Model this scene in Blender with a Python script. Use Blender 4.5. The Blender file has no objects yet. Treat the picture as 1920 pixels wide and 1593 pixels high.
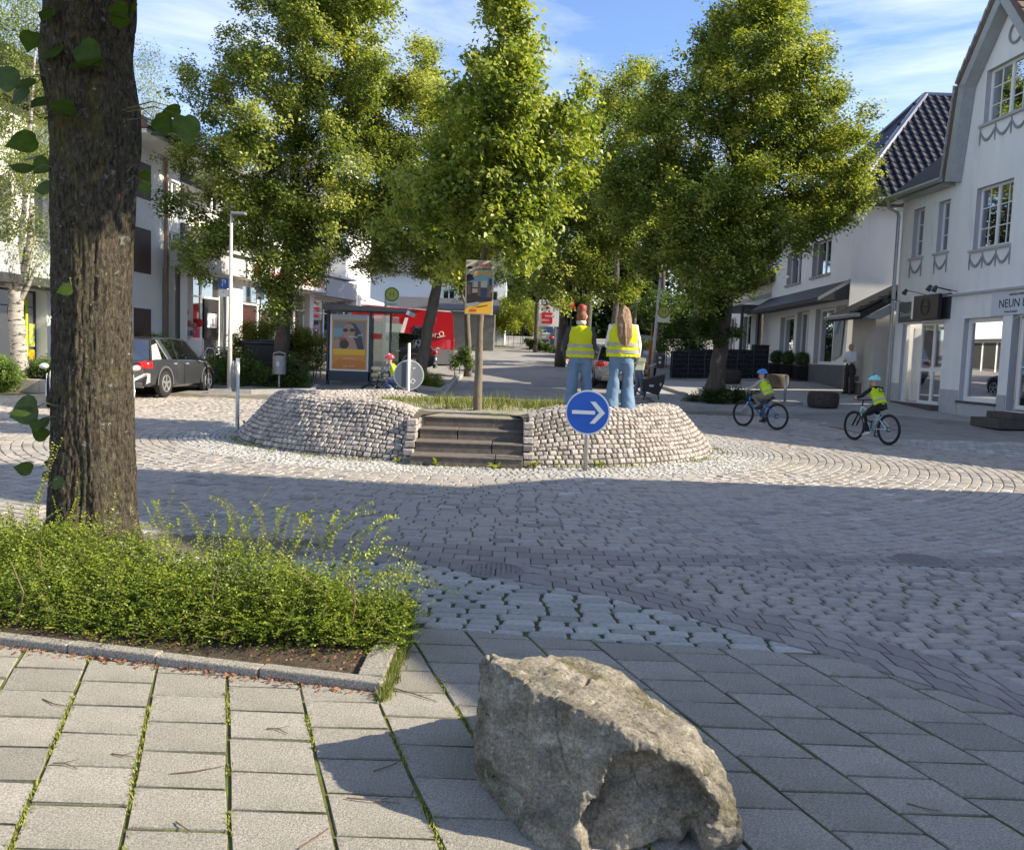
import bpy, math, random
import numpy as np
from mathutils import Vector, Matrix
random.seed(7); RNG = np.random.default_rng(7)
S = bpy.context.scene
COL = S.collection
PI = math.pi
# ---------------- camera
FPX, CX, CY = 1595.0, 960.0, 796.5
PITCH, ROLL, CAMZ = math.atan(132.5/1595), math.radians(2.0), 1.58
F_ = Vector((0, math.cos(PITCH), -math.sin(PITCH)))
U0 = Vector((0, math.sin(PITCH), math.cos(PITCH))); X0 = Vector((1, 0, 0))
R_ = math.cos(ROLL)*X0 + math.sin(ROLL)*U0
U_ = -math.sin(ROLL)*X0 + math.cos(ROLL)*U0
CAMP = Vector((0, 0, CAMZ))
cam = bpy.data.cameras.new('camera'); cam.sensor_width = 36; cam.lens = FPX/1920*36
cam.clip_end = 3000; cam.clip_start = 0.05
camo = bpy.data.objects.new('camera', cam); COL.objects.link(camo)
camo.matrix_world = Matrix(((R_.x, U_.x, -F_.x, 0), (R_.y, U_.y, -F_.y, 0), (R_.z, U_.z, -F_.z, CAMZ), (0, 0, 0, 1)))
S.camera = camo
# ---------------- light
SUN_AZ, SUN_EL = math.radians(97), math.radians(32)
wd = bpy.data.worlds.new('World'); S.world = wd; wd.use_nodes = True
nt = wd.node_tree; nt.nodes.clear()
def N(nt, t, **k):
    n = nt.nodes.new(t)
    for a, b in k.items():
        if a.startswith('i_'): n.inputs[a[2:].replace('_', ' ')].default_value = b
        else: setattr(n, a, b)
    return n
sky = N(nt, 'ShaderNodeTexSky', sky_type='NISHITA', sun_disc=False, sun_elevation=SUN_EL, sun_rotation=SUN_AZ, altitude=200, air_density=1.0, dust_density=0.35, ozone_density=2.2)
tc = N(nt, 'ShaderNodeTexCoord')
mp = N(nt, 'ShaderNodeMapping'); mp.inputs['Scale'].default_value = (1.1, 1.0, 5.5); mp.inputs['Rotation'].default_value = (0.0, 0.12, 0.5)
n1 = N(nt, 'ShaderNodeTexNoise', i_Scale=2.0, i_Detail=8.0, i_Roughness=0.62, i_Distortion=0.5)
r1 = N(nt, 'ShaderNodeValToRGB'); r1.color_ramp.elements[0].position = 0.41; r1.color_ramp.elements[1].position = 0.74
r1.color_ramp.elements[1].color = (0.62, 0.62, 0.62, 1)
mx = N(nt, 'ShaderNodeMixRGB'); mx.inputs[2].default_value = (5.8, 5.9, 6.1, 1)
bg = N(nt, 'ShaderNodeBackground', i_Strength=0.13); wo = N(nt, 'ShaderNodeOutputWorld')
L = nt.links
L.new(tc.outputs['Generated'], mp.inputs[0]); L.new(mp.outputs[0], n1.inputs['Vector']); L.new(n1.outputs['Fac'], r1.inputs[0])
L.new(r1.outputs[0], mx.inputs[0]); tm_ = N(nt, 'ShaderNodeMixRGB'); tm_.blend_type = 'MULTIPLY'; tm_.inputs[0].default_value = 1.; tm_.inputs[2].default_value = (.76, .80, .93, 1)
L.new(sky.outputs[0], tm_.inputs[1]); L.new(tm_.outputs[0], mx.inputs[1]); L.new(mx.outputs[0], bg.inputs[0]); L.new(bg.outputs[0], wo.inputs[0])
sl = bpy.data.lights.new('sun', 'SUN'); sl.energy = 4.8; sl.angle = math.radians(0.55); sl.color = (1.0, 0.88, 0.68)
so = bpy.data.objects.new('sun', sl); COL.objects.link(so)
SD = Vector((math.sin(SUN_AZ)*math.cos(SUN_EL), math.cos(SUN_AZ)*math.cos(SUN_EL), math.sin(SUN_EL)))
so.rotation_euler = SD.to_track_quat('Z', 'Y').to_euler(); so.location = (40, 0, 30)
S.view_settings.view_transform = 'Standard'; S.view_settings.look = 'None'
S.view_settings.exposure = 1.14; S.view_settings.gamma = 1; S.view_settings.use_curve_mapping = False
# ---------------- terrain and unprojection
GY = np.array([-500, 17, 21, 24, 29, 33, 40, 50, 60, 70, 88, 120, 200, 700.])
GZ = np.array([0, 0, .05, .15, .45, .68, .95, 1.5, 2.0, 2.6, 3.7, 5.5, 9, 14.])
def sstep(a, b, t):
    t = np.clip((np.asarray(t, float)-a)/(b-a), 0, 1); return t*t*(3-2*t)
def H(x, y):
    g = (np.interp(np.asarray(y)-1.2, GY, GZ)+2*np.interp(y, GY, GZ)+np.interp(np.asarray(y)+1.2, GY, GZ))/4
    return g + np.clip(np.asarray(x)-7, 0, 9)*.035*sstep(14, 24, y)
def ray(px, py): return F_ + R_*((px-CX)/FPX) - U_*((py-CY)/FPX)
def P(px, py, z=0.0):
    d = ray(px, py); t = (z-CAMZ)/d.z; return CAMP + d*t
def PD(px, py, D):            # point at distance D along +Y
    d = ray(px, py); return CAMP + d*(D/d.y)
def XD(px, D, py=700):        # world x of pixel column at distance D
    return PD(px, py, D).x
# ---------------- materials
MATS = {}
def mat(name, c=(.5, .5, .5), rough=.7, c2=None, scale=8., detail=4., bump=0., bscale=None, metal=0., spec=.4, tint=None, transl=0., stretch=None, emit=0., coat=0., wear=None, alpha=None):
    """c/c2: noise mix. tint: list of (pos,colour) stops driven by the tint attribute."""
    if name in MATS: return MATS[name]
    m = bpy.data.materials.new(name); m.use_nodes = True; nt = m.node_tree; L = nt.links
    b = nt.nodes['Principled BSDF']; out = nt.nodes['Material Output']
    b.inputs['Roughness'].default_value = rough; b.inputs['Metallic'].default_value = metal
    b.inputs['Specular IOR Level'].default_value = spec
    if coat: b.inputs['Coat Weight'].default_value = coat; b.inputs['Coat Roughness'].default_value = .05
    colsock = None
    tcn = N(nt, 'ShaderNodeTexCoord'); vec = tcn.outputs['Object']
    if stretch:
        mpn = N(nt, 'ShaderNodeMapping'); mpn.inputs['Scale'].default_value = stretch; L.new(vec, mpn.inputs[0]); vec = mpn.outputs[0]
    if tint:
        at = N(nt, 'ShaderNodeAttribute', attribute_name='tint'); rp = N(nt, 'ShaderNodeValToRGB')
        el = rp.color_ramp.elements
        while len(el) < len(tint): el.new(.5)
        for e, (p_, cc) in zip(el, tint): e.position = p_; e.color = (*cc, 1)
        L.new(at.outputs['Fac'], rp.inputs[0]); colsock = rp.outputs[0]
    if c2 is not None:
        nz = N(nt, 'ShaderNodeTexNoise', i_Scale=scale, i_Detail=detail, i_Roughness=.6); L.new(vec, nz.inputs['Vector'])
        rr = N(nt, 'ShaderNodeValToRGB'); rr.color_ramp.elements[0].position = .32; rr.color_ramp.elements[1].position = .68
        L.new(nz.outputs['Fac'], rr.inputs[0])
        mm = N(nt, 'ShaderNodeMixRGB')
        if colsock is not None:
            mm.blend_type = 'MULTIPLY'; mm.inputs[0].default_value = 1.
            m2 = N(nt, 'ShaderNodeMixRGB'); m2.inputs[1].default_value = (*c, 1); m2.inputs[2].default_value = (*c2, 1)
            L.new(rr.outputs[0], m2.inputs[0]); L.new(colsock, mm.inputs[1]); L.new(m2.outputs[0], mm.inputs[2])
        else:
            mm.inputs[1].default_value = (*c, 1); mm.inputs[2].default_value = (*c2, 1); L.new(rr.outputs[0], mm.inputs[0])
        colsock = mm.outputs[0]
    if wear:     # (colour, scale, lo, hi) shaped stains
        wc, ws, lo, hi = wear
        nw = N(nt, 'ShaderNodeTexNoise', i_Scale=ws, i_Detail=7., i_Roughness=.65); L.new(vec, nw.inputs['Vector'])
        rw = N(nt, 'ShaderNodeValToRGB'); rw.color_ramp.elements[0].position = lo; rw.color_ramp.elements[1].position = hi
        L.new(nw.outputs['Fac'], rw.inputs[0]); mw = N(nt, 'ShaderNodeMixRGB'); mw.inputs[2].default_value = (*wc, 1)
        L.new(rw.outputs[0], mw.inputs[0])
        if colsock is not None: L.new(colsock, mw.inputs[1])
        else: mw.inputs[1].default_value = (*c, 1)
        colsock = mw.outputs[0]
    if colsock is not None: L.new(colsock, b.inputs['Base Color'])
    else: b.inputs['Base Color'].default_value = (*c, 1)
    if bump:
        nb = N(nt, 'ShaderNodeTexNoise', i_Scale=bscale or scale*3, i_Detail=6., i_Roughness=.65); L.new(vec, nb.inputs['Vector'])
        bp = N(nt, 'ShaderNodeBump', i_Strength=1.0, i_Distance=bump); L.new(nb.outputs['Fac'], bp.inputs['Height']); L.new(bp.outputs[0], b.inputs['Normal'])
    if emit: b.inputs['Emission Strength'].default_value = emit; b.inputs['Emission Color'].default_value = (*c, 1)
    if transl:
        tr = N(nt, 'ShaderNodeBsdfTranslucent'); ms = N(nt, 'ShaderNodeMixShader', i_Fac=transl)
        hs = N(nt, 'ShaderNodeMixRGB'); hs.blend_type = 'MULTIPLY'; hs.inputs[0].default_value = 1.; hs.inputs[2].default_value = (1.3, 1.25, .55, 1)
        if colsock is not None: L.new(colsock, hs.inputs[1])
        else: hs.inputs[1].default_value = (*c, 1)
        L.new(hs.outputs[0], tr.inputs[0]); L.new(b.outputs[0], ms.inputs[1]); L.new(tr.outputs[0], ms.inputs[2]); L.new(ms.outputs[0], out.inputs[0])
    MATS[name] = m; return m
def glass(name='window_glass', c=(.015, .018, .02), fac=.35, rough=.03):
    if name in MATS: return MATS[name]
    m = bpy.data.materials.new(name); m.use_nodes = True; nt = m.node_tree; L = nt.links; nt.nodes.remove(nt.nodes['Principled BSDF'])
    d = N(nt, 'ShaderNodeBsdfDiffuse'); d.inputs[0].default_value = (*c, 1); g = N(nt, 'ShaderNodeBsdfGlossy', i_Roughness=rough); g.inputs[0].default_value = (.95, .97, 1, 1)
    lw = N(nt, 'ShaderNodeLayerWeight', i_Blend=.35); ma = N(nt, 'ShaderNodeMath', operation='MULTIPLY_ADD'); ma.inputs[1].default_value = .8; ma.inputs[2].default_value = fac*.5; ma.use_clamp = True
    ms = N(nt, 'ShaderNodeMixShader'); L.new(lw.outputs['Facing'], ma.inputs[0]); L.new(ma.outputs[0], ms.inputs[0]); L.new(d.outputs[0], ms.inputs[1]); L.new(g.outputs[0], ms.inputs[2]); L.new(ms.outputs[0], nt.nodes['Material Output'].inputs[0])
    MATS[name] = m; return m
# ---------------- objects
def tag(o, label=None, cat=None, group=None, kind=None):
    if label: o['label'] = label
    if cat: o['category'] = cat
    if group: o['group'] = group
    if kind: o['kind'] = kind
    return o
def thing(name, label, cat, loc=(0, 0, 0), rz=0., group=None, rot=None):
    o = bpy.data.objects.new(name, None); o.empty_display_size = .2; COL.objects.link(o); o.location = loc
    o.rotation_euler = rot if rot else (0, 0, rz); return tag(o, label, cat, group)
def linkmesh(name, me, parent=None):
    o = bpy.data.objects.new(name, me); COL.objects.link(o)
    if parent is not None: o.parent = parent
    return o
def to_local(parent, V):
    if parent is None: return V
    M = parent.rotation_euler.to_matrix(); M = np.array(M.transposed()); return (V - np.array(parent.location)) @ M.T
class MB:
    def __init__(s): s.v = []; s.f = []; s.m = []; s.cur = 0; s.t = []; s.tint = 0.5
    def add(s, vs, fs):
        b = len(s.v); s.v.extend([tuple(v) for v in vs]); s.t.extend([s.tint]*len(vs))
        for f in fs: s.f.append([i+b for i in f]); s.m.append(s.cur)
    def box(s, c, d, rz=0., rx=0., ry=0.):
        M = Matrix.Translation(c) @ Matrix.Rotation(rz, 4, 'Z') @ Matrix.Rotation(ry, 4, 'Y') @ Matrix.Rotation(rx, 4, 'X')
        vs = [M @ Vector((x*d[0]/2, y*d[1]/2, z*d[2]/2)) for x in (-1, 1) for y in (-1, 1) for z in (-1, 1)]
        s.add(vs, [(0, 1, 3, 2), (4, 6, 7, 5), (0, 4, 5, 1), (2, 3, 7, 6), (0, 2, 6, 4), (1, 5, 7, 3)])
    def bbox(s, a, b): s.box(((a[0]+b[0])/2, (a[1]+b[1])/2, (a[2]+b[2])/2), (abs(b[0]-a[0]), abs(b[1]-a[1]), abs(b[2]-a[2])))
    def poly(s, pts): s.add(pts, [list(range(len(pts)))])
    def prism(s, pts, d):   # extrude polygon pts (3D) by vector d
        n = len(pts); d = Vector(d); p = [Vector(q) for q in pts]
        s.add(p+[q+d for q in p], [list(range(n))[::-1], list(range(n, 2*n))]+[(i, (i+1) % n, n+(i+1) % n, n+i) for i in range(n)])
    def loft(s, pts, rad, n=10, cap=True, up=(0, 0, 1), flat=None):
        P_ = [Vector(p) for p in pts]; m = len(P_); up = Vector(up); vs = []
        for i, p in enumerate(P_):
            t = (P_[min(i+1, m-1)]-P_[max(i-1, 0)]).normalized()
            a = up - t*up.dot(t) if i == 0 else pa - t*pa.dot(t)
            if a.length < .05: a = Vector((0, 1, 0)) - t*t.y
            if a.length < .05: a = Vector((1, 0, 0))
            a.normalize(); pa = a; b = t.cross(a); r = rad[i] if hasattr(rad, '__len__') else rad
            ra, rb = (r if hasattr(r, '__len__') else (r, r))
            for k in range(n):
                q = 2*PI*k/n; vs.append(p + b*(ra*math.cos(q)) + a*(rb*math.sin(q)))
        fs = [(i*n+k, i*n+(k+1) % n, (i+1)*n+(k+1) % n, (i+1)*n+k) for i in range(m-1) for k in range(n)]
        if cap: fs += [tuple(range(n))[::-1], tuple(range((m-1)*n, m*n))]
        s.add(vs, fs)
    def cyl(s, a, b, r, r2=None, n=12): s.loft([a, b], [r, r if r2 is None else r2], n)
    def ell(s, c, r, nu=14, nv=9, rot=None):
        c = Vector(c); vs = []
        for j in range(nv+1):
            th = PI*j/nv
            for k in range(nu):
                v = Vector((r[0]*math.sin(th)*math.cos(2*PI*k/nu), r[1]*math.sin(th)*math.sin(2*PI*k/nu), r[2]*math.cos(th)))
                if rot is not None: v = rot @ v
                vs.append(c+v)
        s.add(vs, [(j*nu+k, (j+1)*nu+k, (j+1)*nu+(k+1) % nu, j*nu+(k+1) % nu) for j in range(nv) for k in range(nu)])
    def torus(s, c, axis, R, r, n=24, m=8):
        c = Vector(c); ax = Vector(axis).normalized(); a = ax.orthogonal().normalized(); b = ax.cross(a); vs = []
        for i in range(n):
            d = a*math.cos(2*PI*i/n)+b*math.sin(2*PI*i/n)
            for k in range(m): vs.append(c+d*(R+r*math.cos(2*PI*k/m))+ax*(r*math.sin(2*PI*k/m)))
        s.add(vs, [(i*m+k, ((i+1) % n)*m+k, ((i+1) % n)*m+(k+1) % m, i*m+(k+1) % m) for i in range(n) for k in range(m)])
    def build(s, name, mats, parent=None, smooth=False, world=False, remesh=0., bevel=0., **tg):
        V = np.array(s.v, float)
        if world: V = to_local(parent, V)
        me = bpy.data.meshes.new(name); me.from_pydata(V.tolist(), [], s.f)
        mats = mats if isinstance(mats, (list, tuple)) else [mats]
        for m in mats: me.materials.append(m)
        me.polygons.foreach_set('material_index', s.m)
        if len(set(s.t)) > 1 or s.t and s.t[0] != .5:
            at = me.attributes.new('tint', 'FLOAT', 'POINT'); at.data.foreach_set('value', s.t)
        if smooth: me.polygons.foreach_set('use_smooth', [True]*len(me.polygons))
        me.validate(); o = linkmesh(name, me, parent)
        if remesh:
            r = o.modifiers.new('r', 'REMESH'); r.mode = 'VOXEL'; r.voxel_size = remesh; r.use_smooth_shade = True
            sm = o.modifiers.new('s', 'SMOOTH'); sm.iterations = 3; sm.factor = .5
            dg = bpy.context.evaluated_depsgraph_get(); m2 = bpy.data.meshes.new_from_object(o.evaluated_get(dg)); o.modifiers.clear(); o.data = m2
            m2.name = name
        if bevel:
            bv = o.modifiers.new('b', 'BEVEL'); bv.width = bevel; bv.segments = 2; bv.limit_method = 'ANGLE'
        if tg: tag(o, **tg)
        return o
def fast_mesh(name, V, k, mats, parent=None, tint=None, smooth=False, tg=None):
    """V: (M,k,3) separate polygons of k corners"""
    V = np.asarray(V, dtype=np.float32); M = len(V)
    me = bpy.data.meshes.new(name); me.vertices.add(M*k); me.vertices.foreach_set('co', V.reshape(-1))
    me.loops.add(M*k); me.loops.foreach_set('vertex_index', np.arange(M*k, dtype=np.int32))
    me.polygons.add(M); me.polygons.foreach_set('loop_start', np.arange(0, M*k, k, dtype=np.int32))
    if smooth: me.polygons.foreach_set('use_smooth', np.ones(M, dtype=bool))
    me.update(calc_edges=True)
    if tint is not None:
        at = me.attributes.new('tint', 'FLOAT', 'POINT'); at.data.foreach_set('value', np.repeat(np.asarray(tint, dtype=np.float32), k))
    me.materials.append(mats); o = linkmesh(name, me, parent)
    if tg: tag(o, **tg)
    return o
def text(body, size, loc, rot, m, parent=None, name='lettering', ext=.002, align='CENTER', sx=1., world=None):
    cu = bpy.data.curves.new(name, 'FONT'); cu.body = body; cu.size = size; cu.extrude = ext; cu.align_x = align; cu.align_y = 'CENTER'; cu.resolution_u = 2; cu.materials.append(m)
    o = bpy.data.objects.new(name, cu); COL.objects.link(o); o.location = loc; o.rotation_euler = rot; o.scale = (sx, 1, 1)
    dg = bpy.context.evaluated_depsgraph_get(); me = bpy.data.meshes.new_from_object(o.evaluated_get(dg)); me.name = name
    q = linkmesh(name, me, parent); q.location = loc; q.rotation_euler = rot; q.scale = (sx, 1, 1); bpy.data.objects.remove(o); return q
def copy_tree(o, parent=None):
    c = o.copy(); COL.objects.link(c); c.parent = parent
    for ch in list(o.children): copy_tree(ch, c)
    return c
# ---- stones: polygon blocks with bevelled, uneven tops
def stone_rings(poly, z0, z1, bev, n=(0, 0, 1), tilt=.006):
    """poly: list of (x,y,z) base corners; returns verts, faces. n outward."""
    p = [Vector(q) for q in poly]; n = Vector(n); c = sum(p, Vector())/len(p); k = len(p)
    a = random.uniform(-tilt, tilt); b = random.uniform(-tilt, tilt); vs = []
    R = max((q-c).length for q in p)
    for q in p: vs.append(q+n*z0)
    for q in p: vs.append(q+(c-q)*random.uniform(0, .05)+n*(z1-bev+a*(q.x-c.x)/R+b*(q.y-c.y)/R))
    for q in p:
        d = c-q; vs.append(q+d*min(.45, bev*1.5/max(d.length, 1e-3))+n*(z1+a*(q.x-c.x)/R+b*(q.y-c.y)/R))
    vs.append(c+n*(z1+.003))
    fs = [(i, (i+1) % k, k+(i+1) % k, k+i) for i in range(k)]+[(k+i, k+(i+1) % k, 2*k+(i+1) % k, 2*k+i) for i in range(k)]+[(2*k+i, 2*k+(i+1) % k, 3*k) for i in range(k)]
    return vs, fs
def clip(poly, a, b, c):   # keep a*x+b*y>=c
    out = []
    for i in range(len(poly)):
        p, q = poly[i], poly[(i+1) % len(poly)]; dp = a*p[0]+b*p[1]-c; dq = a*q[0]+b*q[1]-c
        if dp >= 0: out.append(p)
        if dp*dq < 0: t = dp/(dp-dq); out.append((p[0]+t*(q[0]-p[0]), p[1]+t*(q[1]-p[1])))
    return out
def area2(p): return abs(sum(p[i][0]*p[(i+1) % len(p)][1]-p[(i+1) % len(p)][0]*p[i][1] for i in range(len(p))))/2
def emit_stones(stones, name, m, parent, nmax=300, stuffname=None, maxd=None):
    """stones: list of (verts,faces,tint,size_in_px). Largest nmax become parts, rest one stuff mesh."""
    stones.sort(key=lambda s: -s[3]); k = min(nmax, len(stones))
    while k > 0 and stones[k-1][3] < 9: k -= 1
    org = np.array(parent.location) if parent is not None else np.zeros(3)
    for vs, fs, ti, _ in stones[:k]:
        me = bpy.data.meshes.new(name); c = sum((Vector(v) for v in vs), Vector())/len(vs)
        me.from_pydata([tuple(Vector(v)-c) for v in vs], [], fs); me.materials.append(m)
        at = me.attributes.new('tint', 'FLOAT', 'POINT'); at.data.foreach_set('value', [ti]*len(vs))
        o = linkmesh(name, me, parent); o.location = c-Vector(org)
    if len(stones) > k:
        b = MB(); b.v = []; 
        for vs, fs, ti, _ in stones[k:]:
            b.tint = ti; b.add(vs, fs)
        b.build(stuffname or name+'s', m, parent, world=parent is not None, kind='stuff')
def pxsize(c, w): return w*FPX/max(1.5, c[1])
def inview(x, y, z=0., mrg=1.15):
    return y > 1.8 and abs(x) < (960*mrg+60)/FPX*y+.5
# ---- leaves
def leaf_cloud(C, size, up=.5, out=None, fold=.25, aspect=.62, rng=RNG, droop=0., sunb=0.):
    """C: (N,3) leaf centres -> (N,4,3) folded leaf quads"""
    n = len(C); nr = rng.normal(size=(n, 3)); nr[:, 2] = np.abs(nr[:, 2])*1.0+up
    if out is not None: nr += out
    if sunb: nr += np.array(SD)*sunb
    nr /= np.linalg.norm(nr, axis=1)[:, None]
    a = rng.normal(size=(n, 3)); a[:, 2] -= droop; a -= nr*np.sum(a*nr, 1)[:, None]; a /= np.linalg.norm(a, axis=1)[:, None]+1e-9
    b = np.cross(nr, a); s = (size*rng.uniform(.65, 1.25, n))[:, None]
    base = C-a*s*.5; tip = C+a*s*.5-nr*s*.1; l = C+b*s*aspect*.5+nr*s*fold*.5-a*s*.08; r = C-b*s*aspect*.5+nr*s*fold*.5-a*s*.08
    return np.stack([base, l, tip, r], 1)
# ================= materials used widely
M_ASPH = mat('asphalt', (.22, .21, .20), .85, (.28, .27, .255), 3., 8., bump=.004, bscale=160, wear=((.15, .145, .14), .8, .52, .66))
M_SAND = mat('joint_sand', (.22, .195, .155), .95, (.12, .105, .085), 9., 6., bump=.01, bscale=60, wear=((.075, .1, .025), 2.2, .5, .62))
M_MOSSJ = mat('mossy_joint', (.05, .046, .035), .95, (.085, .11, .022), 14., 7., bump=.012, bscale=70)
M_SLAB = mat('concrete_slab', c=(1.25, 1.22, 1.16), c2=(.55, .53, .50), rough=.9, scale=130., detail=3., bump=.006, bscale=170, tint=[(0, (.285, .275, .25)), (.5, (.35, .335, .305)), (1, (.41, .39, .36))], wear=((.19, .185, .14), 1.9, .50, .78))
M_SETT = mat('road_sett', c=(1, 1, 1), c2=(.72, .7, .7), rough=.62, scale=30., detail=5., bump=.006, bscale=55, spec=.5, tint=[(0, (.25, .235, .215)), (.25, (.34, .315, .285)), (.5, (.40, .37, .33)), (.75, (.42, .375, .33)), (.9, (.38, .38, .375)), (1, (.58, .56, .53))])
M_SETTP = mat('pale_sett', c=(1, 1, 1), c2=(.75, .75, .74), rough=.68, scale=40., detail=5., bump=.005, bscale=60, tint=[(0, (.30, .30, .28)), (.5, (.40, .395, .375)), (1, (.50, .49, .47))])
M_BRICK = mat('paving_brick', c=(1, 1, 1), c2=(.8, .8, .8), rough=.7, scale=40., bump=.003, tint=[(0, (.24, .215, .20)), (1, (.33, .30, .28))])
M_WALLS = mat('mound_stone', c=(1, 1, 1), c2=(.62, .6, .58), rough=.8, scale=22., detail=6., bump=.012, bscale=45, tint=[(0, (.27, .245, .225)), (.5, (.42, .38, .35)), (1, (.56, .52, .49))], wear=((.5, .48, .44), 6., .66, .72))
M_MORT = mat('mortar', (.10, .09, .075), .95, (.06, .055, .045), 20., bump=.01)
M_KERB = mat('granite_kerb', (.46, .43, .37), .85, (.13, .12, .10), 120., 3., bump=.008, bscale=110, wear=((.15, .15, .09), 4., .55, .74))
M_SOIL = mat('soil', (.055, .04, .028), .95, (.10, .075, .05), 14., 7., bump=.03, bscale=30)
M_GRAVEL = mat('gravel', (.40, .36, .30), .9, (.22, .20, .165), 60., 5., bump=.02, bscale=70, wear=((.19, .22, .06), 1.6, .52, .68))
M_WALK = mat('grey_walk', (.30, .295, .285), .85, (.36, .355, .345), 6., 7., bump=.003, bscale=120)

# ================= base ground
def sheet(name, xs, ys, m, dz=0., parent=None, inside=None, kind='structure'):
    V = []; F = []; nx, ny = len(xs), len(ys)
    Xg, Yg = np.meshgrid(xs, ys); Z = H(Xg, Yg)+dz
    me = bpy.data.meshes.new(name)
    idx = lambda i, j: j*nx+i
    for j in range(ny-1):
        for i in range(nx-1):
            if inside is None or inside((xs[i]+xs[i+1])/2, (ys[j]+ys[j+1])/2): F.append((idx(i, j), idx(i+1, j), idx(i+1, j+1), idx(i, j+1)))
    me.from_pydata(np.stack([Xg, Yg, Z], -1).reshape(-1, 3).tolist(), [], F); me.materials.append(m); me.polygons.foreach_set('use_smooth', [True]*len(F))
    o = linkmesh(name, me, parent); tag(o, kind=kind); return o
ys = np.concatenate([np.arange(-60, 0, 6), np.arange(0, 60, .75), np.arange(60, 130, 4), np.arange(130, 700, 40)])
xs = np.concatenate([np.arange(-500, -40, 46), np.arange(-40, 40, 1.0), np.arange(40, 520, 48)])
base = sheet('ground', xs, ys, M_ASPH, -.012)

# ---- boundary curves in the world, from points read along them
def curve(pts): 
    w = sorted([(p.x, p.y) for p in (P(*q) for q in pts)]); return np.array([a for a, _ in w]), np.array([b for _, b in w])
cA = curve([(300, 1150), (700, 1165), (790, 1177), (1000, 1197), (1300, 1215), (1545, 1230), (1636, 1258), (1784, 1303), (1920, 1348), (2060, 1400)])
cBl = curve([(560, 1052), (700, 1056), (778, 1057), (819, 1063), (919, 1083), (1031, 1103), (1119, 1119), (1272, 1155), (1545, 1230), (1636, 1258), (1784, 1303), (1920, 1348), (2060, 1400)])
cBu = curve([(981, 1063), (1169, 1097), (1300, 1133), (1481, 1164), (1694, 1219), (1920, 1290), (2060, 1338)])
cGl = curve([(560, 1036), (762, 1043), (981, 1061), (1300, 1063), (1500, 1063), (1784, 1064), (2060, 1066)])
cGu = curve([(560, 1012), (762, 1017), (1069, 1033), (1300, 1043), (1675, 1045), (2060, 1047)])
f = lambda c, x: float(np.interp(x, c[0], c[1]))
def slope(c, x): return (f(c, x+.05)-f(c, x-.05))/.1
def between(poly, lo, hi, gap=.008):
    cx = sum(p[0] for p in poly)/len(poly)
    for c, s in ((lo, 1), (hi, -1)):
        if c is None or len(poly) < 3: continue
        m = slope(c, cx); y0 = f(c, cx)+s*gap
        # s*(y - y0 - m(x-cx)) >= 0
        poly = clip(poly, -s*m, s, s*(y0-m*cx))
    return poly
# bed corner (raised hedge bed) in the world
KA, KB = P(715, 1303), P(0, 1213)      # front kerb, outer foot
KC = P(757, 1196)                      # side kerb far end
def in_bed(x, y):
    d = (KB-KA); n = Vector((-d.y, d.x)).normalized()
    if n.y < 0: n = -n
    s1 = (x-KA.x)*n.x+(y-KA.y)*n.y
    e = (KC-KA); t = (y-KA.y)/e.y; xr = KA.x+e.x*t
    sd_ = (KA.x-x)/abs((KB-KA).normalized().x); return s1 > -.03 and x < xr+.03 and s1 < float(np.interp(sd_, [0, 1, 3, 6], [1.0, 1.35, 1.95, 2.6]))
RX0, RX1 = -9.5, 9.0
near = tag(thing('pavement', None, None), kind='structure')
def joint_sheet(name, lo, hi, m, z, x0, x1, ylo=None, yhi=None):
    b = MB(); n = int((x1-x0)/.25)
    for i in range(n):
        a, c = x0+(x1-x0)*i/n, x0+(x1-x0)*(i+1)/n
        la, lc = (f(lo, a), f(lo, c)) if lo is not None else (ylo, ylo); ha, hc = (f(hi, a), f(hi, c)) if hi is not None else (yhi, yhi)
        if ha <= la and hc <= lc: continue
        b.poly([(a, la, z), (c, lc, z), (c, max(hc, lc), z), (a, max(ha, la), z)])
    return b
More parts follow.
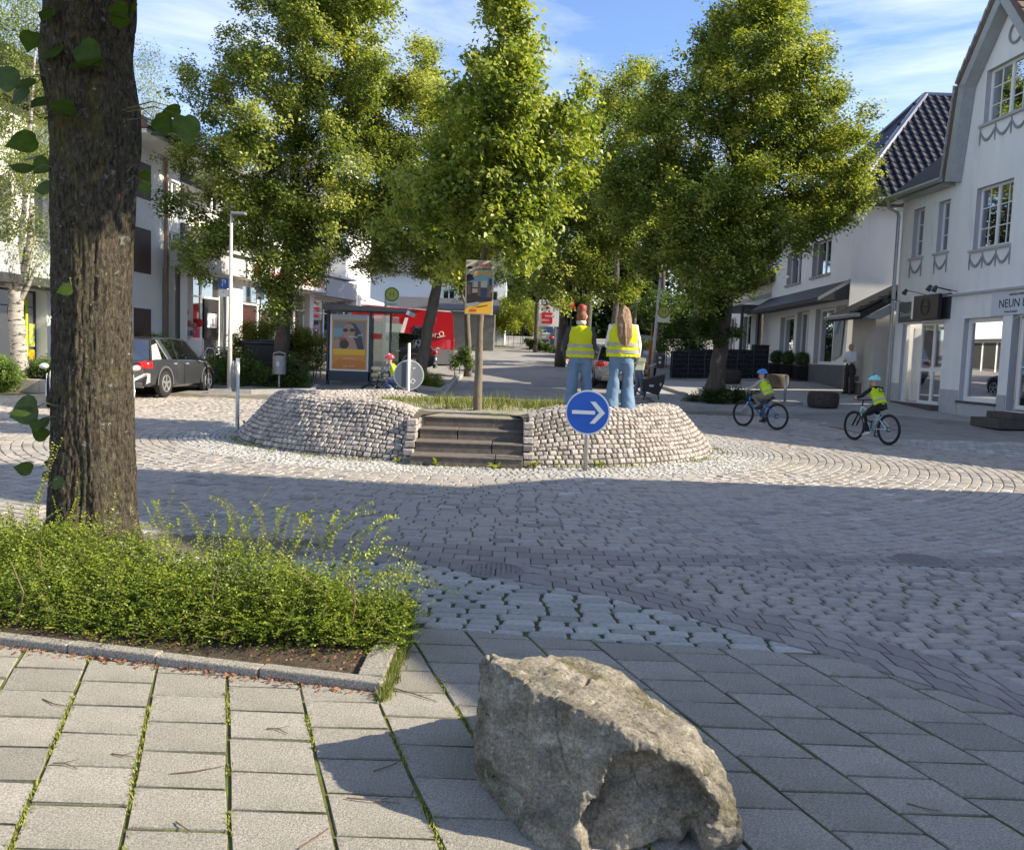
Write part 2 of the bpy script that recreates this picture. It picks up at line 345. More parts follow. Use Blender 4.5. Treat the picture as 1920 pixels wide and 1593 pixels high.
# ---- slabs
c2, c3, c4 = P(219, 1593), P(430, 1593), P(833, 1593)
sp = (c4.x-c2.x)/3; sx0 = c3.x; sy0 = c3.y
dcol = Vector((-math.tan(math.radians(19.0)), 1))
slabs = []
LEN = .262
for k in range(-22, 24):
    off = (k % 2)*.5*LEN+.05
    for r in range(-8, 16):
        ya, yb = sy0-.1+off+r*LEN, sy0-.1+off+(r+1)*LEN
        j = .0035+abs(random.gauss(0, .002)); g0 = .008+abs(random.gauss(0, .003)); g1 = .008
        def pt(kk, y): return (sx0+kk*sp+dcol.x*(y-sy0), y)
        pa, pb, pc, pd = pt(k, ya+j), pt(k+1, ya+j), pt(k+1, yb-j), pt(k, yb-j)
        g0 *= .55; g1 *= .5
        poly = [(pa[0]+g0, pa[1]), (pb[0]-g1, pb[1]), (pc[0]-g1, pc[1]), (pd[0]+g0, pd[1])]
        poly = [(x_+random.uniform(-.0035, .0035), y_+random.uniform(-.003, .003)) for x_, y_ in poly]
        cx, cy = (poly[0][0]+poly[2][0])/2, (poly[0][1]+poly[2][1])/2
        if cy < 1.2 or not inview(cx, max(cy, 1.9), mrg=1.3) or cx < RX0: continue
        poly = between(poly, None, cA)
        if len(poly) < 3: continue
        d = KB-KA; n = Vector((-d.y, d.x)).normalized(); n = -n if n.y > 0 else n; e_ = (KC-KA).normalized(); xr = KA.x+(cy-KA.y)*e_.x/e_.y
        rt_ = any(x_ > KA.x+(y_-KA.y)*e_.x/e_.y+.03 for x_, y_ in poly)
        if not (rt_ and cy > KA.y+.04): poly = clip(poly, n.x, n.y, n.x*KA.x+n.y*KA.y+.004) if cx < KA.x+.02 else poly
        elif cy > KA.y-.2 and cx < xr+.5: poly = clip(poly, e_.y, -e_.x, e_.y*KA.x-e_.x*KA.y+.006)
        if len(poly) < 3 or area2(poly) < .004: continue
        z = random.gauss(0, .0012)
        vs, fs = stone_rings([(x, y, z) for x, y in poly], -.05, .012, .004, tilt=.002)
        slabs.append((vs, fs, min(1, max(0, random.gauss(.5, .22))), pxsize((cx, cy), .3)))
tag_p = near
emit_stones(slabs, 'slab', M_SLAB, near, 300, 'slabs')
joint_sheet('x', None, cA, M_MOSSJ, .0045, RX0, RX1, ylo=-2.).build('joint_moss', mat('moss_joint_bright', (.16, .19, .03), .95, (.05, .045, .03), 7., 7., bump=.01, bscale=70), near, world=True, kind='stuff')
# ---- crossing setts
def row_setts(name, lo, hi, rowh, L0, L1, m, tints, ang=0., mapf=None, gapx=.012, gapy=.008, y0=2., y1=9., x0=RX0, x1=RX1, bev=.012, z1=.016, wav=0., jit=.01, oct_=True):
    out = []; ca, sa = math.cos(ang), math.sin(ang); v = y0; row = 0
    while v < y1:
        h = rowh*random.uniform(.9, 1.1); u = x0-random.random()*L1
        while u < x1:
            l = random.uniform(L0, L1); ga = gapx*random.uniform(.4, 1.6); gb = gapy*random.uniform(.4, 1.5)
            q = [(u+ga/2+random.uniform(-jit, jit), v+gb/2), (u+l-ga/2+random.uniform(-jit, jit), v+gb/2), (u+l-ga/2+random.uniform(-jit, jit), v+h-gb/2), (u+ga/2+random.uniform(-jit, jit), v+h-gb/2)]
            if oct_:
                (ax_, ay_), (bx_, by_), (cx_, cy_), (dx_, dy_) = q; k1, k2, k3, k4 = (random.uniform(.06, .2)*(cy_-by_) for _ in range(4)); m1, m2 = random.uniform(.004, .018), random.uniform(.004, .018)
                q = [(ax_+m1, ay_), (bx_-m2, by_), (bx_, by_+k1), (cx_, cy_-k2), (cx_-m2, cy_), (dx_+m1, dy_), (dx_, dy_-k3), (ax_, ay_+k4)]
            q = [(x*ca-y*sa, x*sa+y*ca+wav*math.sin(x*1.3)) for x, y in q]
            cx, cy = sum(v_[0] for v_ in q)/len(q), sum(v_[1] for v_ in q)/len(q)
            u += l
            if not inview(cx, cy) or in_bed(cx, cy): continue
            if cx < lo[0][0]-.2 and lo is cBu: continue
            q = between(q, lo, hi, .006)
            if len(q) < 3 or area2(q) < .0022: continue
            z = random.gauss(0, .002)
            vs, fs = stone_rings([(x, y, z) for x, y in q], -.03, z1, bev, tilt=.004)
            out.append((vs, fs, tints(), pxsize((cx, cy), min(l, h*2))))
        v += h; row += 1
    return out
gt = lambda m, s: (lambda: min(1., random.random()*.12+.88) if random.random() < .012 else min(.88, max(0, random.gauss(m, s))))
cross = tag(thing('crossing_strip', None, None), kind='structure')
emit_stones(row_setts('s', cA, cBl, .098, .17, .25, M_SETTP, gt(.5, .25), gapx=.016, gapy=.009, jit=.006), 'sett', M_SETTP, cross, 300, 'setts')
joint_sheet('x', cA, cBl, 0, .003, P(300, 1150).x, RX1).build('joint_moss', M_MOSSJ, cross, world=True, kind='stuff')
road = tag(thing('cobbled_road', None, None), kind='structure')
tri = row_setts('s', cBu, cGl, .10, .15, .22, M_SETTP, gt(.42, .22), gapx=.014, gapy=.008, x0=-1.)
tri = [s for s in tri if s[0][0][0] > cBu[0][0]]
# ---- brick bands that follow their edges
def band(lo, hi, rows, L, m, x0, x1):
    out = []
    for r in range(rows):
        x = x0+(r % 2)*L/2
        while x < x1:
            mm = slope(lo, x); dx = L/math.sqrt(1+mm*mm); xa, xb = x+.003, x+dx-.003
            def yy(x_, t): a, b = f(lo, x_), f(hi, x_); return a+(b-a)*t
            t0, t1 = r/rows+.012, (r+1)/rows-.012
            q = [(xa, yy(xa, t0)), (xb, yy(xb, t0)), (xb, yy(xb, t1)), (xa, yy(xa, t1))]
            if area2(q) > .003 and inview(x, q[0][1]) and not in_bed(x, q[0][1]):
                vs, fs = stone_rings([(a, b, random.gauss(0, .001)) for a, b in q], -.03, .014, .003, tilt=.002)
                out.append((vs, fs, random.random(), pxsize((x, q[0][1]), L*.7)))
            x += dx
    return out
bb = band(cBl, cBu, 3, .2, M_BRICK, cBu[0][0]+.02, RX1)
gb = band(cGl, cGu, 3, .2, M_BRICK, cGl[0][0], RX1)
tr2 = band(cBl, cGl, 2, .2, M_BRICK, cGl[0][0], cBu[0][0])
brick_t = tag(thing('brick_gutter', None, None), kind='structure')
emit_stones(bb+gb+tr2, 'brick', M_BRICK, brick_t, 300, 'bricks')
# ---- concentric road setts round the mound
MC = (-.6, 15.6); MA, MBb = 4.2, 3.75
RAPR, ROUT = 1.05, 9.5        # apron width, road width beyond it
cE = curve([(1340, 782), (1491, 794), (1552, 806), (1733, 842), (1920, 860), (2060, 880)])
def ring_setts(r0, r1, rowh, L0, L1, tints, clipg=True, dens=1., gap=.009, bev=.010, z1=.012, ymax=24., cutE=True, jit=.006, pmin=0):
    out = []; r = r0
    while r < r1:
        h = rowh*random.uniform(.93, 1.07); a, b = MA+r+h/2, MBb+r+h/2; th = -PI+random.random()*.05
        while th < PI:
            l = random.uniform(L0, L1); R = math.hypot(a*math.cos(th), b*math.sin(th)); dt = l/R
            cx, cy = MC[0]+a*math.sin(th+dt/2), MC[1]-b*math.cos(th+dt/2); t0 = th; th += dt
            if cy > ymax or not inview(cx, cy) or in_bed(cx, cy): continue
            if cutE and cx > cE[0][0] and cy > f(cE, cx): continue
            g = gap*random.uniform(.5, 1.5)
            q = []
            for (tt, rr) in ((t0+g/2/R, r+g/2), (t0+dt-g/2/R, r+g/2), (t0+dt-g/2/R, r+h-g/2), (t0+g/2/R, r+h-g/2)):
                q.append((MC[0]+(MA+rr)*math.sin(tt)+random.uniform(-jit, jit), MC[1]-(MBb+rr)*math.cos(tt)+random.uniform(-jit, jit)))
            if clipg: q = between(q, cGu, None, .01)
            if len(q) < 3 or area2(q) < .0015: continue
            z = random.gauss(0, .0025)
            vs, fs = stone_rings([(x, y, float(H(x, y))+z) for x, y in q], -.03, z1, bev, tilt=.005)
            out.append((vs, fs, tints(), pxsize((cx, cy), (l+h)/2)))
        r += h
    return out
rs = ring_setts(RAPR, ROUT, .135, .17, .23, gt(.5, .24), ymax=23.)
emit_stones(rs+tri, 'sett', M_SETT, road, 300, 'setts')
ap = ring_setts(.02, RAPR, .085, .07, .11, gt(.55, .22), gap=.012, bev=.01)
apr = tag(thing('pebble_apron', None, None), kind='structure')
emit_stones(ap, 'sett', M_SETTP, apr, 300, 'setts')
def near_in(x, y): return 5.5 < y < 24 and -22 < x < 14 and not (x > cE[0][0] and y > f(cE, min(x, cE[0][-1]))+.1)
sheet('road_bed', np.arange(-22, 15, .5), np.arange(4.0, 24.1, .5), M_SAND, .002, inside=lambda x, y: y < 24 and not (x > cE[0][0]+.3 and y > f(cE, min(x, cE[0][-1]))+.3))
# ---- right-hand pavement: pale setts strip and grey walk
cS = curve([(1300, 778), (1470, 786), (1600, 790), (1696, 797), (1800, 806), (1920, 819), (2060, 835)])
ps = []
for i in range(60):
    for x in np.arange(3.5, 14, .17):
        y = 8+i*.17+(.0 if i % 2 else 0); x_ = x+(i % 2)*.08
        q = [(x_+.008, y+.008), (x_+.16, y+.008+random.uniform(-.01, .01)), (x_+.16, y+.16), (x_+.008, y+.16)]
        if not inview(x_, y) or x_ < cE[0][0]: continue
        q = between(q, cE, cS, .01)
        if len(q) < 3 or area2(q) < .004: continue
        vs, fs = stone_rings([(a, b, float(H(a, b))) for a, b in q], -.03, .02, .012, tilt=.006)
        ps.append((vs, fs, random.random(), pxsize((x_, y), .16)))
walk = tag(thing('shop_pavement', None, None), kind='structure')
emit_stones(ps, 'sett', M_SETTP, walk, 200, 'setts')
b = MB()
for i in range(60):
    x0_, x1_ = 4.3+i*.2, 4.5+i*.2
    ya, yb = f(cS, x0_), f(cS, x1_)
    for j in range(40):
        q = [(x0_, ya+(34-ya)*j/40), (x1_, yb+(34-yb)*j/40), (x1_, yb+(34-yb)*(j+1)/40), (x0_, ya+(34-ya)*(j+1)/40)]
        b.poly([(x, y, float(H(x, y))+.03) for x, y in q])
    b.poly([(x0_, ya, float(H(x0_, ya))-.05), (x1_, yb, float(H(x1_, yb))-.05), (x1_, yb, float(H(x1_, yb))+.03), (x0_, ya, float(H(x0_, ya))+.03)])
b.build('sidewalk', M_WALK, None, kind='structure')
# round drain covers in the gutter
def drain(px, py, label, n=12):
    p = P(px, py, .012); t = thing('drain_cover', label, 'drain cover', p, group='round iron drain covers in the brick gutter')
    iron = mat('cast_iron', (.17, .16, .15), .6, (.24, .22, .21), 20., metal=.2, bump=.002)
    b = MB(); b.torus((0, 0, .004), (0, 0, 1), .205, .012, 32, 6); b.build('rim', iron, t)
    b = MB(); b.cyl((0, 0, -.03), (0, 0, -.001), .20, n=28); b.build('pit', mat('pit_dark', (.03, .028, .025), .9), t)
    for k in range(-5, 6):
        b = MB(); w = math.sqrt(.20**2-(k*.036)**2); b.box((k*.036, 0, .004), (.022, 2*w, .010)); b.build('slat', iron, t)
    return t
drain(925, 1070, 'round slatted drain cover between the crossing setts and the hedge')
drain(1725, 1051, 'round slatted drain cover on the right where the road turns')
# ================= the mound
mound = thing('stone_mound', 'cobbled roundabout island with sloping stone sides and a step gap', 'roundabout island', (MC[0], MC[1], 0))
SG = .80
prof = [(0, -.03), (.07, .13), (.28, .40), (.46, .62), (.56, .75), (.64, .82), (.76, .85), (.98, .85), (1.25, .80), (1.55, .70), (1.85, .60)]
pl = [0]
for (a, b), (c, d) in zip(prof, prof[1:]): pl.append(pl[-1]+math.hypot(c-a, d-b))
PLEN = pl[-1]
def crest(th):
    dx = abs(MA*math.sin(th)); m_ = float(sstep(-.3, .25, math.cos(th)))
    cf = .63+.18*float(sstep(SG, 1.75, dx)); cb = .61+(.11 if math.sin(th) < 0 else .02)*float(sstep(1.2, 2.3, dx)); c = cf*m_+cb*(1-m_)
    return c+.012*math.sin(th*3+1)
def MP(th, s):
    ins = float(np.interp(s, pl, [p[0] for p in prof])); z = float(np.interp(s, pl, [p[1] for p in prof])); c = crest(th)
    if ins < .82: z = z*c/.85
    else: z = .6+(z-.6)*(c-.6)/.25
    lump = .02*math.sin(th*9+s*4)+.015*math.sin(th*23+s*7)
    bul = .12*math.sin(th*2.0+.4)*math.sin(th*2.0+.4)
    a, b = MA+bul-ins+lump*.5, MBb+bul-ins+lump*.5
    return Vector((MC[0]+a*math.sin(th), MC[1]-b*math.cos(th), max(-.03, z+lump*.3)))
def MN(th, s):
    d = .02; a = MP(th+d/4, s)-MP(th-d/4, s); b = MP(th, min(PLEN, s+d))-MP(th, max(0, s-d)); n = a.cross(b); n.normalize()
    return n if n.z > -.2 or True else -n
st = []; s = .0
while s < PLEN-.05:
    h = random.uniform(.076, .090); th = -PI+random.random()*.03; R = 4.0-np.interp(s, pl, [p[0] for p in prof])
    while th < PI:
        l = random.uniform(.075, .125); dt = l/R; tm = th+dt/2; t0 = th; th += dt
        if math.cos(tm) > 0 and abs(MA*math.sin(tm)*(R/4.0)) < SG+.05: continue
        if crest(tm) < .645 and s > 1.15: continue
        if math.cos(tm) < 0 and s < .9: 
            if random.random() < .0: continue
        c = MP(tm, s+h/2); n = MN(tm, s+h/2)
        if n.dot(Vector((math.sin(tm), -math.cos(tm), .8))) < 0: n = -n
        g = random.uniform(.008, .02)
        q = [MP(t0+g/2/R, s+g/2), MP(t0+dt-g/2/R, s+g/2), MP(t0+dt-g/2/R, s+h-g/2), MP(t0+g/2/R, s+h-g/2)]
        q = [x+Vector((random.uniform(-1, 1), random.uniform(-1, 1), random.uniform(-1, 1)))*.006 for x in q]
        q = [tuple(x-n*.0) for x in q]
        vs, fs = stone_rings(q, -.03, random.uniform(.010, .024), .012, n=n, tilt=.008)
        vis = n.dot((CAMP-c).normalized())
        st.append((vs, fs, min(1, max(0, random.gauss(.5, .25))), FPX*.11/c.y if vis > .1 else 1+.01*random.random()))
    s += h
# only the stones seen largest become single stones
for i, q in enumerate(st):
    if q[3] > 9: st[i] = (q[0], q[1], q[2], q[3])
emit_stones(st, 'stone', M_WALLS, mound, 300, 'stones')
b = MB(); nt_, ns_ = 220, 24; ids = {}
ths = np.linspace(-PI, PI, nt_)
for i in range(nt_-1):
    tm = (ths[i]+ths[i+1])/2
    if math.cos(tm) > 0 and abs(MA*math.sin(tm)*.9) < SG-.02: continue
    for j in range(ns_-1):
        q = []
        for (tt, jj) in ((ths[i], j), (ths[i+1], j), (ths[i+1], j+1), (ths[i], j+1)):
            s_ = PLEN*jj/(ns_-1); q.append(MP(tt, s_)-Vector((math.sin(tt), -math.cos(tt), .7)).normalized()*.006)
        b.poly(q)
b.build('mortar', M_MORT, mound, world=True)
# plateau of gravel
b = MB(); nr, na = 26, 90; rng2 = random.Random(3)
hz = {}
def pz(i, j): 
    if (i, j % na) not in hz: hz[(i, j % na)] = .595+rng2.uniform(-.012, .014)
    return hz[(i, j % na)]
for i in range(nr):
    for j in range(na):
        q = []
        for (ii, jj) in ((i, j), (i, j+1), (i+1, j+1), (i+1, j)):
            r = ii/nr; t = 2*PI*jj/na; a, c_ = (MA-1.55)*r, (MBb-1.55)*r
            q.append((MC[0]+a*math.sin(t), MC[1]-c_*math.cos(t), pz(ii, jj)))
        b.poly(q)
b.bbox((MC[0]-SG-.1, 12.9, .3), (MC[0]+SG+.1, 14.2, .602))
b.bbox((MC[0]-1.9, 17.2, .1), (MC[0]+1.9, 18.4, .60))
b.build('gravel_top', M_GRAVEL, mound, world=True)
# steps
M_STEP = mat('dark_step_stone', (.105, .088, .075), .8, (.17, .145, .125), 12., 7., bump=.008, bscale=60, wear=((.36, .33, .29), 11., .66, .74))
M_TREAD = M_STEP
sj = [(-.02+.0), -.38, -.02, .2]
xl = [P(768, 880).x-.02, -1.37, -1.34, -1.32]
for i in range(4):
    y0 = 11.66+.41*i; xa, xb = -1.40+.02*i, .17
    xs_ = [xa, [-.22, -.28, -.80, -.25][i], xb]
    for k in range(2):
        b = MB(); a, c_ = xs_[k]+.006, xs_[k+1]-.006
        b.bbox((a, y0, -.05), (c_, y0+.48, .15*(i+1)-.03)); b.bbox((a, y0-.012, .15*(i+1)-.03), (c_, y0+.478, .15*(i+1)))
        b.build('step_block', M_STEP, mound, world=True, bevel=.008)
    # side cheeks of stones
for sx_ in (-1, 1):
    for i in range(10):
        for j in range(7):
            y = 11.95+i*.12; z = .05+j*.1
            if z > (y-11.75)*.95+.02 or z > .62: continue
            x = MC[0]+sx_*(SG+.02)+(.0 if sx_ > 0 else .0)
            b = MB(); b.tint = random.random(); b.box((x-(0.03 if sx_ < 0 else -.02), y, z), (.14, .105, .085), rz=random.uniform(-.1, .1)); b.build('stone', M_WALLS, mound, world=True, bevel=.012)
# ================= buildings
M_WHITE = mat('white_render', (.78, .78, .77), .9, (.73, .73, .72), 2.0, 6., bump=.004, bscale=120)
M_PALE = mat('pale_grey_render', (.82, .825, .82), .9, (.74, .75, .755), 1.5, 7., bump=.006, bscale=90, stretch=(1.6, 1.6, .35), wear=((.60, .61, .58), 1.6, .58, .78))
M_WHITE2 = mat('bright_render', (.84, .84, .84), .9, (.79, .79, .80), 1.4, 7., bump=.005, bscale=90, stretch=(1.6, 1.6, .35), wear=((.68, .68, .66), 1.4, .60, .8))
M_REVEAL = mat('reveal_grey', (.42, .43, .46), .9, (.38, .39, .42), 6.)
M_PLINTH = mat('plinth_grey', (.44, .45, .46), .9, (.39, .40, .41), 5., bump=.004, bscale=80)
M_PLD = mat('plinth_dark', (.10, .105, .115), .85, (.125, .13, .14), 6., bump=.004, bscale=80)
M_FRAME = mat('white_frame', (.78, .78, .78), .35)
M_DARKF = mat('dark_frame', (.05, .052, .055), .5)
M_BEIGE = mat('beige_render', (.50, .47, .42), .9, (.44, .42, .38), 3., 6., bump=.004)
M_SLATE = mat('slate_cladding', (.05, .05, .052), .7, (.075, .075, .078), 12., bump=.006, bscale=30)
M_ROOFD = mat('dark_roof_tile', (.028, .025, .026), .75, (.05, .044, .042), 9., 6., bump=.012, bscale=25)
M_TILE = mat('blue_glazed_tile', (.010, .013, .032), .6, (.018, .022, .042), 3., spec=.14)
M_TILEB = mat('brown_roof_tile', (.16, .10, .075), .7, (.10, .07, .055), 7., bump=.006, bscale=40)
M_ZINC = mat('zinc', (.42, .43, .44), .45, (.34, .35, .36), 6., metal=.6)
M_VERGE = mat('verge_board', (.36, .38, .39), .8, (.30, .32, .33), 5., bump=.003)
M_GLASS = glass(); M_GLASSB = glass('sky_glass', (.02, .025, .03), .8, .01)
M_CURT = mat('curtain', (.5, .5, .49), .9)
M_RAIL = mat('roof_underside', (.20, .2, .2), .9)
class Wall:
    """facade in a vertical plane: u runs along it from P0 to P1, n points outwards"""
    def __init__(s, root, P0, P1, n, z0, z1, m, openings=(), depth=.16, name='wall', mrev=None, poly=None):
        s.r = root; s.P0 = Vector((P0[0], P0[1], 0)); d = Vector((P1[0]-P0[0], P1[1]-P0[1], 0)); s.L = d.length; s.d = d.normalized(); s.n = Vector((n[0], n[1], 0)).normalized()
        s.depth = depth; us = sorted({0., s.L, *[a for o in openings for a in (o[0], o[1])]}); zs = sorted({z0, z1, *[a for o in openings for a in (o[2], o[3])]})
        us = [u for u in us if 0 <= u <= s.L]; zs = [z for z in zs if z0 <= z <= z1]
        b = MB()
        for i in range(len(us)-1):
            for j in range(len(zs)-1):
                um, zm = (us[i]+us[i+1])/2, (zs[j]+zs[j+1])/2
                if any(o[0] < um < o[1] and o[2] < zm < o[3] for o in openings): continue
                b.poly([s.p(us[i], zs[j]), s.p(us[i+1], zs[j]), s.p(us[i+1], zs[j+1]), s.p(us[i], zs[j+1])])
        if poly: b.poly([s.p(*q) for q in poly])
        b.cur = 1
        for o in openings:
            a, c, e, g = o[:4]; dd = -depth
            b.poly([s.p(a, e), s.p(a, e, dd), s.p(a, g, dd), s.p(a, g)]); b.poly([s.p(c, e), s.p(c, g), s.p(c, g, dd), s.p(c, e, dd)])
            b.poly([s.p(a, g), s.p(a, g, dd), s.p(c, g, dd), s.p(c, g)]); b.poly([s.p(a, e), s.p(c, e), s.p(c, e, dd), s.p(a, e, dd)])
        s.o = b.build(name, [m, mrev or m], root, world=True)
    def p(s, u, z, off=0.): q = s.P0+s.d*u+s.n*off; return Vector((q.x, q.y, z))
    def u_at(s, y): return (y-s.P0.y)/s.d.y
    def bar(s, b, u0, u1, z0, z1, o0, o1):
        c = s.p((u0+u1)/2, (z0+z1)/2, (o0+o1)/2); a = math.atan2(s.d.y, s.d.x)
        b.box(c, (abs(u1-u0), abs(o1-o0), abs(z1-z0)), rz=a)
    def block(s, name, u0, u1, z0, z1, o0, o1, m, parent=None, **k):
        b = MB(); s.bar(b, u0, u1, z0, z1, o0, o1); return b.build(name, m, parent or s.r, world=parent is None or parent is s.r, **k)
    def window(s, u0, u1, z0, z1, nx=2, nz=1, fw=.06, m=None, gl=None, sill=True, off=None, glz=(), name='window', bars=.03, sm=None, sd=.08):
        m = m or M_FRAME; o = -s.depth if off is None else off; b = MB()
        s.bar(b, u0, u1, z0, z0+fw, o+.002, o+.06); s.bar(b, u0, u1, z1-fw, z1, o+.002, o+.06); s.bar(b, u0, u0+fw, z0+fw, z1-fw, o+.002, o+.06); s.bar(b, u1-fw, u1, z0+fw, z1-fw, o+.002, o+.06)
        for i in range(1, nx):
            u = u0+(u1-u0)*i/nx; w = fw*.75; s.bar(b, u-w, u+w, z0+fw, z1-fw, o+.005, o+.063)
        for z in glz: s.bar(b, u0+fw, u1-fw, z-bars/2, z+bars/2, o+.005, o+.05)
        for j in range(1, nz):
            z = z0+(z1-z0)*j/nz
            for i in range(nx):
                a, c = u0+(u1-u0)*i/nx+fw, u0+(u1-u0)*(i+1)/nx-fw; s.bar(b, a, c, z-.012, z+.012, o+.015, o+.045)
        if nz > 1:
            for i in range(nx):
                u = u0+(u1-u0)*(i+.5)/nx; s.bar(b, u-.012, u+.012, z0+fw, z1-fw, o+.016, o+.044)
        w = b.build(name, m, s.r, world=True)
        for i in range(nx):
            a, c = u0+(u1-u0)*i/nx+fw*.5, u0+(u1-u0)*(i+1)/nx-fw*.5
            g = MB(); g.poly([s.p(a, z0+.02, o+.03), s.p(c, z0+.02, o+.03), s.p(c, z1-.02, o+.03), s.p(a, z1-.02, o+.03)])
            V = to_local(s.r, np.array([list(v) for v in g.v])); g.v = [tuple(v) for v in V]; g.build('pane', gl or M_GLASS, w)
        if sill:
            q = MB(); s.bar(q, u0-.1, u1+.1, z0-.09, z0-.02, -.02, sd); V = to_local(s.r, np.array([list(v) for v in q.v])); q.v = [tuple(v) for v in V]; q.build('sill', sm or M_REVEAL, w)
        return w
def swag(W, u0, u1, z, n, m, dz=.28, tail=.42):
    """grey festoon hanging below a sill"""
    b = MB(); k = (u1-u0)/n
    for i in range(n+1):
        u = u0+k*i; b.loft([W.p(u, z, .015), W.p(u, z-tail*.5, .018), W.p(u, z-tail, .015)], [.018, .026, .014], 6)
    for i in range(n):
        pts = []; rr = []
        for j in range(9):
            t = j/8; pts.append(W.p(u0+k*(i+t), z-.06-dz*4*t*(1-t), .015)); rr.append(.014+.026*4*t*(1-t))
        b.loft(pts, rr, 6)
    return b.build('festoon', m, W.r, world=True)
# ---------- gabled house on the right
gh = thing('gabled_house', 'pale grey gabled house with shopfront and garland mouldings under its windows', 'house', (12.4, 21.7, 0))
gx = lambda y: 12.4-.07*(y-21.7)
yS, yN = 20.4, 27.15
ops = []
W = None
Lw = math.hypot(yN-yS, gx(yN)-gx(yS)); U = lambda y: (yN-y)/(yN-yS)*Lw
O_gab = (U(23.32), U(21.55), 8.12, 9.5); O_mid = (U(23.36), U(21.84), 4.82, 6.44)
O_n1 = (U(26.48), U(25.88), 4.95, 6.4); O_n2 = (U(25.14), U(24.56), 4.95, 6.4)
O_door = (U(26.68), U(24.42), .56, 2.93); O_shop = (U(23.48), U(21.83), .74, 2.98); O_rec = (U(21.45), U(20.5), .60, 3.0)
gpoly = [(U(24.1), 6.9), (U(23.55), 9.42), (U(22.15), 9.42)]
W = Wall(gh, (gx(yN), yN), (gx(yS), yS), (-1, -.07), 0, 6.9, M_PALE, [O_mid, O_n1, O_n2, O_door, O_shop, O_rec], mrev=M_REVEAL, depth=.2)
b = MB(); a, c, e, g = O_gab
for q in ([(U(24.4), 6.9), (a, 6.9), (a, g), (U(24.0), g)], [(a, 6.9), (c, 6.9), (c, e), (a, e)], [(c, 6.9), (U(20.45), 6.9), (U(20.85), g), (c, g)], [(U(24.0), g), (U(20.85), g), (U(22.43), 11.15)]): b.poly([W.p(*t) for t in q])
b.cur = 1
for (s1, s2) in (((a, e), (a, g)), ((a, g), (c, g)), ((c, g), (c, e)), ((c, e), (a, e))): b.poly([W.p(*s1), W.p(*s2), W.p(*s2, -.2), W.p(*s1, -.2)])
b.build('gable', [M_PALE, M_REVEAL], gh, world=True)
W.window(*O_gab, nx=2, nz=3, sm=M_REVEAL, gl=M_GLASSB); W.window(*O_mid, nx=2, nz=3); W.window(*O_n1, nx=1, nz=3, sd=.06); W.window(*O_n2, nx=1, nz=3, sd=.06)
M_SWAG = mat('festoon_grey', (.27, .29, .31), .9)
swag(W, O_gab[0]-.08, O_gab[1]+.08, 8.0, 3, M_SWAG); swag(W, O_mid[0]-.08, O_mid[1]+.08, 4.70, 3, M_SWAG)
swag(W, O_n1[0]-.02, O_n1[1]+.02, 4.83, 1, M_SWAG, .3, .5); swag(W, O_n2[0]-.02, O_n2[1]+.02, 4.83, 1, M_SWAG, .3, .5)
b = MB(); b.torus(W.p(U(22.2), 10.1, .02), W.n, .25, .035, 20, 6); b.loft([W.p(U(22.2), 10.35, .02), W.p(U(22.2), 10.5, .02)], [.1, .03], 6); b.build('roundel', M_SWAG, gh, world=True)
W.window(*O_shop, nx=1, sill=False, fw=.12, gl=M_GLASSB); W.block('window_ledge', O_shop[0]-.05, O_shop[1]+.05, .68, .74, -.05, .06, M_DARKF)
# shop entrance: glazed door unit, open leaf
W.window(O_door[0]+.85, O_door[1], .56, 2.93, nx=2, glz=(1.55,), sill=False, fw=.07, name='door_glazing', gl=M_GLASS, bars=.1)
W.block('door_frame', O_door[0], O_door[0]+.08, .56, 2.93, -.2, -.1, M_FRAME)
W.block('door_leaf', O_door[0]+.30, O_door[0]+.36, .58, 2.8, -.85, -.2, M_FRAME)
W.block('dark_interior', O_door[0]+.08, O_door[0]+.85, .56, 2.93, -.92, -.9, mat('interior', (.02, .02, .02), .9))
W.block('door_recess', O_rec[0], O_rec[1], .60, 3.0, -.3, -.22, M_REVEAL); 
wd_ = W.window(O_rec[0]+.15, O_rec[1]-.1, .65, 2.9, nx=1, glz=(1.7,), sill=False, fw=.1, name='door', off=-.2)
W.block('plinth', U(24.40), U(23.50), 0, 1.02, .002, .03, M_PLINTH); W.block('plinth', U(23.48), U(21.83), 0, .67, .002, .03, M_PLINTH); W.block('plinth', U(21.81), U(21.47), 0, .98, .002, .03, M_PLINTH); W.block('plinth', U(27.1), U(26.70), 0, 1.1, .002, .03, M_PLINTH)
W.block('cornice', U(25.5), U(20.4), 3.62, 3.68, 0, .09, M_REVEAL)
M_DST = mat('step_dark', (.07, .06, .055), .8, (.1, .09, .08), 9.)
for q_ in ((U(26.7), U(24.35), .28, .54, .0, .25), (U(21.6), U(20.45), .20, .42, .0, .8), (U(21.5), U(20.5), .43, .58, .0, .45)): W.block('doorstep', *q_, M_DST)
W.block('fascia_board', U(26.9), U(25.62), 2.98, 3.6, .005, .05, mat('olive_sign', (.115, .12, .105), .6))
ang = math.atan2(W.d.y, W.d.x)
TR = (PI/2, 0, ang)
M_INK = mat('ink_dark', (.02, .02, .03), .6); M_LET = mat('letter_white', (.62, .61, .58), .6)
def wtext(Wl, body, size, u, z, m, off=.055, root=None, **k):
    p = Wl.p(u, z, off)-Vector(Wl.r.location); n = Wl.n; rz = math.atan2(Wl.d.y, Wl.d.x)
    up = Vector((0, 0, 1))
    # text reads along +d when seen from outside if d x up = n, else flip
    if Wl.d.cross(up).dot(n) < 0: rz += PI
    return text(body, size, p, (PI/2, 0, rz), m, Wl.r, **k)
wtext(W, 'Diner', .2, U(26.55), 3.22, M_LET); wtext(W, 'Express', .2, U(25.98), 3.22, M_LET)
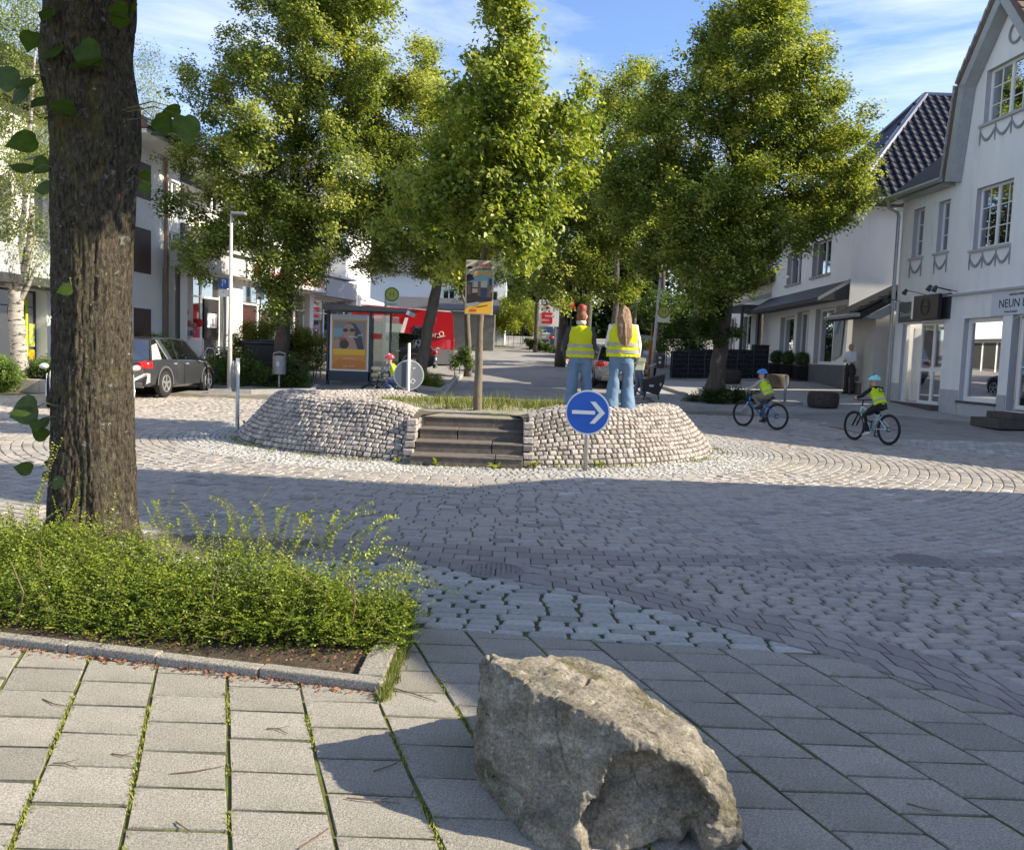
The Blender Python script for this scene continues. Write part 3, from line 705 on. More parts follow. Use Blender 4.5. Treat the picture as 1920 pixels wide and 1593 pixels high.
W.block('name_board', U(22.3), U(20.45), 3.0, 3.58, .005, .03, mat('sign_pale', (.56, .60, .66), .6))
wtext(W, 'NEUN L', .30, U(22.0), 3.28, M_INK, off=.035, align='LEFT'); wtext(W, 'FRISEURE & MORE', .07, U(21.6), 3.5, M_INK, off=.035, align='LEFT'); wtext(W, 'Beauty & Lifestyle', .07, U(21.75), 3.08, M_INK, off=.035, align='LEFT')
sg = thing('projecting_sign', 'black box sign with faint round emblem above the open shop door', 'shop sign', W.p(U(24.85), 3.3, .3))
b = MB(); W.bar(b, U(25.5), U(24.2), 3.0, 3.7, .25, .36); b.build('panel', mat('sign_black', (.012, .011, .011), .4), sg, world=True, bevel=.01)
b = MB(); W.bar(b, U(25.6), U(25.5), 3.04, 3.72, .05, .36); b.build('side_board', M_FRAME, sg, world=True)
b = MB(); b.torus(W.p(U(24.85), 3.36, .365), W.n, .24, .012, 24, 5); b.torus(W.p(U(24.85), 3.36, .365), W.n, .17, .006, 24, 5); b.build('emblem', mat('emblem_grey', (.035, .032, .03), .5), sg, world=True)
wtext_root = sg
q = W.p(U(24.85), 3.36, .362)-Vector(sg.location); text('RESTAURANT', .07, q, (PI/2, 0, ang if W.d.cross(Vector((0, 0, 1))).dot(W.n) > 0 else ang+PI), mat('emblem_grey', (.05, .05, .05)), sg, name='emblem_lettering')
b = MB(); W.bar(b, U(25.55), U(24.15), 3.0, 3.72, 0., .05); b.build('bracket', M_DARKF, sg, world=True)
for i, (y, zz) in enumerate(((26.6, 3.7), (25.5, 3.88), (24.2, 3.9), (23.9, 3.86))):
    t = thing('spot_lamp', ['small black spot lamp on arm over the olive sign, farthest one', 'small black spot lamp on arm over the left edge of black box sign', 'small black spot lamp over the right edge of black box sign', 'small black spot lamp on wall right of the black box sign'][i], 'spot lamp', W.p(U(y), zz-.1, 0), group='spot lamps above the shop signs')
    b = MB(); b.loft([W.p(U(y), zz-.12, .0), W.p(U(y+.25), zz, .4), W.p(U(y+.3), zz-.02, .46)], .012, 6); b.build('arm', M_DARKF, t, world=True)
    b = MB(); b.loft([W.p(U(y+.3), zz+.04, .44), W.p(U(y+.3), zz-.1, .52)], [.045, .075], 10); b.build('lamp_head', M_DARKF, t, world=True)
# roofs, back body
b = MB()
prof_g = [(U(24.35), 6.8), (U(24.0), 9.3), (U(22.43), 11.3), (U(20.86), 9.3), (U(20.5), 6.8)]
for (p0, p1) in zip(prof_g, prof_g[1:]):
    o0, o1 = .38, -9.
    d = Vector((p1[0]-p0[0], p1[1]-p0[1])).normalized(); nn = (-d[1]*.12, d[0]*.12)
    if nn[1] < 0: nn = (-nn[0], -nn[1])
    A, B = W.p(*p0, o0), W.p(*p1, o0); b.prism([A, B, W.p(p1[0]+nn[0], p1[1]+nn[1], o0), W.p(p0[0]+nn[0], p0[1]+nn[1], o0)], W.n*(o1-o0))
b.build('roof', M_TILEB, gh, world=True)
b = MB()
for (p0, p1) in zip(prof_g, prof_g[1:]):
    d = Vector((p1[0]-p0[0], p1[1]-p0[1])).normalized(); nn = (d[1]*.25, -d[0]*.25)
    A = [p0, p1, (p1[0]-nn[0]*.0+(nn[0] if nn[1] < 0 else -nn[0]), p1[1]-abs(nn[1])), (p0[0]+(nn[0] if nn[1] < 0 else -nn[0]), p0[1]-abs(nn[1]))]
    b.prism([W.p(*t, .36) for t in A], W.n*-.34)
b.build('verge_board', M_VERGE, gh, world=True)
# verge tiles along the visible right-hand slope and left slope
for (p0, p1) in ((prof_g[2], prof_g[3]), (prof_g[1], prof_g[2]), (prof_g[0], prof_g[1])):
    n = int(math.hypot(p1[0]-p0[0], p1[1]-p0[1])/.3)
    for i in range(n):
        t0, t1 = i/n, (i+1.12)/n; a = (p0[0]+(p1[0]-p0[0])*t0, p0[1]+(p1[1]-p0[1])*t0); c = (p0[0]+(p1[0]-p0[0])*t1, p0[1]+(p1[1]-p0[1])*t1)
        d = Vector((c[0]-a[0], c[1]-a[1])).normalized(); nn = (-d[1]*.15, d[0]*.15)
        if nn[1] < 0: nn = (-nn[0], -nn[1])
        b = MB(); b.prism([W.p(a[0]+nn[0]*.8, a[1]+nn[1]*.8, .41), W.p(c[0]+nn[0]*1.1, c[1]+nn[1]*1.1, .41), W.p(c[0]+nn[0]*1.4, c[1]+nn[1]*1.4, .41), W.p(a[0]+nn[0]*1.15, a[1]+nn[1]*1.15, .41)], W.n*-.3)
        b.build('verge_tile', M_VERGE if p1[0] <= prof_g[2][0]+.01 else M_TILEB, gh, world=True)
# left wing roof + gutter
b = MB(); u0, u1 = -.25, U(24.4)
b.prism([W.p(u0, 6.92, .38), W.p(u0, 9.9, -3.2), W.p(u0, 9.75, -3.3), W.p(u0, 6.8, .3)], W.d*(u1-u0)); b.build('wing_roof', M_ROOFD, gh, world=True)
b = MB(); b.loft([W.p(u0-.1, 6.85, .44), W.p(u1, 6.87, .44)], .075, 10); W.bar(b, u0, u1, 6.72, 6.8, 0, .36); b.build('gutter', M_ZINC, gh, world=True)
b = MB(); b.loft([W.p(-.2, 6.8, .42), W.p(-.22, 6.6, .36), W.p(-.1, 6.45, .12), W.p(-.05, 6.3, .1), W.p(-.05, .5, .1)], .06, 10); b.build('downpipe', M_ZINC, gh, world=True)
# closed body
BE = 9.
b = MB(); pts = [(gx(yN)+.0, yN), (gx(yN)+BE, yN), (gx(yS)+BE, yS), (gx(yS), yS)]
for (p0, p1) in zip(pts[:3], pts[1:]): b.poly([(p0[0]+.002, p0[1], 0), (p1[0], p1[1], 0), (p1[0], p1[1], 6.88), (p0[0]+.002, p0[1], 6.88)])
b.build('side_wall', M_PALE, gh, world=True)
# lean-to wing south of it, out of the frame, its slope shaped to shade the road
lw = thing('unseen_annex', 'unseen low annex beside the gabled house, lean-to roof shaped to shade the road', 'annex', (12.9, 16, 0))
b = MB(); b.prism([(12.6, 11.9, 0), (12.6, 11.9, 2.1), (12.6, 17.5, 5.3), (12.6, 20.38, 6.1), (12.6, 20.38, 0)], (8, 0, 0)); b.build('wall', M_PALE, lw, world=True)
b = MB(); b.prism([(12.45, 11.7, 2.06), (12.45, 17.5, 5.36), (12.45, 17.5, 5.42), (12.45, 11.7, 2.12)], (8.1, 0, 0)); b.build('roof', M_ROOFD, lw, world=True)
# unseen house right of the view, outline shaped to cast the foreground shadow
sh = thing('unseen_house', 'unseen white house right of the pavement, gable and chimney shaped to cast the foreground shadow', 'house', (10, 5, 0))
pr = [(1.0, 0), (1.0, 4.9), (1.9, 5.3), (3.7, 6.15), (5.9, 7.6), (6.6, 8.9), (6.7, 14.5), (7.65, 14.5), (7.6, 8.5), (7.45, 6.7), (8.9, 5.9), (10.0, 5.1), (9.85, 4.4), (9.72, 3.4), (9.6, 0)]
b = MB(); b.prism([(9.0, y, z) for y, z in pr], (9, 0, 0)); b.build('wall', M_WHITE, sh, world=True)
b = MB()
for (a, c) in zip(pr[1:5], pr[2:6]): b.prism([(8.9, a[0], a[1]+.01), (8.9, c[0], c[1]+.01), (8.9, c[0], c[1]+.1), (8.9, a[0], a[1]+.1)], (9.2, 0, 0))
b.build('roof', M_TILEB, sh, world=True)
# ---------- white house with glazed roof
wh = thing('white_house', 'white two-storey house with dark blue glazed hipped roof and slate pent awning', 'house', (12, 32, 0))
wx = lambda y: 11.8+.025*(y-29.9)
y0, y1 = 30.5, 40.7; LW = math.hypot(y1-y0, wx(y1)-wx(y0)); UW = lambda y: (y1-y)/(y1-y0)*LW
ow = [(UW(34.06), UW(31.95), 1.62, 3.77), (UW(38.9), UW(36.85), 1.62, 3.65), (UW(36.45), UW(34.88), .9, 3.77), (UW(34.9), UW(32.75), 5.1, 6.45), (UW(38.38), UW(36.3), 5.06, 6.45)]
WW = Wall(wh, (wx(y1), y1), (wx(y0), y0), (-1, .025), 0, 7.25, M_WHITE2, ow, mrev=M_REVEAL, depth=.25)
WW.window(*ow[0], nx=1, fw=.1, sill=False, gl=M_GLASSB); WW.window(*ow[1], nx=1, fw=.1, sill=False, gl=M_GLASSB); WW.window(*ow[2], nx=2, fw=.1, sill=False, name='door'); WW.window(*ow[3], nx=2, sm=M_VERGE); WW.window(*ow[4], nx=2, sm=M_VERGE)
WW.block('plinth', 0, UW(36.47), 0, 1.6, .002, .04, M_PLD); WW.block('plinth', UW(34.86), LW+.04, 0, 1.6, .002, .04, M_PLD)
b = MB(); b.poly([(wx(y0), y0, 0), (20, y0, 0), (20, y0, 7.25), (wx(y0), y0, 7.25)]); b.poly([(wx(y1), y1, 0), (20, y1, 0), (20, y1, 7.25), (wx(y1), y1, 7.25)]); b.poly([(20, y0, 0), (20, y1, 0), (20, y1, 7.25), (20, y0, 7.25)]); b.build('side_wall', M_WHITE2, wh, world=True)
b = MB(); b.bbox((11.87, 30.46, 0), (13.5, 30.498, 1.6)); b.build('plinth', M_PLD, wh, world=True)
# pent awning
b = MB(); b.prism([WW.p(-.3, 4.62, 0), WW.p(-.3, 3.98, 1.05), WW.p(-.3, 3.86, 1.03), WW.p(-.3, 3.95, 0)], WW.d*(LW+.25)); b.build('pent_roof', mat('slate_pent', (.06, .062, .066), .6, (.085, .087, .09), 8., bump=.008, bscale=22), wh, world=True)
for k in range(34):
    u = -.3+k*(LW+.25)/34
    b = MB(); b.prism([WW.p(u+.012, 4.63, .005), WW.p(u+.012, 3.99, 1.07), WW.p(u+.012, 3.965, 1.07), WW.p(u+.012, 4.605, .005)], WW.d*((LW+.25)/34-.03)); b.build('slate', mat('slate_strip', (.05, .052, .056), .55, (.08, .082, .086), 9.), wh, world=True)
b = MB(); b.prism([WW.p(LW-.05, 4.66, 0), WW.p(LW-.05, 3.98, 1.1), WW.p(LW-.05, 3.86, 1.1), WW.p(LW-.05, 4.52, 0)], WW.d*.05); b.build('pent_verge', M_VERGE, wh, world=True)
# poster board by the corner
b = MB(); b.poly([WW.p(LW-1.25, 1.75, .06), WW.p(LW-.35, 1.95, .06), WW.p(LW-.15, 3.75, .06), WW.p(LW-1.1, 3.75, .06)]); b.build('banner', mat('banner_print', (.42, .42, .40), .8, (.30, .33, .34), 2.), wh, world=True)
b = MB(); b.poly([WW.p(LW-1.0, 2.7, .07), WW.p(LW-.8, 2.75, .07), WW.p(LW-.45, 3.3, .07), WW.p(LW-.7, 3.2, .07)]); b.build('banner_mark', mat('banner_blue', (.05, .22, .42), .8), wh, world=True)
# eaves, gutters and tiled hip roof
b = MB(); ex = .45
b.bbox((wx(y0)-ex, y0-ex, 7.2), (20.3, y1+ex, 7.32)); b.build('eaves', mat('eaves_dark', (.06, .055, .05), .8), wh, world=True)
b = MB(); b.loft([(wx(y0)-ex-.05, y1+ex, 7.36), (wx(y0)-ex-.05, y0-ex-.05, 7.36), (20.3, y0-ex-.05, 7.36)], .08, 8); b.build('gutter', M_ZINC, wh, world=True)
E0 = Vector((wx(y0)-ex, y0-ex, 7.34)); E1 = Vector((wx(y1)-ex, y1+ex, 7.34)); A0 = Vector((15.9, 34.7, 12.35)); A1 = Vector((21, 34.7, 12.35)); E2 = Vector((21, y0-ex, 7.34)); E3 = Vector((21, y1+ex, 7.34))
b = MB(); b.poly([E0, E2, A1, A0]); b.poly([E1, E0, A0]); b.poly([E3, E1, A0, A1]); b.build('roof', M_TILE, wh, world=True)
b = MB(); b.loft([E0, A0, A1], .13, 8); b.loft([E1, A0], .13, 8); b.build('ridge_tiles', mat('ridge_tile', (.03, .035, .06), .2, spec=.8, coat=.6), wh, world=True)
# pantiles, each one its own curved piece
def tile_mesh(w, l):
    vs = []; fs = []
    for j, y in enumerate((0, l)):
        for i in range(7):
            x = w*i/6*1.04; vs.append((x, y, .055*math.sin(PI*min(1, i/3.6))+.02*(1-j)+.012)); vs.append((x, y, .055*math.sin(PI*min(1, i/3.6))+.02*(1-j)-.006))
    fs = [(2*i, 2*i+2, 14+2*i+2, 14+2*i) for i in range(6)]+[(2*i+1, 2*i, 2*i+2, 2*i+3) [::-1] for i in range(6)]
    me = bpy.data.meshes.new('roof_tile'); me.from_pydata(vs, [], fs); me.materials.append(M_TILE); me.polygons.foreach_set('use_smooth', [True]*len(fs)); return me
tm = tile_mesh(.32, .42); rest = MB(); cnt = []
def tile_plane(O, ex_, ey_, inside, nu, nv):
    ez_ = ex_.cross(ey_).normalized(); M0 = Matrix((ex_, ey_, ez_)).transposed()
    for j in range(nv):
        for i in range(nu):
            p = O+ex_*(i*.32)+ey_*(j*.36)+ez_*.01
            if inside(p+ex_*.16+ey_*.18): cnt.append(((p-CAMP).length, p, M0))
s1 = (A0-E0); ey1 = Vector((0, 34.7-(y0-ex), 5.01)).normalized(); ex1 = Vector((1, 0, 0))
def in1(p):
    t = (p.y-E0.y)/(34.7-E0.y); return p.x > E0.x+(A0.x-E0.x)*t+.05 and t < 1 and p.x < 20.6
tile_plane(E0.copy(), ex1, ey1, in1, 30, 20)
ey2 = Vector((A0.x-E0.x, 0, 5.01)).normalized(); ex2 = Vector((0, -1, 0))
def in2(p):
    t = (p.x-E0.x)/(A0.x-E0.x); return E0.y+(34.7-E0.y)*t+.1 < p.y < E1.y-(E1.y-34.7)*t-.1 and t < 1
tile_plane(E1.copy(), ex2, ey2, in2, 36, 22)
cnt.sort(key=lambda c: (c[1].x > 16.5, c[0]))
for i, (d_, p, M0) in enumerate(cnt):
    if i < 300:
        o = linkmesh('roof_tile', tm, wh); o.location = p-Vector(wh.location); o.rotation_euler = M0.to_euler()
    else: rest.add([M0 @ v.co+p for v in tm.vertices], [tuple(f_.vertices) for f_ in tm.polygons])
rest.build('roof_tiles', M_TILE, wh, world=True, smooth=True, kind='stuff')
# porch between the two houses
po = thing('side_porch', 'small beige porch with dark tiled lean-to roof between the two houses', 'porch', (12.5, 28, 0))
b = MB(); b.bbox((11.72, 27.9, 0), (14, 29.8, 3.3)); b.build('wall', M_BEIGE, po, world=True)
b = MB(); b.prism([(10.98, 27.5, 3.28), (13.2, 27.5, 4.45), (13.2, 27.5, 4.3), (11.08, 27.5, 3.1)], (0, 2.8, 0)); b.build('roof', M_ROOFD, po, world=True)
for i in range(7):
    for j in range(2):
        t0, t1 = i/7, (i+1.1)/7; b = MB(); x0_, x1_ = 10.93+2.2*t0, 10.93+2.2*t1; z0_, z1_ = 3.33+1.17*t0, 3.33+1.17*t1
        b.prism([(x0_, 27.45+j*.35, z0_+.05), (x1_, 27.45+j*.35, z1_+.01), (x1_, 27.45+j*.35, z1_-.03), (x0_, 27.45+j*.35, z0_)], (0, .33, 0)); b.build('roof_tile', M_ROOFD, po, world=True)
b = MB(); b.loft([(10.93, 27.4, 3.22), (10.93, 30.3, 3.22)], .07, 8); b.prism([(11.18, 27.48, 3.15), (13.08, 27.48, 4.2), (13.08, 27.48, 3.95), (11.68, 27.48, 3.1)], (0, .04, 0)); b.build('gutter', M_VERGE, po, world=True)
# wooden steps beside the man
ws = thing('timber_steps', 'short flight of weathered brown timber steps beside the white house', 'steps', (11.7, 29.5, .7))
for i in range(4):
    b = MB(); b.bbox((11.6+.0*i, 28.7+.28*i, .55), (12.3, 29.0+.28*i, .85+.22*(i+1)-.04)); b.build('riser', mat('old_timber', (.13, .095, .065), .9, (.19, .15, .11), 14., stretch=(1, 8, 8)), ws, world=True)
    b = MB(); b.bbox((11.55, 28.67+.28*i, .85+.22*(i+1)-.04), (12.32, 29.02+.28*i, .85+.22*(i+1))); b.build('tread', mat('pale_timber', (.42, .38, .32), .9), ws, world=True)
# ---------- low dark-roofed house further up on the right
lh = thing('low_house', 'low white house with dark roof, curtained windows and flat black canopy behind gabions', 'house', (12.3, 45, 0))
LH = Wall(lh, (12.5, 52), (12.2, 40.4), (-1, 0), 0, 5.5, M_WHITE, [(5, 7.2, 2., 4.1), (2, 3.8, 2., 4.1), (8.2, 9.6, 1.2, 4.2)], mrev=M_REVEAL)
LH.window(5, 7.2, 2., 4.1, nx=2); LH.window(2, 3.8, 2, 4.1, nx=2); LH.window(8.2, 9.6, 1.2, 4.2, nx=1, name='door', sill=False, m=M_DARKF)
LH.block('stripe', 0, 11.5, 4.75, 4.95, .002, .04, M_REVEAL); LH.block('canopy', 6.2, 11.4, 4.15, 4.3, 0, 1.6, M_DARKF); LH.block('canopy_post', 6.3, 6.42, 1., 4.15, 1.4, 1.52, M_DARKF); LH.block('canopy_post', 11.2, 11.32, 1., 4.15, 1.4, 1.52, M_DARKF)
b = MB(); b.prism([(11.4, 40.2, 5.4), (17, 40.2, 8.7), (22, 40.2, 5.4)], (0, 12, 0)); b.build('roof', M_ROOFD, lh, world=True)
b = MB(); b.poly([(12.2, 40.4, 0), (21, 40.4, 0), (21, 40.4, 5.4), (12.2, 40.4, 5.4)]); b.poly([(12.5, 52, 0), (21, 52, 0), (21, 52, 5.4), (12.5, 52, 5.4)]); b.build('side_wall', M_WHITE, lh, world=True)
for i in range(14):
    for j in range(2):
        b = MB(); x_, z_ = 11.3+j*.55, 5.42+j*.325; b.prism([(x_, 40.3+i*.8, z_+.03), (x_+.6, 40.3+i*.8, z_+.38), (x_+.6, 40.3+i*.8, z_+.33), (x_, 40.3+i*.8, z_-.02)], (0, .76, 0)); b.build('roof_sheet', M_ROOFD, lh, world=True)
# ---------- left: pharmacy block
ph = thing('pharmacy_building', 'white pharmacy building with slate cladding bands and red fascia lettering', 'building', (-12, 34, 0))
px_ = lambda y: -12.15+.22*(y-31)
M_FASC = mat('fascia_white', (.72, .71, .69), .6); M_FAG = mat('fascia_grey', (.42, .42, .42), .7)
D0 = (px_(31), 31.0); D1 = (px_(45.2), 45.2); LP = math.hypot(14.2, .22*14.2); UP = lambda y: (y-31)/14.2*LP
op = [(.45, 3.1, 1.15, 4.15), (UP(35.2), UP(38.6), 1.15, 4.1), (UP(39.2), UP(41.2), .9, 4.1), (UP(41.6), UP(45), 1.2, 4.0)]
WP = Wall(ph, D0, D1, (1, -.22), 0, 4.3, M_FASC, op, depth=.35, mrev=M_FAG)
M_SHOPG = glass('shop_glass', (.05, .05, .045), .35)
WP.window(*op[0], nx=2, glz=(1.75, 3.35), sill=False, fw=.09, gl=M_SHOPG, bars=.07)
for o_ in op[1:]: WP.window(*o_, nx=2, glz=(3.3,), sill=False, fw=.08, gl=M_SHOPG, bars=.06)
for (a, c) in ((.5, 1.7), (1.85, 3.05)): WP.block('panel', a, c, 1.2, 1.72, -.31, -.27, M_FASC)
WP.block('door_panel', 1.95, 2.95, 1.2, 3.3, -.29, -.27, mat('dark_door', (.03, .03, .032), .4))
for k in range(2): WP.block('notice', 2.1+k*.36, 2.42+k*.36, 2.2, 2.75, -.25, -.24, M_FRAME)
for k, (u, z, r, c) in enumerate(((.65, 2.7, .14, (.7, .2, .05)), (.9, 2.3, .12, (.6, .25, .2)), (1.5, 2.35, .17, (.7, .02, .03)), (1.2, 2.25, .1, (.5, .3, .25)), (.7, 1.95, .14, (.15, .35, .3)), (1.1, 1.95, .12, (.3, .2, .4)))):
    b = MB(); b.ell(WP.p(u, z, -.22), (r, r*.5, r)); b.build('window_decoration', mat('deco%d' % k if 0 else 'decoration_'+'abcdef'[k], c, .6), ph, world=True)
WP.block('fascia', -.6, 3.55, 4.25, 5.05, -.02, .55, M_FAG); WP.block('fascia_sign', UP(34.5), UP(41.6), 4.22, 4.98, -.02, .62, M_FASC); WP.block('canopy_edge', -.6, LP, 5.06, 5.16, -.02, .75, M_FASC)
WP.block('canopy_grey', UP(41.7), LP+.2, 4.1, 4.95, 0, .62, M_FAG)
M_RED = mat('sign_red', (.62, .03, .04), .5)
for tx in [wtext(WP, 'Hohendorf-Apotheke', .60, UP(36.05), 4.58, M_RED, off=.635, align='LEFT', sx=1.05)]: pass
b = MB()     # emblem: stylised red flower-like mark
for k in range(3):
    for s_ in (-1, 1): b.torus(WP.p(UP(35.2)+s_*.12, 4.8-k*.2, .65), WP.n, .08, .028, 10, 5)
b.build('emblem', M_RED, ph, world=True)
b = MB(); WP.bar(b, -.4, 4.2, .2, 1.0, .3, 1.6); b.build('entrance_ramp', mat('ramp', (.42, .40, .36), .9, (.36, .34, .31), 3.), ph, world=True)
b = MB()
for k in range(9): b.cyl(WP.p(-.3+k*.5, 1.0, 1.5), WP.p(-.3+k*.5, 1.35, 1.5), .02, n=6)
# upper storeys
UPX = -12.9
up_ops = [(1.0, 2.6, 6.5, 7.4), (4.2, 5.6, 6.5, 7.5), (7.2, 8.6, 6.5, 7.5), (4.4, 5.2, 5.4, 6.1), (7, 8, 5.4, 6.1)]
WU = Wall(ph, (UPX, 28.2), (UPX+1.5, 45.2), (1, -.09), 4.3, 8.3, M_WHITE, [(3.0, 3.8, 6.7, 7.4), (3.0, 3.8, 4.9, 5.6), (6, 7.4, 5.25, 6.0), (9, 10.4, 5.25, 6.0), (6, 7.4, 6.9, 7.8), (9, 10.4, 6.9, 7.8), (12, 13.4, 5.3, 6.2)], depth=.15)
for o_ in [(3.0, 3.8, 6.7, 7.4), (3.0, 3.8, 4.9, 5.6), (6, 7.4, 5.25, 6.0), (9, 10.4, 5.25, 6.0), (6, 7.4, 6.9, 7.8), (9, 10.4, 6.9, 7.8), (12, 13.4, 5.3, 6.2)]: WU.window(*o_, nx=2, sill=True)
for (u0_, u1_, a, c) in ((3.85, 5.95, 6.7, 7.9), (7.45, 8.95, 6.7, 7.9), (10.45, 15.5, 6.7, 7.9), (3.85, 5.95, 5.2, 6.0), (7.45, 8.95, 5.2, 6.0), (10.45, 11.95, 5.2, 6.0)): WU.block('slate_panel', u0_, u1_, a, c, .002, .05, M_SLATE)
WU.block('downpipe', 2.62, 2.72, .4, 8.1, .03, .12, mat('copper_pipe', (.30, .19, .14), .5))
WU.block('front_corner', 0, 2.5, 0, 4.3, -.3, 0, M_WHITE); WU.block('corner_window', .6, 1.7, 3.9, 5.4, -.02, .02, mat('brown_window', (.06, .03, .025), .5)); WU.block('corner_window', .6, 1.7, 1.5, 2.7, .002, .02, mat('brown_window')); WU.block('corner_window', .6, 1.7, 6.4, 7.6, -.02, .02, mat('brown_window'))
WU.block('beige_pier', 2.75, 4.6, 0, 4.25, -.1, .35, M_BEIGE); WU.block('balcony_front', 2.9, 5.2, 4.25, 5.0, 0, .55, M_FASC)
b = MB(); b.poly([(-22, 28.2, 0), (UPX, 28.2, 0), (UPX, 28.2, 8.28), (-22, 28.2, 8.28)]); b.poly([(-22, 45.2, 0), (UPX+1.5, 45.2, 0), (UPX+1.5, 45.2, 8.28), (-22, 45.2, 8.28)]); b.poly([(-22, 28.2, 0), (-22, 45.2, 0), (-22, 45.2, 8.28), (-22, 28.2, 8.28)]); b.build('side_wall', M_WHITE, ph, world=True)
b = MB(); WU.bar(b, -.6, 17.5, 8.15, 8.28, -.2, 1.1); b.build('soffit', M_WHITE, ph, world=True)
b = MB(); b.prism([WU.p(-.7, 8.29, 1.2), WU.p(-.7, 8.55, 1.25), WU.p(-.7, 10.9, -3.6), WU.p(-.7, 8.29, -9)], WU.d*18.5); b.build('roof', M_TILEB, ph, world=True)
b = MB(); b.loft([WU.p(-.8, 8.4, 1.3), WU.p(17.8, 8.4, 1.3)], .08, 8); b.build('gutter', M_ZINC, ph, world=True)
# white tower block beyond
tb = thing('white_block', 'bright white flat-topped apartment block with balcony beyond the pharmacy', 'building', (-9, 49, 0))
TB = Wall(tb, (-9.05, 45.4), (-9.05, 53), (1, 0), 0, 11.2, M_WHITE2, [(1.2, 2.2, 8.2, 9.4)]); TB.window(1.2, 2.2, 8.2, 9.4, nx=1)
TS = Wall(tb, (-14, 45.4), (-9.05, 45.4), (0, -1), 0, 11.2, M_WHITE, [(1.3, 2.5, 4.9, 6.4), (3.0, 4.4, 7.6, 8.9), (1, 2.4, 7.6, 8.9)]); TS.window(3.0, 4.4, 7.6, 8.9, nx=2); TS.window(1, 2.4, 7.6, 8.9, nx=2); TS.window(1.3, 2.5, 4.9, 6.4, nx=4, nz=4, fw=.04)
TS.block('balcony_front', 1.0, 5.0, 4.4, 5.3, .9, 1.0, M_FASC); TS.block('balcony_floor', 1.0, 5.0, 4.3, 4.4, 0, 1.0, M_FASC); TS.block('balcony_side', 4.9, 5.0, 4.41, 5.3, 0, .89, M_FASC); TS.block('balcony_front', .8, 4.6, 7.2, 8.1, .9, 1.0, M_FASC); TS.block('balcony_floor', .8, 4.6, 7.1, 7.2, 0, 1.0, M_FASC)
b = MB(); b.poly([(-14, 53, 0), (-9.05, 53, 0), (-9.05, 53, 11.2), (-14, 53, 11.2)]); b.bbox((-14.2, 45.2, 11.2), (-8.9, 53.2, 11.45)); b.build('roof', M_FAG, tb, world=True)
cs = thing('corner_shop', 'single-storey shop front with long white sign board behind the bus shelter', 'shop', (-9, 48, 0))
CS = Wall(cs, (-8.9, 45.3), (-8.7, 54), (1, 0), 0, 4.2, M_FAG, [(.5, 3.2, 1.4, 3.4), (3.7, 7.5, 1.4, 3.4)]); CS.window(.5, 3.2, 1.4, 3.4, nx=2, sill=False, gl=M_SHOPG); CS.window(3.7, 7.5, 1.4, 3.4, nx=3, sill=False, gl=M_SHOPG)
CS.block('sign_board', -.2, 8.7, 3.55, 4.45, .0, .5, M_FASC)
wtext(CS, 'Reisen · Reisebüro', .2, 1.6, 4.25, M_INK, off=.51); wtext(CS, 'Roter Bus', .36, 1.8, 3.9, M_INK, off=.51)
# left-most building with colourful shop window
ls = thing('newsagent_building', 'pale building with dark shopfront and yellow green posters behind the birch', 'building', (-15, 25, 0))
LS = Wall(ls, (-14.6, 20), (-14.6, 28.1), (1, 0), 0, 8.2, M_WHITE, [(3.3, 6.65, .45, 3.0), (3.4, 4.8, 4.6, 6.1), (6, 7.2, 4.6, 6.1)], depth=.4)
LS.window(3.3, 6.65, .45, 3.0, nx=3, glz=(2.5,), sill=False, m=M_DARKF, gl=M_SHOPG); LS.window(3.4, 4.8, 4.6, 6.1, nx=2); LS.window(6, 7.2, 4.6, 6.1, nx=2)
for (u0_, u1_, z0_, z1_, c, nm) in ((5.5, 6.05, 2.55, 2.85, (.7, .7, .02), 'yellow'), (5.3, 5.9, 2.2, 2.45, (.6, .02, .05), 'crimson'), (6.05, 6.15, 1.0, 2.7, (.55, .7, .02), 'lime'), (5.4, 6.0, 1.25, 1.45, (.5, .62, .02), 'lime'), (6.2, 6.5, .9, 1.2, (.75, .5, .02), 'orange'), (5.4, 6.0, 1.55, 2.1, (.45, .5, .42), 'print'), (6.2, 6.5, 1.3, 2.0, (.35, .4, .1), 'mustard'), (4.1, 4.6, 1.8, 2.5, (.5, .02, .02), 'scarlet')): LS.block('poster', u0_, u1_, z0_, z1_, -.335, -.31+.01*random.random(), mat('poster_'+nm, c, .6))
LS.block('canopy', 2.9, 7.0, 3.05, 3.3, 0, .9, M_DARKF); LS.block('canopy_board', 2.9, 7.0, 3.3, 4.1, 0, .8, mat('grey_board', (.36, .38, .41), .7))
b = MB(); b.poly([(-24, 20, 0), (-14.6, 20, 0), (-14.6, 20, 8.2), (-24, 20, 8.2)]); b.bbox((-24, 19.6, 8.2), (-14.2, 28.1, 8.5)); b.build('roof', M_ROOFD, ls, world=True)
# far houses up the street
fh = thing('far_house', 'white house with slate roof and dark windows up the street behind the red van', 'house', (-2.5, 66, 2))
FW = Wall(fh, (-12.4, 64), (-.8, 64), (0, -1), 1.5, 7.4, M_WHITE, [(6.9, 7.8, 4.6, 6.2), (8.5, 9.4, 4.6, 6.2), (10.1, 11.0, 4.6, 6.2)])
for u in (6.9, 8.5, 10.1): FW.window(u, u+.9, 4.6, 6.2, nx=2)
b = MB(); b.prism([(-13.0, 63.5, 7.35), (-13.0, 68, 11), (-13.0, 72.5, 7.35)], (12.8, 0, 0)); b.build('roof', M_SLATE, fh, world=True)
b = MB(); b.poly([(-.8, 64, 1), (-.8, 72, 1), (-.8, 72, 7.4), (-.8, 64, 7.4)]); b.poly([(-12.4, 64, 1), (-12.4, 72, 1), (-12.4, 72, 7.4), (-12.4, 64, 7.4)]); b.build('side_wall', M_WHITE, fh, world=True)
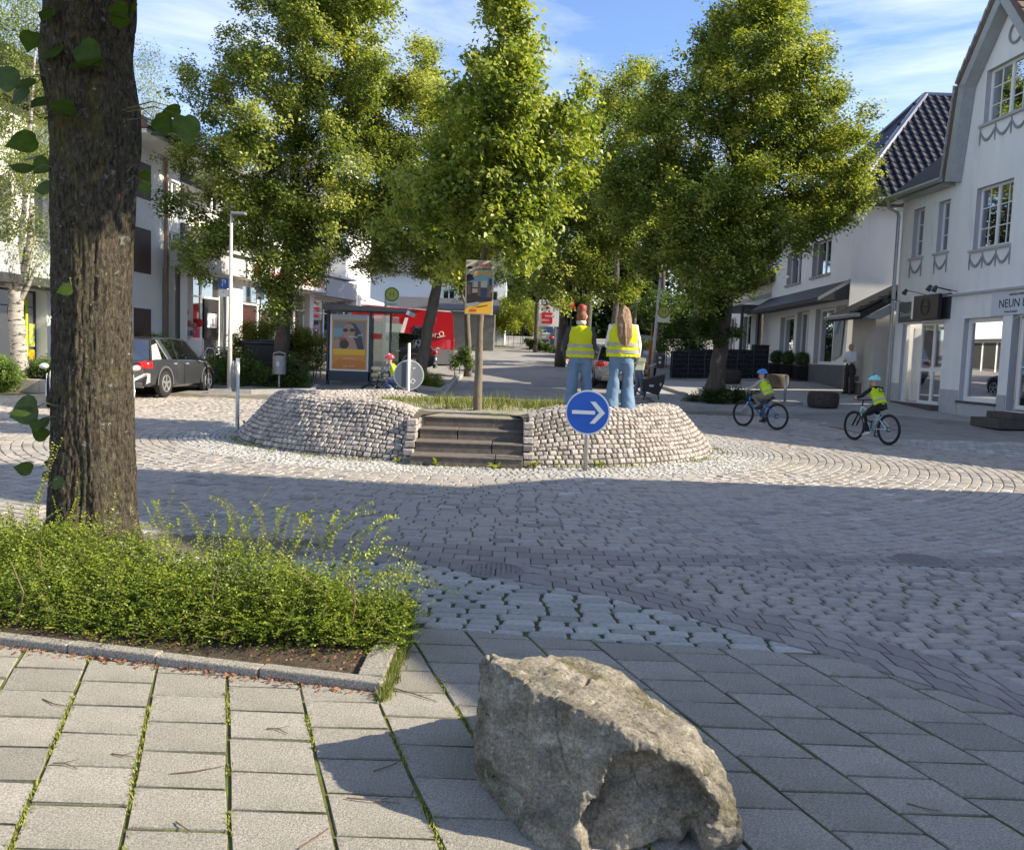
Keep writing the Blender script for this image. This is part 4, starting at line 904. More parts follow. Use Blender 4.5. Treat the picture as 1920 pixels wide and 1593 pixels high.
gr = thing('garage_row', 'low grey flat-roofed outbuilding on the slope behind the red van', 'outbuilding', (-6, 52, 1))
b = MB(); b.bbox((-8.3, 55, .5), (-1.4, 60, 4.2)); b.build('wall', mat('grey_wall', (.14, .14, .135), .9, (.11, .11, .105), 3.), gr, world=True)
b = MB(); b.prism([(-8.6, 54.6, 4.2), (-1.1, 54.6, 4.2), (-1.1, 60, 5.2), (-8.6, 60, 5.2)], (0, 0, .12)); b.build('roof', M_SLATE, gr, world=True)
# ================= trees
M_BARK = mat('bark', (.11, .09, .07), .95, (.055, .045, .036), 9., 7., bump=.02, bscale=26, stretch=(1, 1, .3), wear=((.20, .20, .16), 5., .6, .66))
M_BARKL = mat('sunlit_bark', (.20, .17, .125), .95, (.12, .095, .07), 9., 7., bump=.02, bscale=26, stretch=(1, 1, .3))  # lighter copy of the bark, sunlight on the trunk put into its colour
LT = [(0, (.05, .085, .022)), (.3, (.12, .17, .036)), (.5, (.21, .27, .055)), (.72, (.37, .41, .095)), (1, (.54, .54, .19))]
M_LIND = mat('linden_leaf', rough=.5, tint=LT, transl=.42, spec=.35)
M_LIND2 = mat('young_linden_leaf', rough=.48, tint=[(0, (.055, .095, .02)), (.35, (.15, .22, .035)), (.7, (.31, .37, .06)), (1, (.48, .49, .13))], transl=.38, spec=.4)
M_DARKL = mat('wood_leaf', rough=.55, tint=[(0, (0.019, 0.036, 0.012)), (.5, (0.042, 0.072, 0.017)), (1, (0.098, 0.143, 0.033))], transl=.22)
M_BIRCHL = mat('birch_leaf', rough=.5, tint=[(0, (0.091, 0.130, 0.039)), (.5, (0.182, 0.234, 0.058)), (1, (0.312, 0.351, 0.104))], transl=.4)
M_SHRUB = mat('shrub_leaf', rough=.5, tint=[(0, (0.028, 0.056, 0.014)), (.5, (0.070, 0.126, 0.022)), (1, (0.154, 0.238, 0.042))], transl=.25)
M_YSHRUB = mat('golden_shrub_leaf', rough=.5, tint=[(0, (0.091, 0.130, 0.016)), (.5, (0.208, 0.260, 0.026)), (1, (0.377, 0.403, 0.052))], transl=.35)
def crown_cloud(blobs, D, nleaf, lsize, spread=.62, twig=42, depth=True, seed=1, cx=None, W=None, sig=.155, base=.47, minz=None, core=.35, up=.9, droop=.3, keep=None, sprays=.0):
    r_ = np.random.default_rng(seed); C = []; T = []; O = []
    tot = sum(b[2]**2 for b in blobs); px0 = cx if cx is not None else np.mean([b[0] for b in blobs]); Wp = W or max(abs(b[0]-px0) for b in blobs)+30
    for (bx, by, br) in blobs:
        lim = math.sqrt(max(.05, 1-((bx-px0)/Wp)**2))*Wp*D/FPX*spread
        offs = [r_.uniform(-1, -.2)*lim, r_.uniform(-.1, 1)*lim] if depth else [0]
        for o_ in offs:
            c = np.array(PD(bx, by, D+o_)); r = br*(D+o_)/FPX; nl = nleaf*br**2/tot/len(offs); nt_w = max(3, int(nl/twig))
            d = r_.normal(size=(nt_w, 3)); d /= np.linalg.norm(d, axis=1)[:, None]
            rad = r*(core+(1-core)*r_.random(nt_w)**.55)
            if sprays:
                ns_ = max(2, nt_w//7); id_ = r_.integers(0, ns_, nt_w); st_ = r_.random(ns_)
                d = d[:ns_][id_]; rad = rad[:ns_][id_]*.86; tc_ = c+d*rad[:, None]+r_.normal(size=(nt_w, 3))*sprays*np.array([1, 1, .8]); tt = np.clip(st_[id_]+r_.normal(size=nt_w)*.2, 0, 1)
            else:
                tc_ = c+d*rad[:, None]; tt = r_.random(nt_w)
            tc_[:, 2] += r_.normal(size=nt_w)*.05*r
            L_ = tc_[:, None, :]+r_.normal(size=(nt_w, twig, 3))*sig*np.array([1, 1, .75])
            out = np.repeat(d[:, None, :], twig, 1)
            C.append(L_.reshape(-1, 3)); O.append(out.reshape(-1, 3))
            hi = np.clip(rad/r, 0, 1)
            T.append(np.clip((base-.26+.62*hi**2*r_.random(nt_w)+.42*(tt-.3))[:, None]+r_.normal(size=(nt_w, twig))*.16, 0, 1).reshape(-1))  # outer twigs paler: bracts, and crown light put into the leaf tint
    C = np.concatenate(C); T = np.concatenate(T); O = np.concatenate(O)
    if minz is not None: k = C[:, 2] > minz; C, T, O = C[k], T[k], O[k]
    if keep is not None: k = keep(C); C, T, O = C[k], T[k], O[k]
    return leaf_cloud(C, lsize, up=up, out=O*.7, rng=r_, droop=droop, sunb=.7), T
def trunk_mesh(b, pts, rad, n=12, seed=0):
    r_ = random.Random(seed); P_ = [Vector(p) for p in pts]; q = []; rr = []
    for i in range(len(P_)-1):
        for k in range(4):
            t = k/4; p = P_[i].lerp(P_[i+1], t); rr.append((rad[i]*(1-t)+rad[i+1]*t)*r_.uniform(.94, 1.07)); q.append(p+Vector((r_.uniform(-1, 1), r_.uniform(-1, 1), 0))*rad[i]*.08)
    q.append(P_[-1]); rr.append(rad[-1]); b.loft(q, rr, n)
def tree(name, label, D, base_px, path, rads, blobs, nleaf, lsize, m, mb=None, limbs=6, seed=1, group='linden trees round the square', cat='tree', **k):
    bp = PD(*base_px, D); bz = float(H(bp.x, bp.y)); t = thing(name, label, cat, (bp.x, bp.y, bz), group=group)
    pts = [PD(x, y, D) for x, y in path]; pts[0].z = min(pts[0].z, bz-.05); b = MB(); trunk_mesh(b, pts, rads, 12, seed)
    b.build('trunk', mb or M_BARK, t, world=True, smooth=True)
    r_ = random.Random(seed); b = MB(); top = pts[-1]
    for i in range(limbs):
        bl = r_.choice(blobs); e = PD(bl[0], bl[1], D+r_.uniform(-1, 1)*bl[2]*D/FPX*1.2); s_ = pts[-1].lerp(pts[max(0, len(pts)-2)], r_.uniform(0, .7))
        mid = s_.lerp(e, .5)+Vector((0, 0, -.08*(e-s_).length)); r0 = rads[-1]*r_.uniform(.35, .6)
        b.loft([s_, s_.lerp(mid, .5), mid, mid.lerp(e, .6), e], [r0, r0*.85, r0*.62, r0*.4, r0*.12], 6)
    b.build('branches', mb or M_BARK, t, world=True, smooth=True, kind='stuff')
    k.setdefault('sprays', .20 if D < 35 else .28); V, T = crown_cloud(blobs, D, nleaf, lsize, seed=seed, **k)
    V = to_local(t, V.reshape(-1, 3)).reshape(V.shape)
    fast_mesh('crown', V, 4, m, t, T); return t
Tb1 = [(560, -45, 60), (490, -5, 42), (540, 30, 60), (620, 50, 70), (690, 20, 52), (715, -10, 30), (640, 0, 50), (450, 110, 52), (540, 120, 85), (640, 140, 80), (700, 120, 38), (368, 150, 26), (400, 190, 52), (480, 240, 90), (600, 250, 90), (680, 230, 55), (370, 290, 50), (440, 340, 85), (560, 370, 95), (650, 350, 72), (345, 395, 36), (400, 440, 46), (375, 500, 24), (350, 465, 22), (470, 430, 55), (560, 450, 55), (620, 420, 48), (640, 470, 22), (545, 545, 42), (520, 590, 30), (560, 510, 34), (500, 500, 40), (590, 490, 28)]
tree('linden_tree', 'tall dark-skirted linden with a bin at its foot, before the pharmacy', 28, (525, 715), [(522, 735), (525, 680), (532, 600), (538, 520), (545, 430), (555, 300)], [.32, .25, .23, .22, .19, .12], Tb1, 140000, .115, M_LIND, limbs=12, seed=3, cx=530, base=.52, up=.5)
Tb2 = [(792, 120, 38), (740, 185, 45), (800, 190, 60), (870, 220, 50), (720, 270, 62), (800, 300, 85), (880, 320, 70), (700, 360, 55), (760, 400, 75), (850, 420, 75), (680, 450, 36), (735, 470, 45), (810, 480, 52), (690, 500, 26), (870, 490, 40), (650, 410, 26)]
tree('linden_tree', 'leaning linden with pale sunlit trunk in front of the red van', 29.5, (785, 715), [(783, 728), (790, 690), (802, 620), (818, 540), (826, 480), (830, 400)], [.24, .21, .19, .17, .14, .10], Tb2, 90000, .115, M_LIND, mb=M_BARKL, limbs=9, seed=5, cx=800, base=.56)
Tb3 = [(1400, 25, 55), (1475, 30, 52), (1360, 20, 34), (1440, -20, 60), (1340, 110, 52), (1430, 110, 85), (1515, 120, 56), (1297, 112, 14), (1260, 200, 48), (1350, 200, 85), (1450, 220, 95), (1535, 210, 55), (1570, 160, 14), (1565, 280, 55), (1612, 262, 26), (1628, 222, 18), (1605, 320, 40), (1225, 260, 50), (1240, 320, 75), (1350, 330, 95), (1465, 340, 95), (1555, 370, 58), (1615, 350, 24), (1160, 330, 45), (1170, 380, 55), (1250, 420, 72), (1350, 440, 85), (1450, 430, 70), (1515, 430, 40), (1545, 400, 36), (1290, 490, 44), (1370, 510, 52), (1330, 545, 30), (1440, 485, 36), (1400, 500, 40), (1225, 480, 36)]
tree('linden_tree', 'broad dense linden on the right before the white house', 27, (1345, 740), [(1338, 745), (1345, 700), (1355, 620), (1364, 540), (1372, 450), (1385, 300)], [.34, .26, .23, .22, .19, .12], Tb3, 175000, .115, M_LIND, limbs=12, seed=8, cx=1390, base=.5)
Tbp = [(740, 400, 26), (770, 350, 34), (715, 430, 20), (1075, 340, 26), (1040, 380, 24), (1110, 235, 16), (940, 5, 36), (925, -35, 32), (955, -20, 30), (945, 60, 44), (990, 110, 38), (1008, 75, 14), (905, 120, 38), (940, 150, 60), (985, 190, 52), (880, 190, 45), (930, 240, 70), (1010, 250, 45), (1050, 225, 36), (1092, 175, 18), (1090, 225, 26), (1100, 270, 20), (850, 280, 55), (930, 320, 75), (1010, 320, 52), (1060, 290, 30), (830, 350, 50), (880, 390, 68), (960, 400, 62), (1010, 400, 38), (800, 420, 36), (910, 455, 46), (965, 455, 40), (1000, 470, 28), (850, 460, 36), (845, 505, 20), (960, 500, 24)]
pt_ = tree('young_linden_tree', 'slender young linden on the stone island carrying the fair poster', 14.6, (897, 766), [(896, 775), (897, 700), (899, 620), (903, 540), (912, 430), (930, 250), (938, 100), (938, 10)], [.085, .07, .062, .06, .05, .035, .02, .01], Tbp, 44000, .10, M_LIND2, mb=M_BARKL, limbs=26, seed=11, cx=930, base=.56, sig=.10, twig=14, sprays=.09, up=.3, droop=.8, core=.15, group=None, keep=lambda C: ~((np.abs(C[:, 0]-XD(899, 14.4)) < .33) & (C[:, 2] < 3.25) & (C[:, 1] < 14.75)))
Tb4 = [(1195, 130, 24), (1190, 175, 42), (1225, 150, 24), (1130, 190, 36), (1100, 150, 14), (1150, 230, 55), (1220, 220, 45), (1100, 270, 45), (1180, 300, 70), (1110, 350, 62), (1200, 380, 62), (1060, 400, 48), (1130, 430, 65), (1190, 460, 55), (1060, 480, 55), (1120, 520, 50), (1020, 520, 40), (1000, 470, 34), (1170, 540, 36), (1060, 550, 26)]
tree('linden_tree', 'pale green linden beyond the two women on the climbing street', 42, (1052, 665), [(1050, 672), (1055, 620), (1062, 560), (1075, 480), (1110, 380)], [.28, .22, .2, .18, .12], Tb4, 72000, .155, M_LIND, limbs=8, seed=13, cx=1120, base=.55, sig=.22)
Tb5 = [(1010, 520, 34), (960, 540, 30), (1000, 480, 34), (1040, 540, 26), (930, 520, 22)]
tree('linden_tree', 'thin-trunked tree beside the white sign pylon with red letter', 55, (1003, 640), [(1004, 646), (1006, 610), (1008, 560), (1010, 520)], [.17, .14, .13, .11], Tb5, 9000, .16, M_LIND, limbs=4, seed=14, base=.35, sig=.25)
Tb6 = [(880, 540, 30), (850, 500, 34), (900, 500, 30), (870, 470, 30)]
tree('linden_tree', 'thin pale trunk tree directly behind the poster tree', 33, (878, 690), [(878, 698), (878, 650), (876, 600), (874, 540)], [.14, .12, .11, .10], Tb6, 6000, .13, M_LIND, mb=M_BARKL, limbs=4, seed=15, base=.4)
# birches on the left
M_BIR = mat('birch_bark', (.42, .39, .35), .8, (.28, .26, .23), 5., 5., bump=.01, wear=((.05, .045, .04), 7., .55, .58), stretch=(.6, .6, 2.4))
def birch(label, D, base_px, path, rads, blobs, n, seed, **k):
    t = tree('birch_tree', label, D, base_px, path, rads, blobs, n, .075, M_BIRCHL, mb=M_BIR, limbs=8, seed=seed, group='birch trees on the left', up=.1, droop=1.5, sig=.20, twig=30, base=.5, **k)
    return t
bl = birch('white-barked forked birch in the raised planter at the left edge', 24, (38, 705), [(38, 712), (36, 650), (30, 590), (30, 545)], [.24, .22, .20, .19], [(70, 430, 40), (60, 350, 40), (10, 400, 40), (30, 300, 55), (80, 280, 30), (20, 220, 60), (60, 130, 60), (15, 60, 60), (70, 30, 50), (75, 480, 20), (62, 520, 14), (10, 470, 24), (-40, 300, 60), (-60, 150, 60)], 26000, 21)
b = MB()
for path in ([(30, 550), (12, 520), (-12, 480), (-30, 380)], [(31, 550), (45, 520), (55, 470), (60, 380)]):
    b.loft([PD(x, y, 24) for x, y in path], [.15, .12, .10, .06], 10)
b.build('fork', M_BIR, bl, world=True, smooth=True)
birch('airy birch whose top shows against the sky right of the big trunk', 38, (215, 680), [(215, 690), (225, 560), (245, 400), (265, 200)], [.25, .2, .15, .06], [(285, 110, 24), (270, 150, 26), (295, 180, 22), (260, 210, 26), (290, 240, 24), (300, 270, 18), (240, 280, 34), (215, 340, 50), (200, 200, 50), (215, 100, 45), (285, 330, 14), (275, 380, 12)], 16000, 22)
# wood on the hill behind
wd2 = []
r_ = random.Random(4)
for i in range(120):
    x = r_.uniform(1060, 1460); top = 330+max(0, (x-1300))*.4; y = r_.uniform(top, 620); wd2.append((x, y, r_.uniform(22, 46)))
for i in range(46):
    x = r_.uniform(690, 1060); y = r_.uniform(450 if x < 900 else 430, 600 if x > 930 else 520); wd2.append((x, y, r_.uniform(14, 30)))
for i in range(90):
    x = r_.uniform(940, 1460); wd2.append((x, r_.uniform(560, 618) if x < 1060 else r_.uniform(590, 652), r_.uniform(14, 24)))
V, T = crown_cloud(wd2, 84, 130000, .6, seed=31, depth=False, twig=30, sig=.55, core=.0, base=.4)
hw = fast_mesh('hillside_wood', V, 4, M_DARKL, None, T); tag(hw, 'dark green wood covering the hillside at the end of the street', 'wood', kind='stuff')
for i, (x, y, D, r) in enumerate(((1100, 640, 70, .3), (1150, 640, 76, .3), (1235, 650, 60, .22), (1300, 655, 62, .25), (1185, 650, 64, .2))):
    p = PD(x, y, D); z = float(H(p.x, p.y)); t = thing('tree_trunk', ['dark trunk rising into the wood left of the long-haired woman', 'thick dark trunk above the long-haired woman', 'slim trunk right of the leaning street lamp', 'dark trunk left of the black-blue fence top', 'thin dark trunk just left of the street lamp'][i], 'tree', (p.x, p.y, z), group='dark trunks of the hillside wood')
    b = MB(); trunk_mesh(b, [(p.x, p.y, z-.1), (p.x+.1, p.y, z+4), (p.x-.1, p.y, z+9)], [r, r*.85, r*.6]); b.build('trunk', M_BARK, t, world=True, smooth=True)
def shrub(label, D, blobs, n, ls, m, seed=1, stems=True, name='shrub', cat='shrub', group=None, base_px=None, **k):
    bx = base_px or (np.mean([q[0] for q in blobs]), 700); p = PD(*bx, D); t = thing(name, label, cat, (p.x, p.y, float(H(p.x, p.y))), group=group)
    kk = dict(spread=.6, sig=.09, core=.1, base=.5, seed=seed); kk.update(k)
    V, T = crown_cloud(blobs, D, n, ls, **kk); V = V[V[:, :, 2].min(1) > -.02] if len(V) == 0 else V
    V = to_local(t, V.reshape(-1, 3)).reshape(V.shape); fast_mesh('foliage', V, 4, m, t, T)
    b = MB(); r2 = random.Random(seed)
    for q in (blobs[:9] if stems else []):
        e = PD(q[0], q[1], D); s_ = Vector((e.x*.9+p.x*.1, e.y, float(H(e.x, e.y)))); b.loft([s_, e], [.02, .008], 5)
    if stems: b.build('stems', M_BARK, t, world=True, kind='stuff')
    return t
shrub('low dark green hedge round the grey litter bin', 27.6, [(400, 705, 24), (430, 712, 22), (460, 700, 26), (490, 705, 26), (520, 712, 24), (550, 700, 26), (572, 716, 18), (430, 690, 20), (470, 680, 22), (555, 685, 20), (410, 680, 18), (450, 722, 14), (500, 722, 16), (540, 724, 14), (395, 722, 12)], 26000, .065, M_SHRUB, 41)
shrub('yellow-green shrubs left of the linden before the shop windows', 30, [(455, 655, 26), (480, 630, 26), (500, 620, 24), (470, 615, 18), (445, 635, 18), (400, 670, 16), (425, 665, 16), (440, 675, 20)], 15000, .065, M_YSHRUB, 42)
shrub('golden green bush between the linden and the bus shelter', 30, [(555, 625, 24), (575, 640, 26), (595, 655, 22), (560, 655, 28), (540, 640, 20), (590, 680, 20), (570, 685, 22), (605, 640, 14)], 15000, .065, M_YSHRUB, 43)
shrub('small bright bush at the foot of the leaning linden', 28.5, [(800, 712, 16), (815, 718, 14), (780, 722, 12), (825, 725, 10), (795, 728, 10)], 5000, .06, M_YSHRUB, 44)
shrub('low bush left of the thin pale trunk beside the van', 33, [(862, 672, 16), (872, 660, 14), (880, 680, 12), (852, 682, 10)], 4000, .07, M_SHRUB, 45)
shrub('dark low shrub mat round the foot of the right linden', 26.6, [(1300, 752, 14), (1325, 745, 16), (1355, 742, 18), (1385, 745, 16), (1410, 750, 13), (1285, 757, 9), (1340, 752, 16), (1375, 755, 13), (1380, 735, 9)], 9000, .075, M_SHRUB, 46, base=.25)
shrub('leafy shoots sprouting from the lower trunk of the right linden', 26.9, [(1310, 610, 16), (1335, 590, 22), (1325, 625, 18), (1350, 640, 14), (1375, 625, 14), (1345, 570, 20)], 4500, .11, M_SHRUB, 47, stems=False)
shrub('tall green bushes behind the leaning lamp post', 44, [(1240, 590, 26), (1265, 570, 28), (1290, 600, 30), (1250, 630, 30), (1285, 640, 28), (1320, 610, 26), (1310, 650, 22), (1225, 560, 20), (1235, 655, 20), (1215, 600, 20), (1330, 570, 24), (1200, 580, 18)], 22000, .11, M_SHRUB, 48, sig=.16)
shrub('leafy verge bushes along the left side of the climbing street', 62, [(930, 600, 18), (955, 590, 20), (980, 595, 16), (915, 590, 14), (1000, 600, 12), (965, 612, 12), (900, 580, 14), (945, 570, 18), (985, 570, 16), (905, 612, 12), (890, 622, 10), (940, 618, 12), (1005, 618, 12), (870, 628, 9), (925, 585, 20), (950, 590, 20), (975, 590, 20), (1000, 588, 16), (935, 605, 16), (960, 608, 14)], 20000, .13, M_YSHRUB, 49, sig=.2)
shrub('dark low hedge strip along the right verge below the parked cars', 56, [(990, 642, 9), (1000, 645, 9), (1012, 648, 9), (1024, 652, 9), (1036, 656, 9), (1048, 661, 9), (1060, 667, 9)], 6000, .12, M_SHRUB, 60, base=.3)
shrub('green shrub overflowing the planter wall at the left edge', 22.6, [(5, 690, 22), (20, 700, 20), (-20, 700, 24), (10, 720, 18), (-10, 730, 16), (30, 712, 12)], 9000, .06, M_SHRUB, 50, base=.7)
shrub('green plants in the planter left of the big trunk', 24.5, [(70, 690, 14), (88, 686, 14), (105, 690, 14), (60, 698, 10), (95, 700, 10), (125, 690, 14)], 6000, .06, M_SHRUB, 51, base=.6)
shrub('reddish green plants behind the dark grey car roof', 29, [(270, 640, 9), (285, 636, 10), (300, 640, 9), (315, 644, 7), (255, 644, 8)], 3000, .06, M_YSHRUB, 52)
# ================= foreground tree
TX, TY = P(176, 1062).x*1.0, 6.25
TX = XD(176, TY, 1000)
ft = thing('foreground_linden', 'thick lichen-spotted linden trunk rising from the hedge in the left foreground', 'tree', (TX, TY, 0))
M_BIGB = bpy.data.materials.new('foreground_bark'); M_BIGB.use_nodes = True
nt = M_BIGB.node_tree; L = nt.links; bs = nt.nodes['Principled BSDF']; bs.inputs['Roughness'].default_value = .92; bs.inputs['Specular IOR Level'].default_value = .2
tcn = N(nt, 'ShaderNodeTexCoord'); m1 = N(nt, 'ShaderNodeMapping'); m1.inputs['Scale'].default_value = (1, 1, .40); L.new(tcn.outputs['Object'], m1.inputs[0])
na = N(nt, 'ShaderNodeTexNoise', i_Scale=46., i_Detail=9., i_Roughness=.7, i_Distortion=.6); L.new(m1.outputs[0], na.inputs['Vector'])
ra = N(nt, 'ShaderNodeValToRGB'); e = ra.color_ramp.elements; e[0].position = .36; e[0].color = (.014, .011, .008, 1); e[1].position = .66; e[1].color = (.16, .135, .10, 1); L.new(na.outputs['Fac'], ra.inputs[0])
def spots(col, sc, lo, hi, src, dist=1.2):
    nn = N(nt, 'ShaderNodeTexNoise', i_Scale=sc, i_Detail=8., i_Roughness=.72, i_Distortion=dist); L.new(tcn.outputs['Object'], nn.inputs['Vector'])
    rr = N(nt, 'ShaderNodeValToRGB'); rr.color_ramp.elements[0].position = lo; rr.color_ramp.elements[1].position = hi; L.new(nn.outputs['Fac'], rr.inputs[0])
    mm = N(nt, 'ShaderNodeMixRGB'); mm.inputs[2].default_value = (*col, 1); L.new(rr.outputs[0], mm.inputs[0]); L.new(src, mm.inputs[1]); return mm.outputs[0], rr.outputs[0]
c1, _ = spots((.12, .11, .035), 1.7, .54, .68, ra.outputs[0]); c2_, lich = spots((.30, .31, .27), 8., .60, .65, c1, .4); c3_, _ = spots((.04, .045, .02), 3.1, .62, .7, c2_)
c4_, lich2 = spots((.38, .38, .34), 17., .63, .67, c3_, .6)
L.new(c4_, bs.inputs['Base Color'])
ad = N(nt, 'ShaderNodeMath', operation='MULTIPLY_ADD'); ad.inputs[1].default_value = .25; L.new(lich, ad.inputs[0]); L.new(na.outputs['Fac'], ad.inputs[2])
bp = N(nt, 'ShaderNodeBump', i_Strength=1., i_Distance=.05); L.new(ad.outputs[0], bp.inputs['Height']); L.new(bp.outputs[0], bs.inputs['Normal'])
from mathutils import noise as mn
def trunk_r(z, a):
    r = np.interp(z, [-.1, .0, .25, .7, 1.6, 2.6, 3.1, 3.4, 3.9, 4.6, 6, 9], [.47, .42, .345, .312, .302, .305, .325, .34, .335, .325, .26, .12])
    r += .035*math.exp(-((z-3.05)/.35)**2)*math.cos(a-.35)+.04*math.exp(-((z-3.55)/.25)**2)*math.cos(a-3.4)
    v = Vector((math.cos(a)*1.1, math.sin(a)*1.1, z*.5))
    r += .03*mn.noise(v*1.6)+.012*mn.noise(Vector((math.cos(a)*7, math.sin(a)*7, z*1.4)))+.007*mn.noise(Vector((math.cos(a)*16, math.sin(a)*16, z*4)))
    r *= .87
    r += .012*abs(mn.noise(Vector((math.cos(a)*13, math.sin(a)*13, z*2.2))))-.008*float(abs(mn.noise(Vector((math.cos(a)*20, math.sin(a)*20, z*5)))) < .06)
    r += .010*abs(mn.noise(Vector((math.cos(a)*9, math.sin(a)*9, z*7))))*(1 if math.cos(a) < .1 else .4)
    return r
na_, zz_ = 220, np.concatenate([np.arange(-.1, 4.8, .015), np.arange(4.8, 9, .3)])
b = MB(); vs = [(TX+trunk_r(z, 2*PI*k/na_)*math.cos(2*PI*k/na_), TY+trunk_r(z, 2*PI*k/na_)*math.sin(2*PI*k/na_), z) for z in zz_ for k in range(na_)]
b.add(vs, [(j*na_+k, j*na_+(k+1) % na_, (j+1)*na_+(k+1) % na_, (j+1)*na_+k) for j in range(len(zz_)-1) for k in range(na_)])
b.build('trunk', M_BIGB, ft, world=True, smooth=True)
r_ = np.random.default_rng(77); n_ = 110000
C = r_.normal(size=(n_, 3)); C /= np.linalg.norm(C, axis=1)[:, None]; C *= (r_.random(n_)**.4)[:, None]; C = C*np.array([4.6, 3.4, 2.9])+np.array([TX+.9, TY-.5, 6.8])
top = 1.58+.50*C[:, 1]+.05*np.abs(C[:, 0])+.3; k = (C[:, 2] > np.maximum(top, 4.3)); C = C[k]
V = leaf_cloud(C, .15, up=.5, rng=r_); V = to_local(ft, V.reshape(-1, 3)).reshape(V.shape); fast_mesh('crown', V, 4, M_LIND2, ft, r_.random(len(C)))
b = MB()
for k in range(9):
    a = k*2.4; z = 4.9+k*.35; e = Vector((TX+.5+3.6*math.cos(a), TY-.6+2.8*math.sin(a), 7+1.2*math.sin(k)))
    if e.z < 1.58+.5*e.y+.5: e.z = 2.2+.5*e.y
    s_ = Vector((TX, TY, z)); b.loft([s_, s_.lerp(e, .5)+Vector((0, 0, .2)), e], [.09, .05, .015], 7)
b.build('branches', M_BARK, ft, world=True, smooth=True, kind='stuff')
# single big leaves round the trunk
def big_leaf():
    o = [(0, 0), (.16, -.05), (.36, .03), (.47, .22), (.46, .45), (.34, .68), (.17, .86), (0, 1.08)]
    vs = [(0, 0, 0), (0, .35, .02), (0, .7, .01), (0, 1.08, -.08)]; R1 = [(x, y, .10*x-.22*max(0, x-.25)**1*1-.05*y*y) for x, y in o[1:-1]]; n = len(R1)
    vs += R1+[(-x, y, z*1.3+.02) for x, y, z in R1]
    fs = []
    for s_ in (0, 1):
        o_ = 4+s_*n; seq = [0]+[o_+i for i in range(n)]+[3]
        tri = [(0, seq[1], seq[2]), (0, seq[2], 1), (1, seq[2], seq[3]), (1, seq[3], seq[4]), (1, seq[4], 2), (2, seq[4], seq[5]), (2, seq[5], seq[6]), (2, seq[6], 3)]
        fs += [t if not s_ else t[::-1] for t in tri]
    me = bpy.data.meshes.new('leaf'); me.from_pydata([(x, y-.0, z) for x, y, z in vs], [], fs); me.materials.append(mat('big_linden_leaf', (.045, .085, .012), .45, (.09, .15, .02), 3., transl=.5, spec=.4)); me.polygons.foreach_set('use_smooth', [True]*len(fs)); return me
BL = big_leaf()
lv = [(62, 60, 44, -100, 20), (100, 30, 30, 160, 30), (118, 92, 50, 200, 40), (150, 85, 46, -40, 10), (175, 110, 50, -60, 60), (160, 120, 30, 220, 50), (30, 160, 44, 140, 0), (62, 160, 46, 170, 40), (80, 145, 40, 200, 70), (48, 185, 42, 150, 20), (92, 185, 44, 240, 50), (110, 190, 46, -60, 40), (120, 210, 44, -50, 70), (68, 262, 44, 200, 20), (75, 295, 40, 170, 60), (90, 300, 36, 230, 10), (60, 320, 40, 160, 50), (95, 350, 30, 190, 20), (85, 215, 30, 190, 70), (225, 30, 36, -90, 40), (215, 8, 34, -50, 30), (290, 222, 44, -30, 20), (302, 245, 42, -50, 60), (346, 218, 54, -80, 10), (338, 205, 40, 200, 30), (268, 322, 26, -50, 30), (272, 342, 24, -80, 20), (135, 540, 26, 200, 20), (250, 2, 40, -120, 20), (70, 762, 52, -160, 10), (92, 790, 30, 200, 40), (60, 770, 40, 190, 60), (75, 800, 26, 160, 0), (88, 820, 28, 150, 30), (60, 880, 28, 170, 30), (80, 895, 24, 30, 20), (95, 860, 26, -20, 50), (100, 905, 28, 10, 20), (85, 870, 22, 40, 60)]
b = MB()
for (x, y, s_, a, tl) in lv:
    p = PD(x, y, TY-.36 if 95 < x < 250 else TY-.1+random.uniform(-.15, .15)); o = linkmesh('leaf', BL, ft); o.location = p-Vector(ft.location)
    sc = s_*TY/FPX/1.0*random.uniform(.9, 1.15); o.scale = (sc, sc, sc); o.rotation_euler = (math.radians(90-tl+random.uniform(-20, 20)), math.radians(random.uniform(-25, 25)), 0)
    o.rotation_euler = (Matrix.Rotation(math.radians(random.uniform(-25, 25)), 3, 'Z') @ Matrix.Rotation(math.radians(90-tl), 3, 'X') @ Matrix.Rotation(math.radians(a-90), 3, 'Z')).to_euler()
    q = PD(min(238, max(115, x)), y-8+random.uniform(-14, 14), TY-.24); b.loft([q, (q+p)/2+Vector((0, -.03, .04)), p], [.006, .004, .002], 5)
b.build('twigs', mat('green_twig', (.10, .09, .04), .7), ft, world=True, kind='stuff')
# ================= hedge bed, kerbs
bed = thing('hedge_bed', 'raised planting bed edged by pale granite kerbs in the left foreground', 'planting bed', (KA.x, KA.y, 0))
b = MB(); d = (KB-KA).normalized(); nrm = Vector((-d.y, d.x, 0)); nrm = nrm if nrm.y > 0 else -nrm; e2 = (KC-KA).normalized()
def bedxy(s_, t): return KA+d*s_+e2*t
nx_, ny_ = 36, 20
for i in range(nx_):
    for j in range(ny_):
        q = []
        for (a, c) in ((i, j), (i+1, j), (i+1, j+1), (i, j+1)):
            sa_ = .06+a*7/nx_; p = bedxy(sa_, .05+c*(float(np.interp(sa_, [0, 1, 3, 6], [1.0, 1.35, 1.95, 2.6]))-.02)/ny_); q.append((p.x, p.y, .035+.025*mn.noise(Vector((p.x*2, p.y*2, 0)))))
        b.poly(q)
b.build('soil', M_SOIL, bed, world=True)
s_ = 0; KW = .072; KH = .062
lens = [.62, .55, .5, .48, .4, 1.0, 1.0, 1.0]
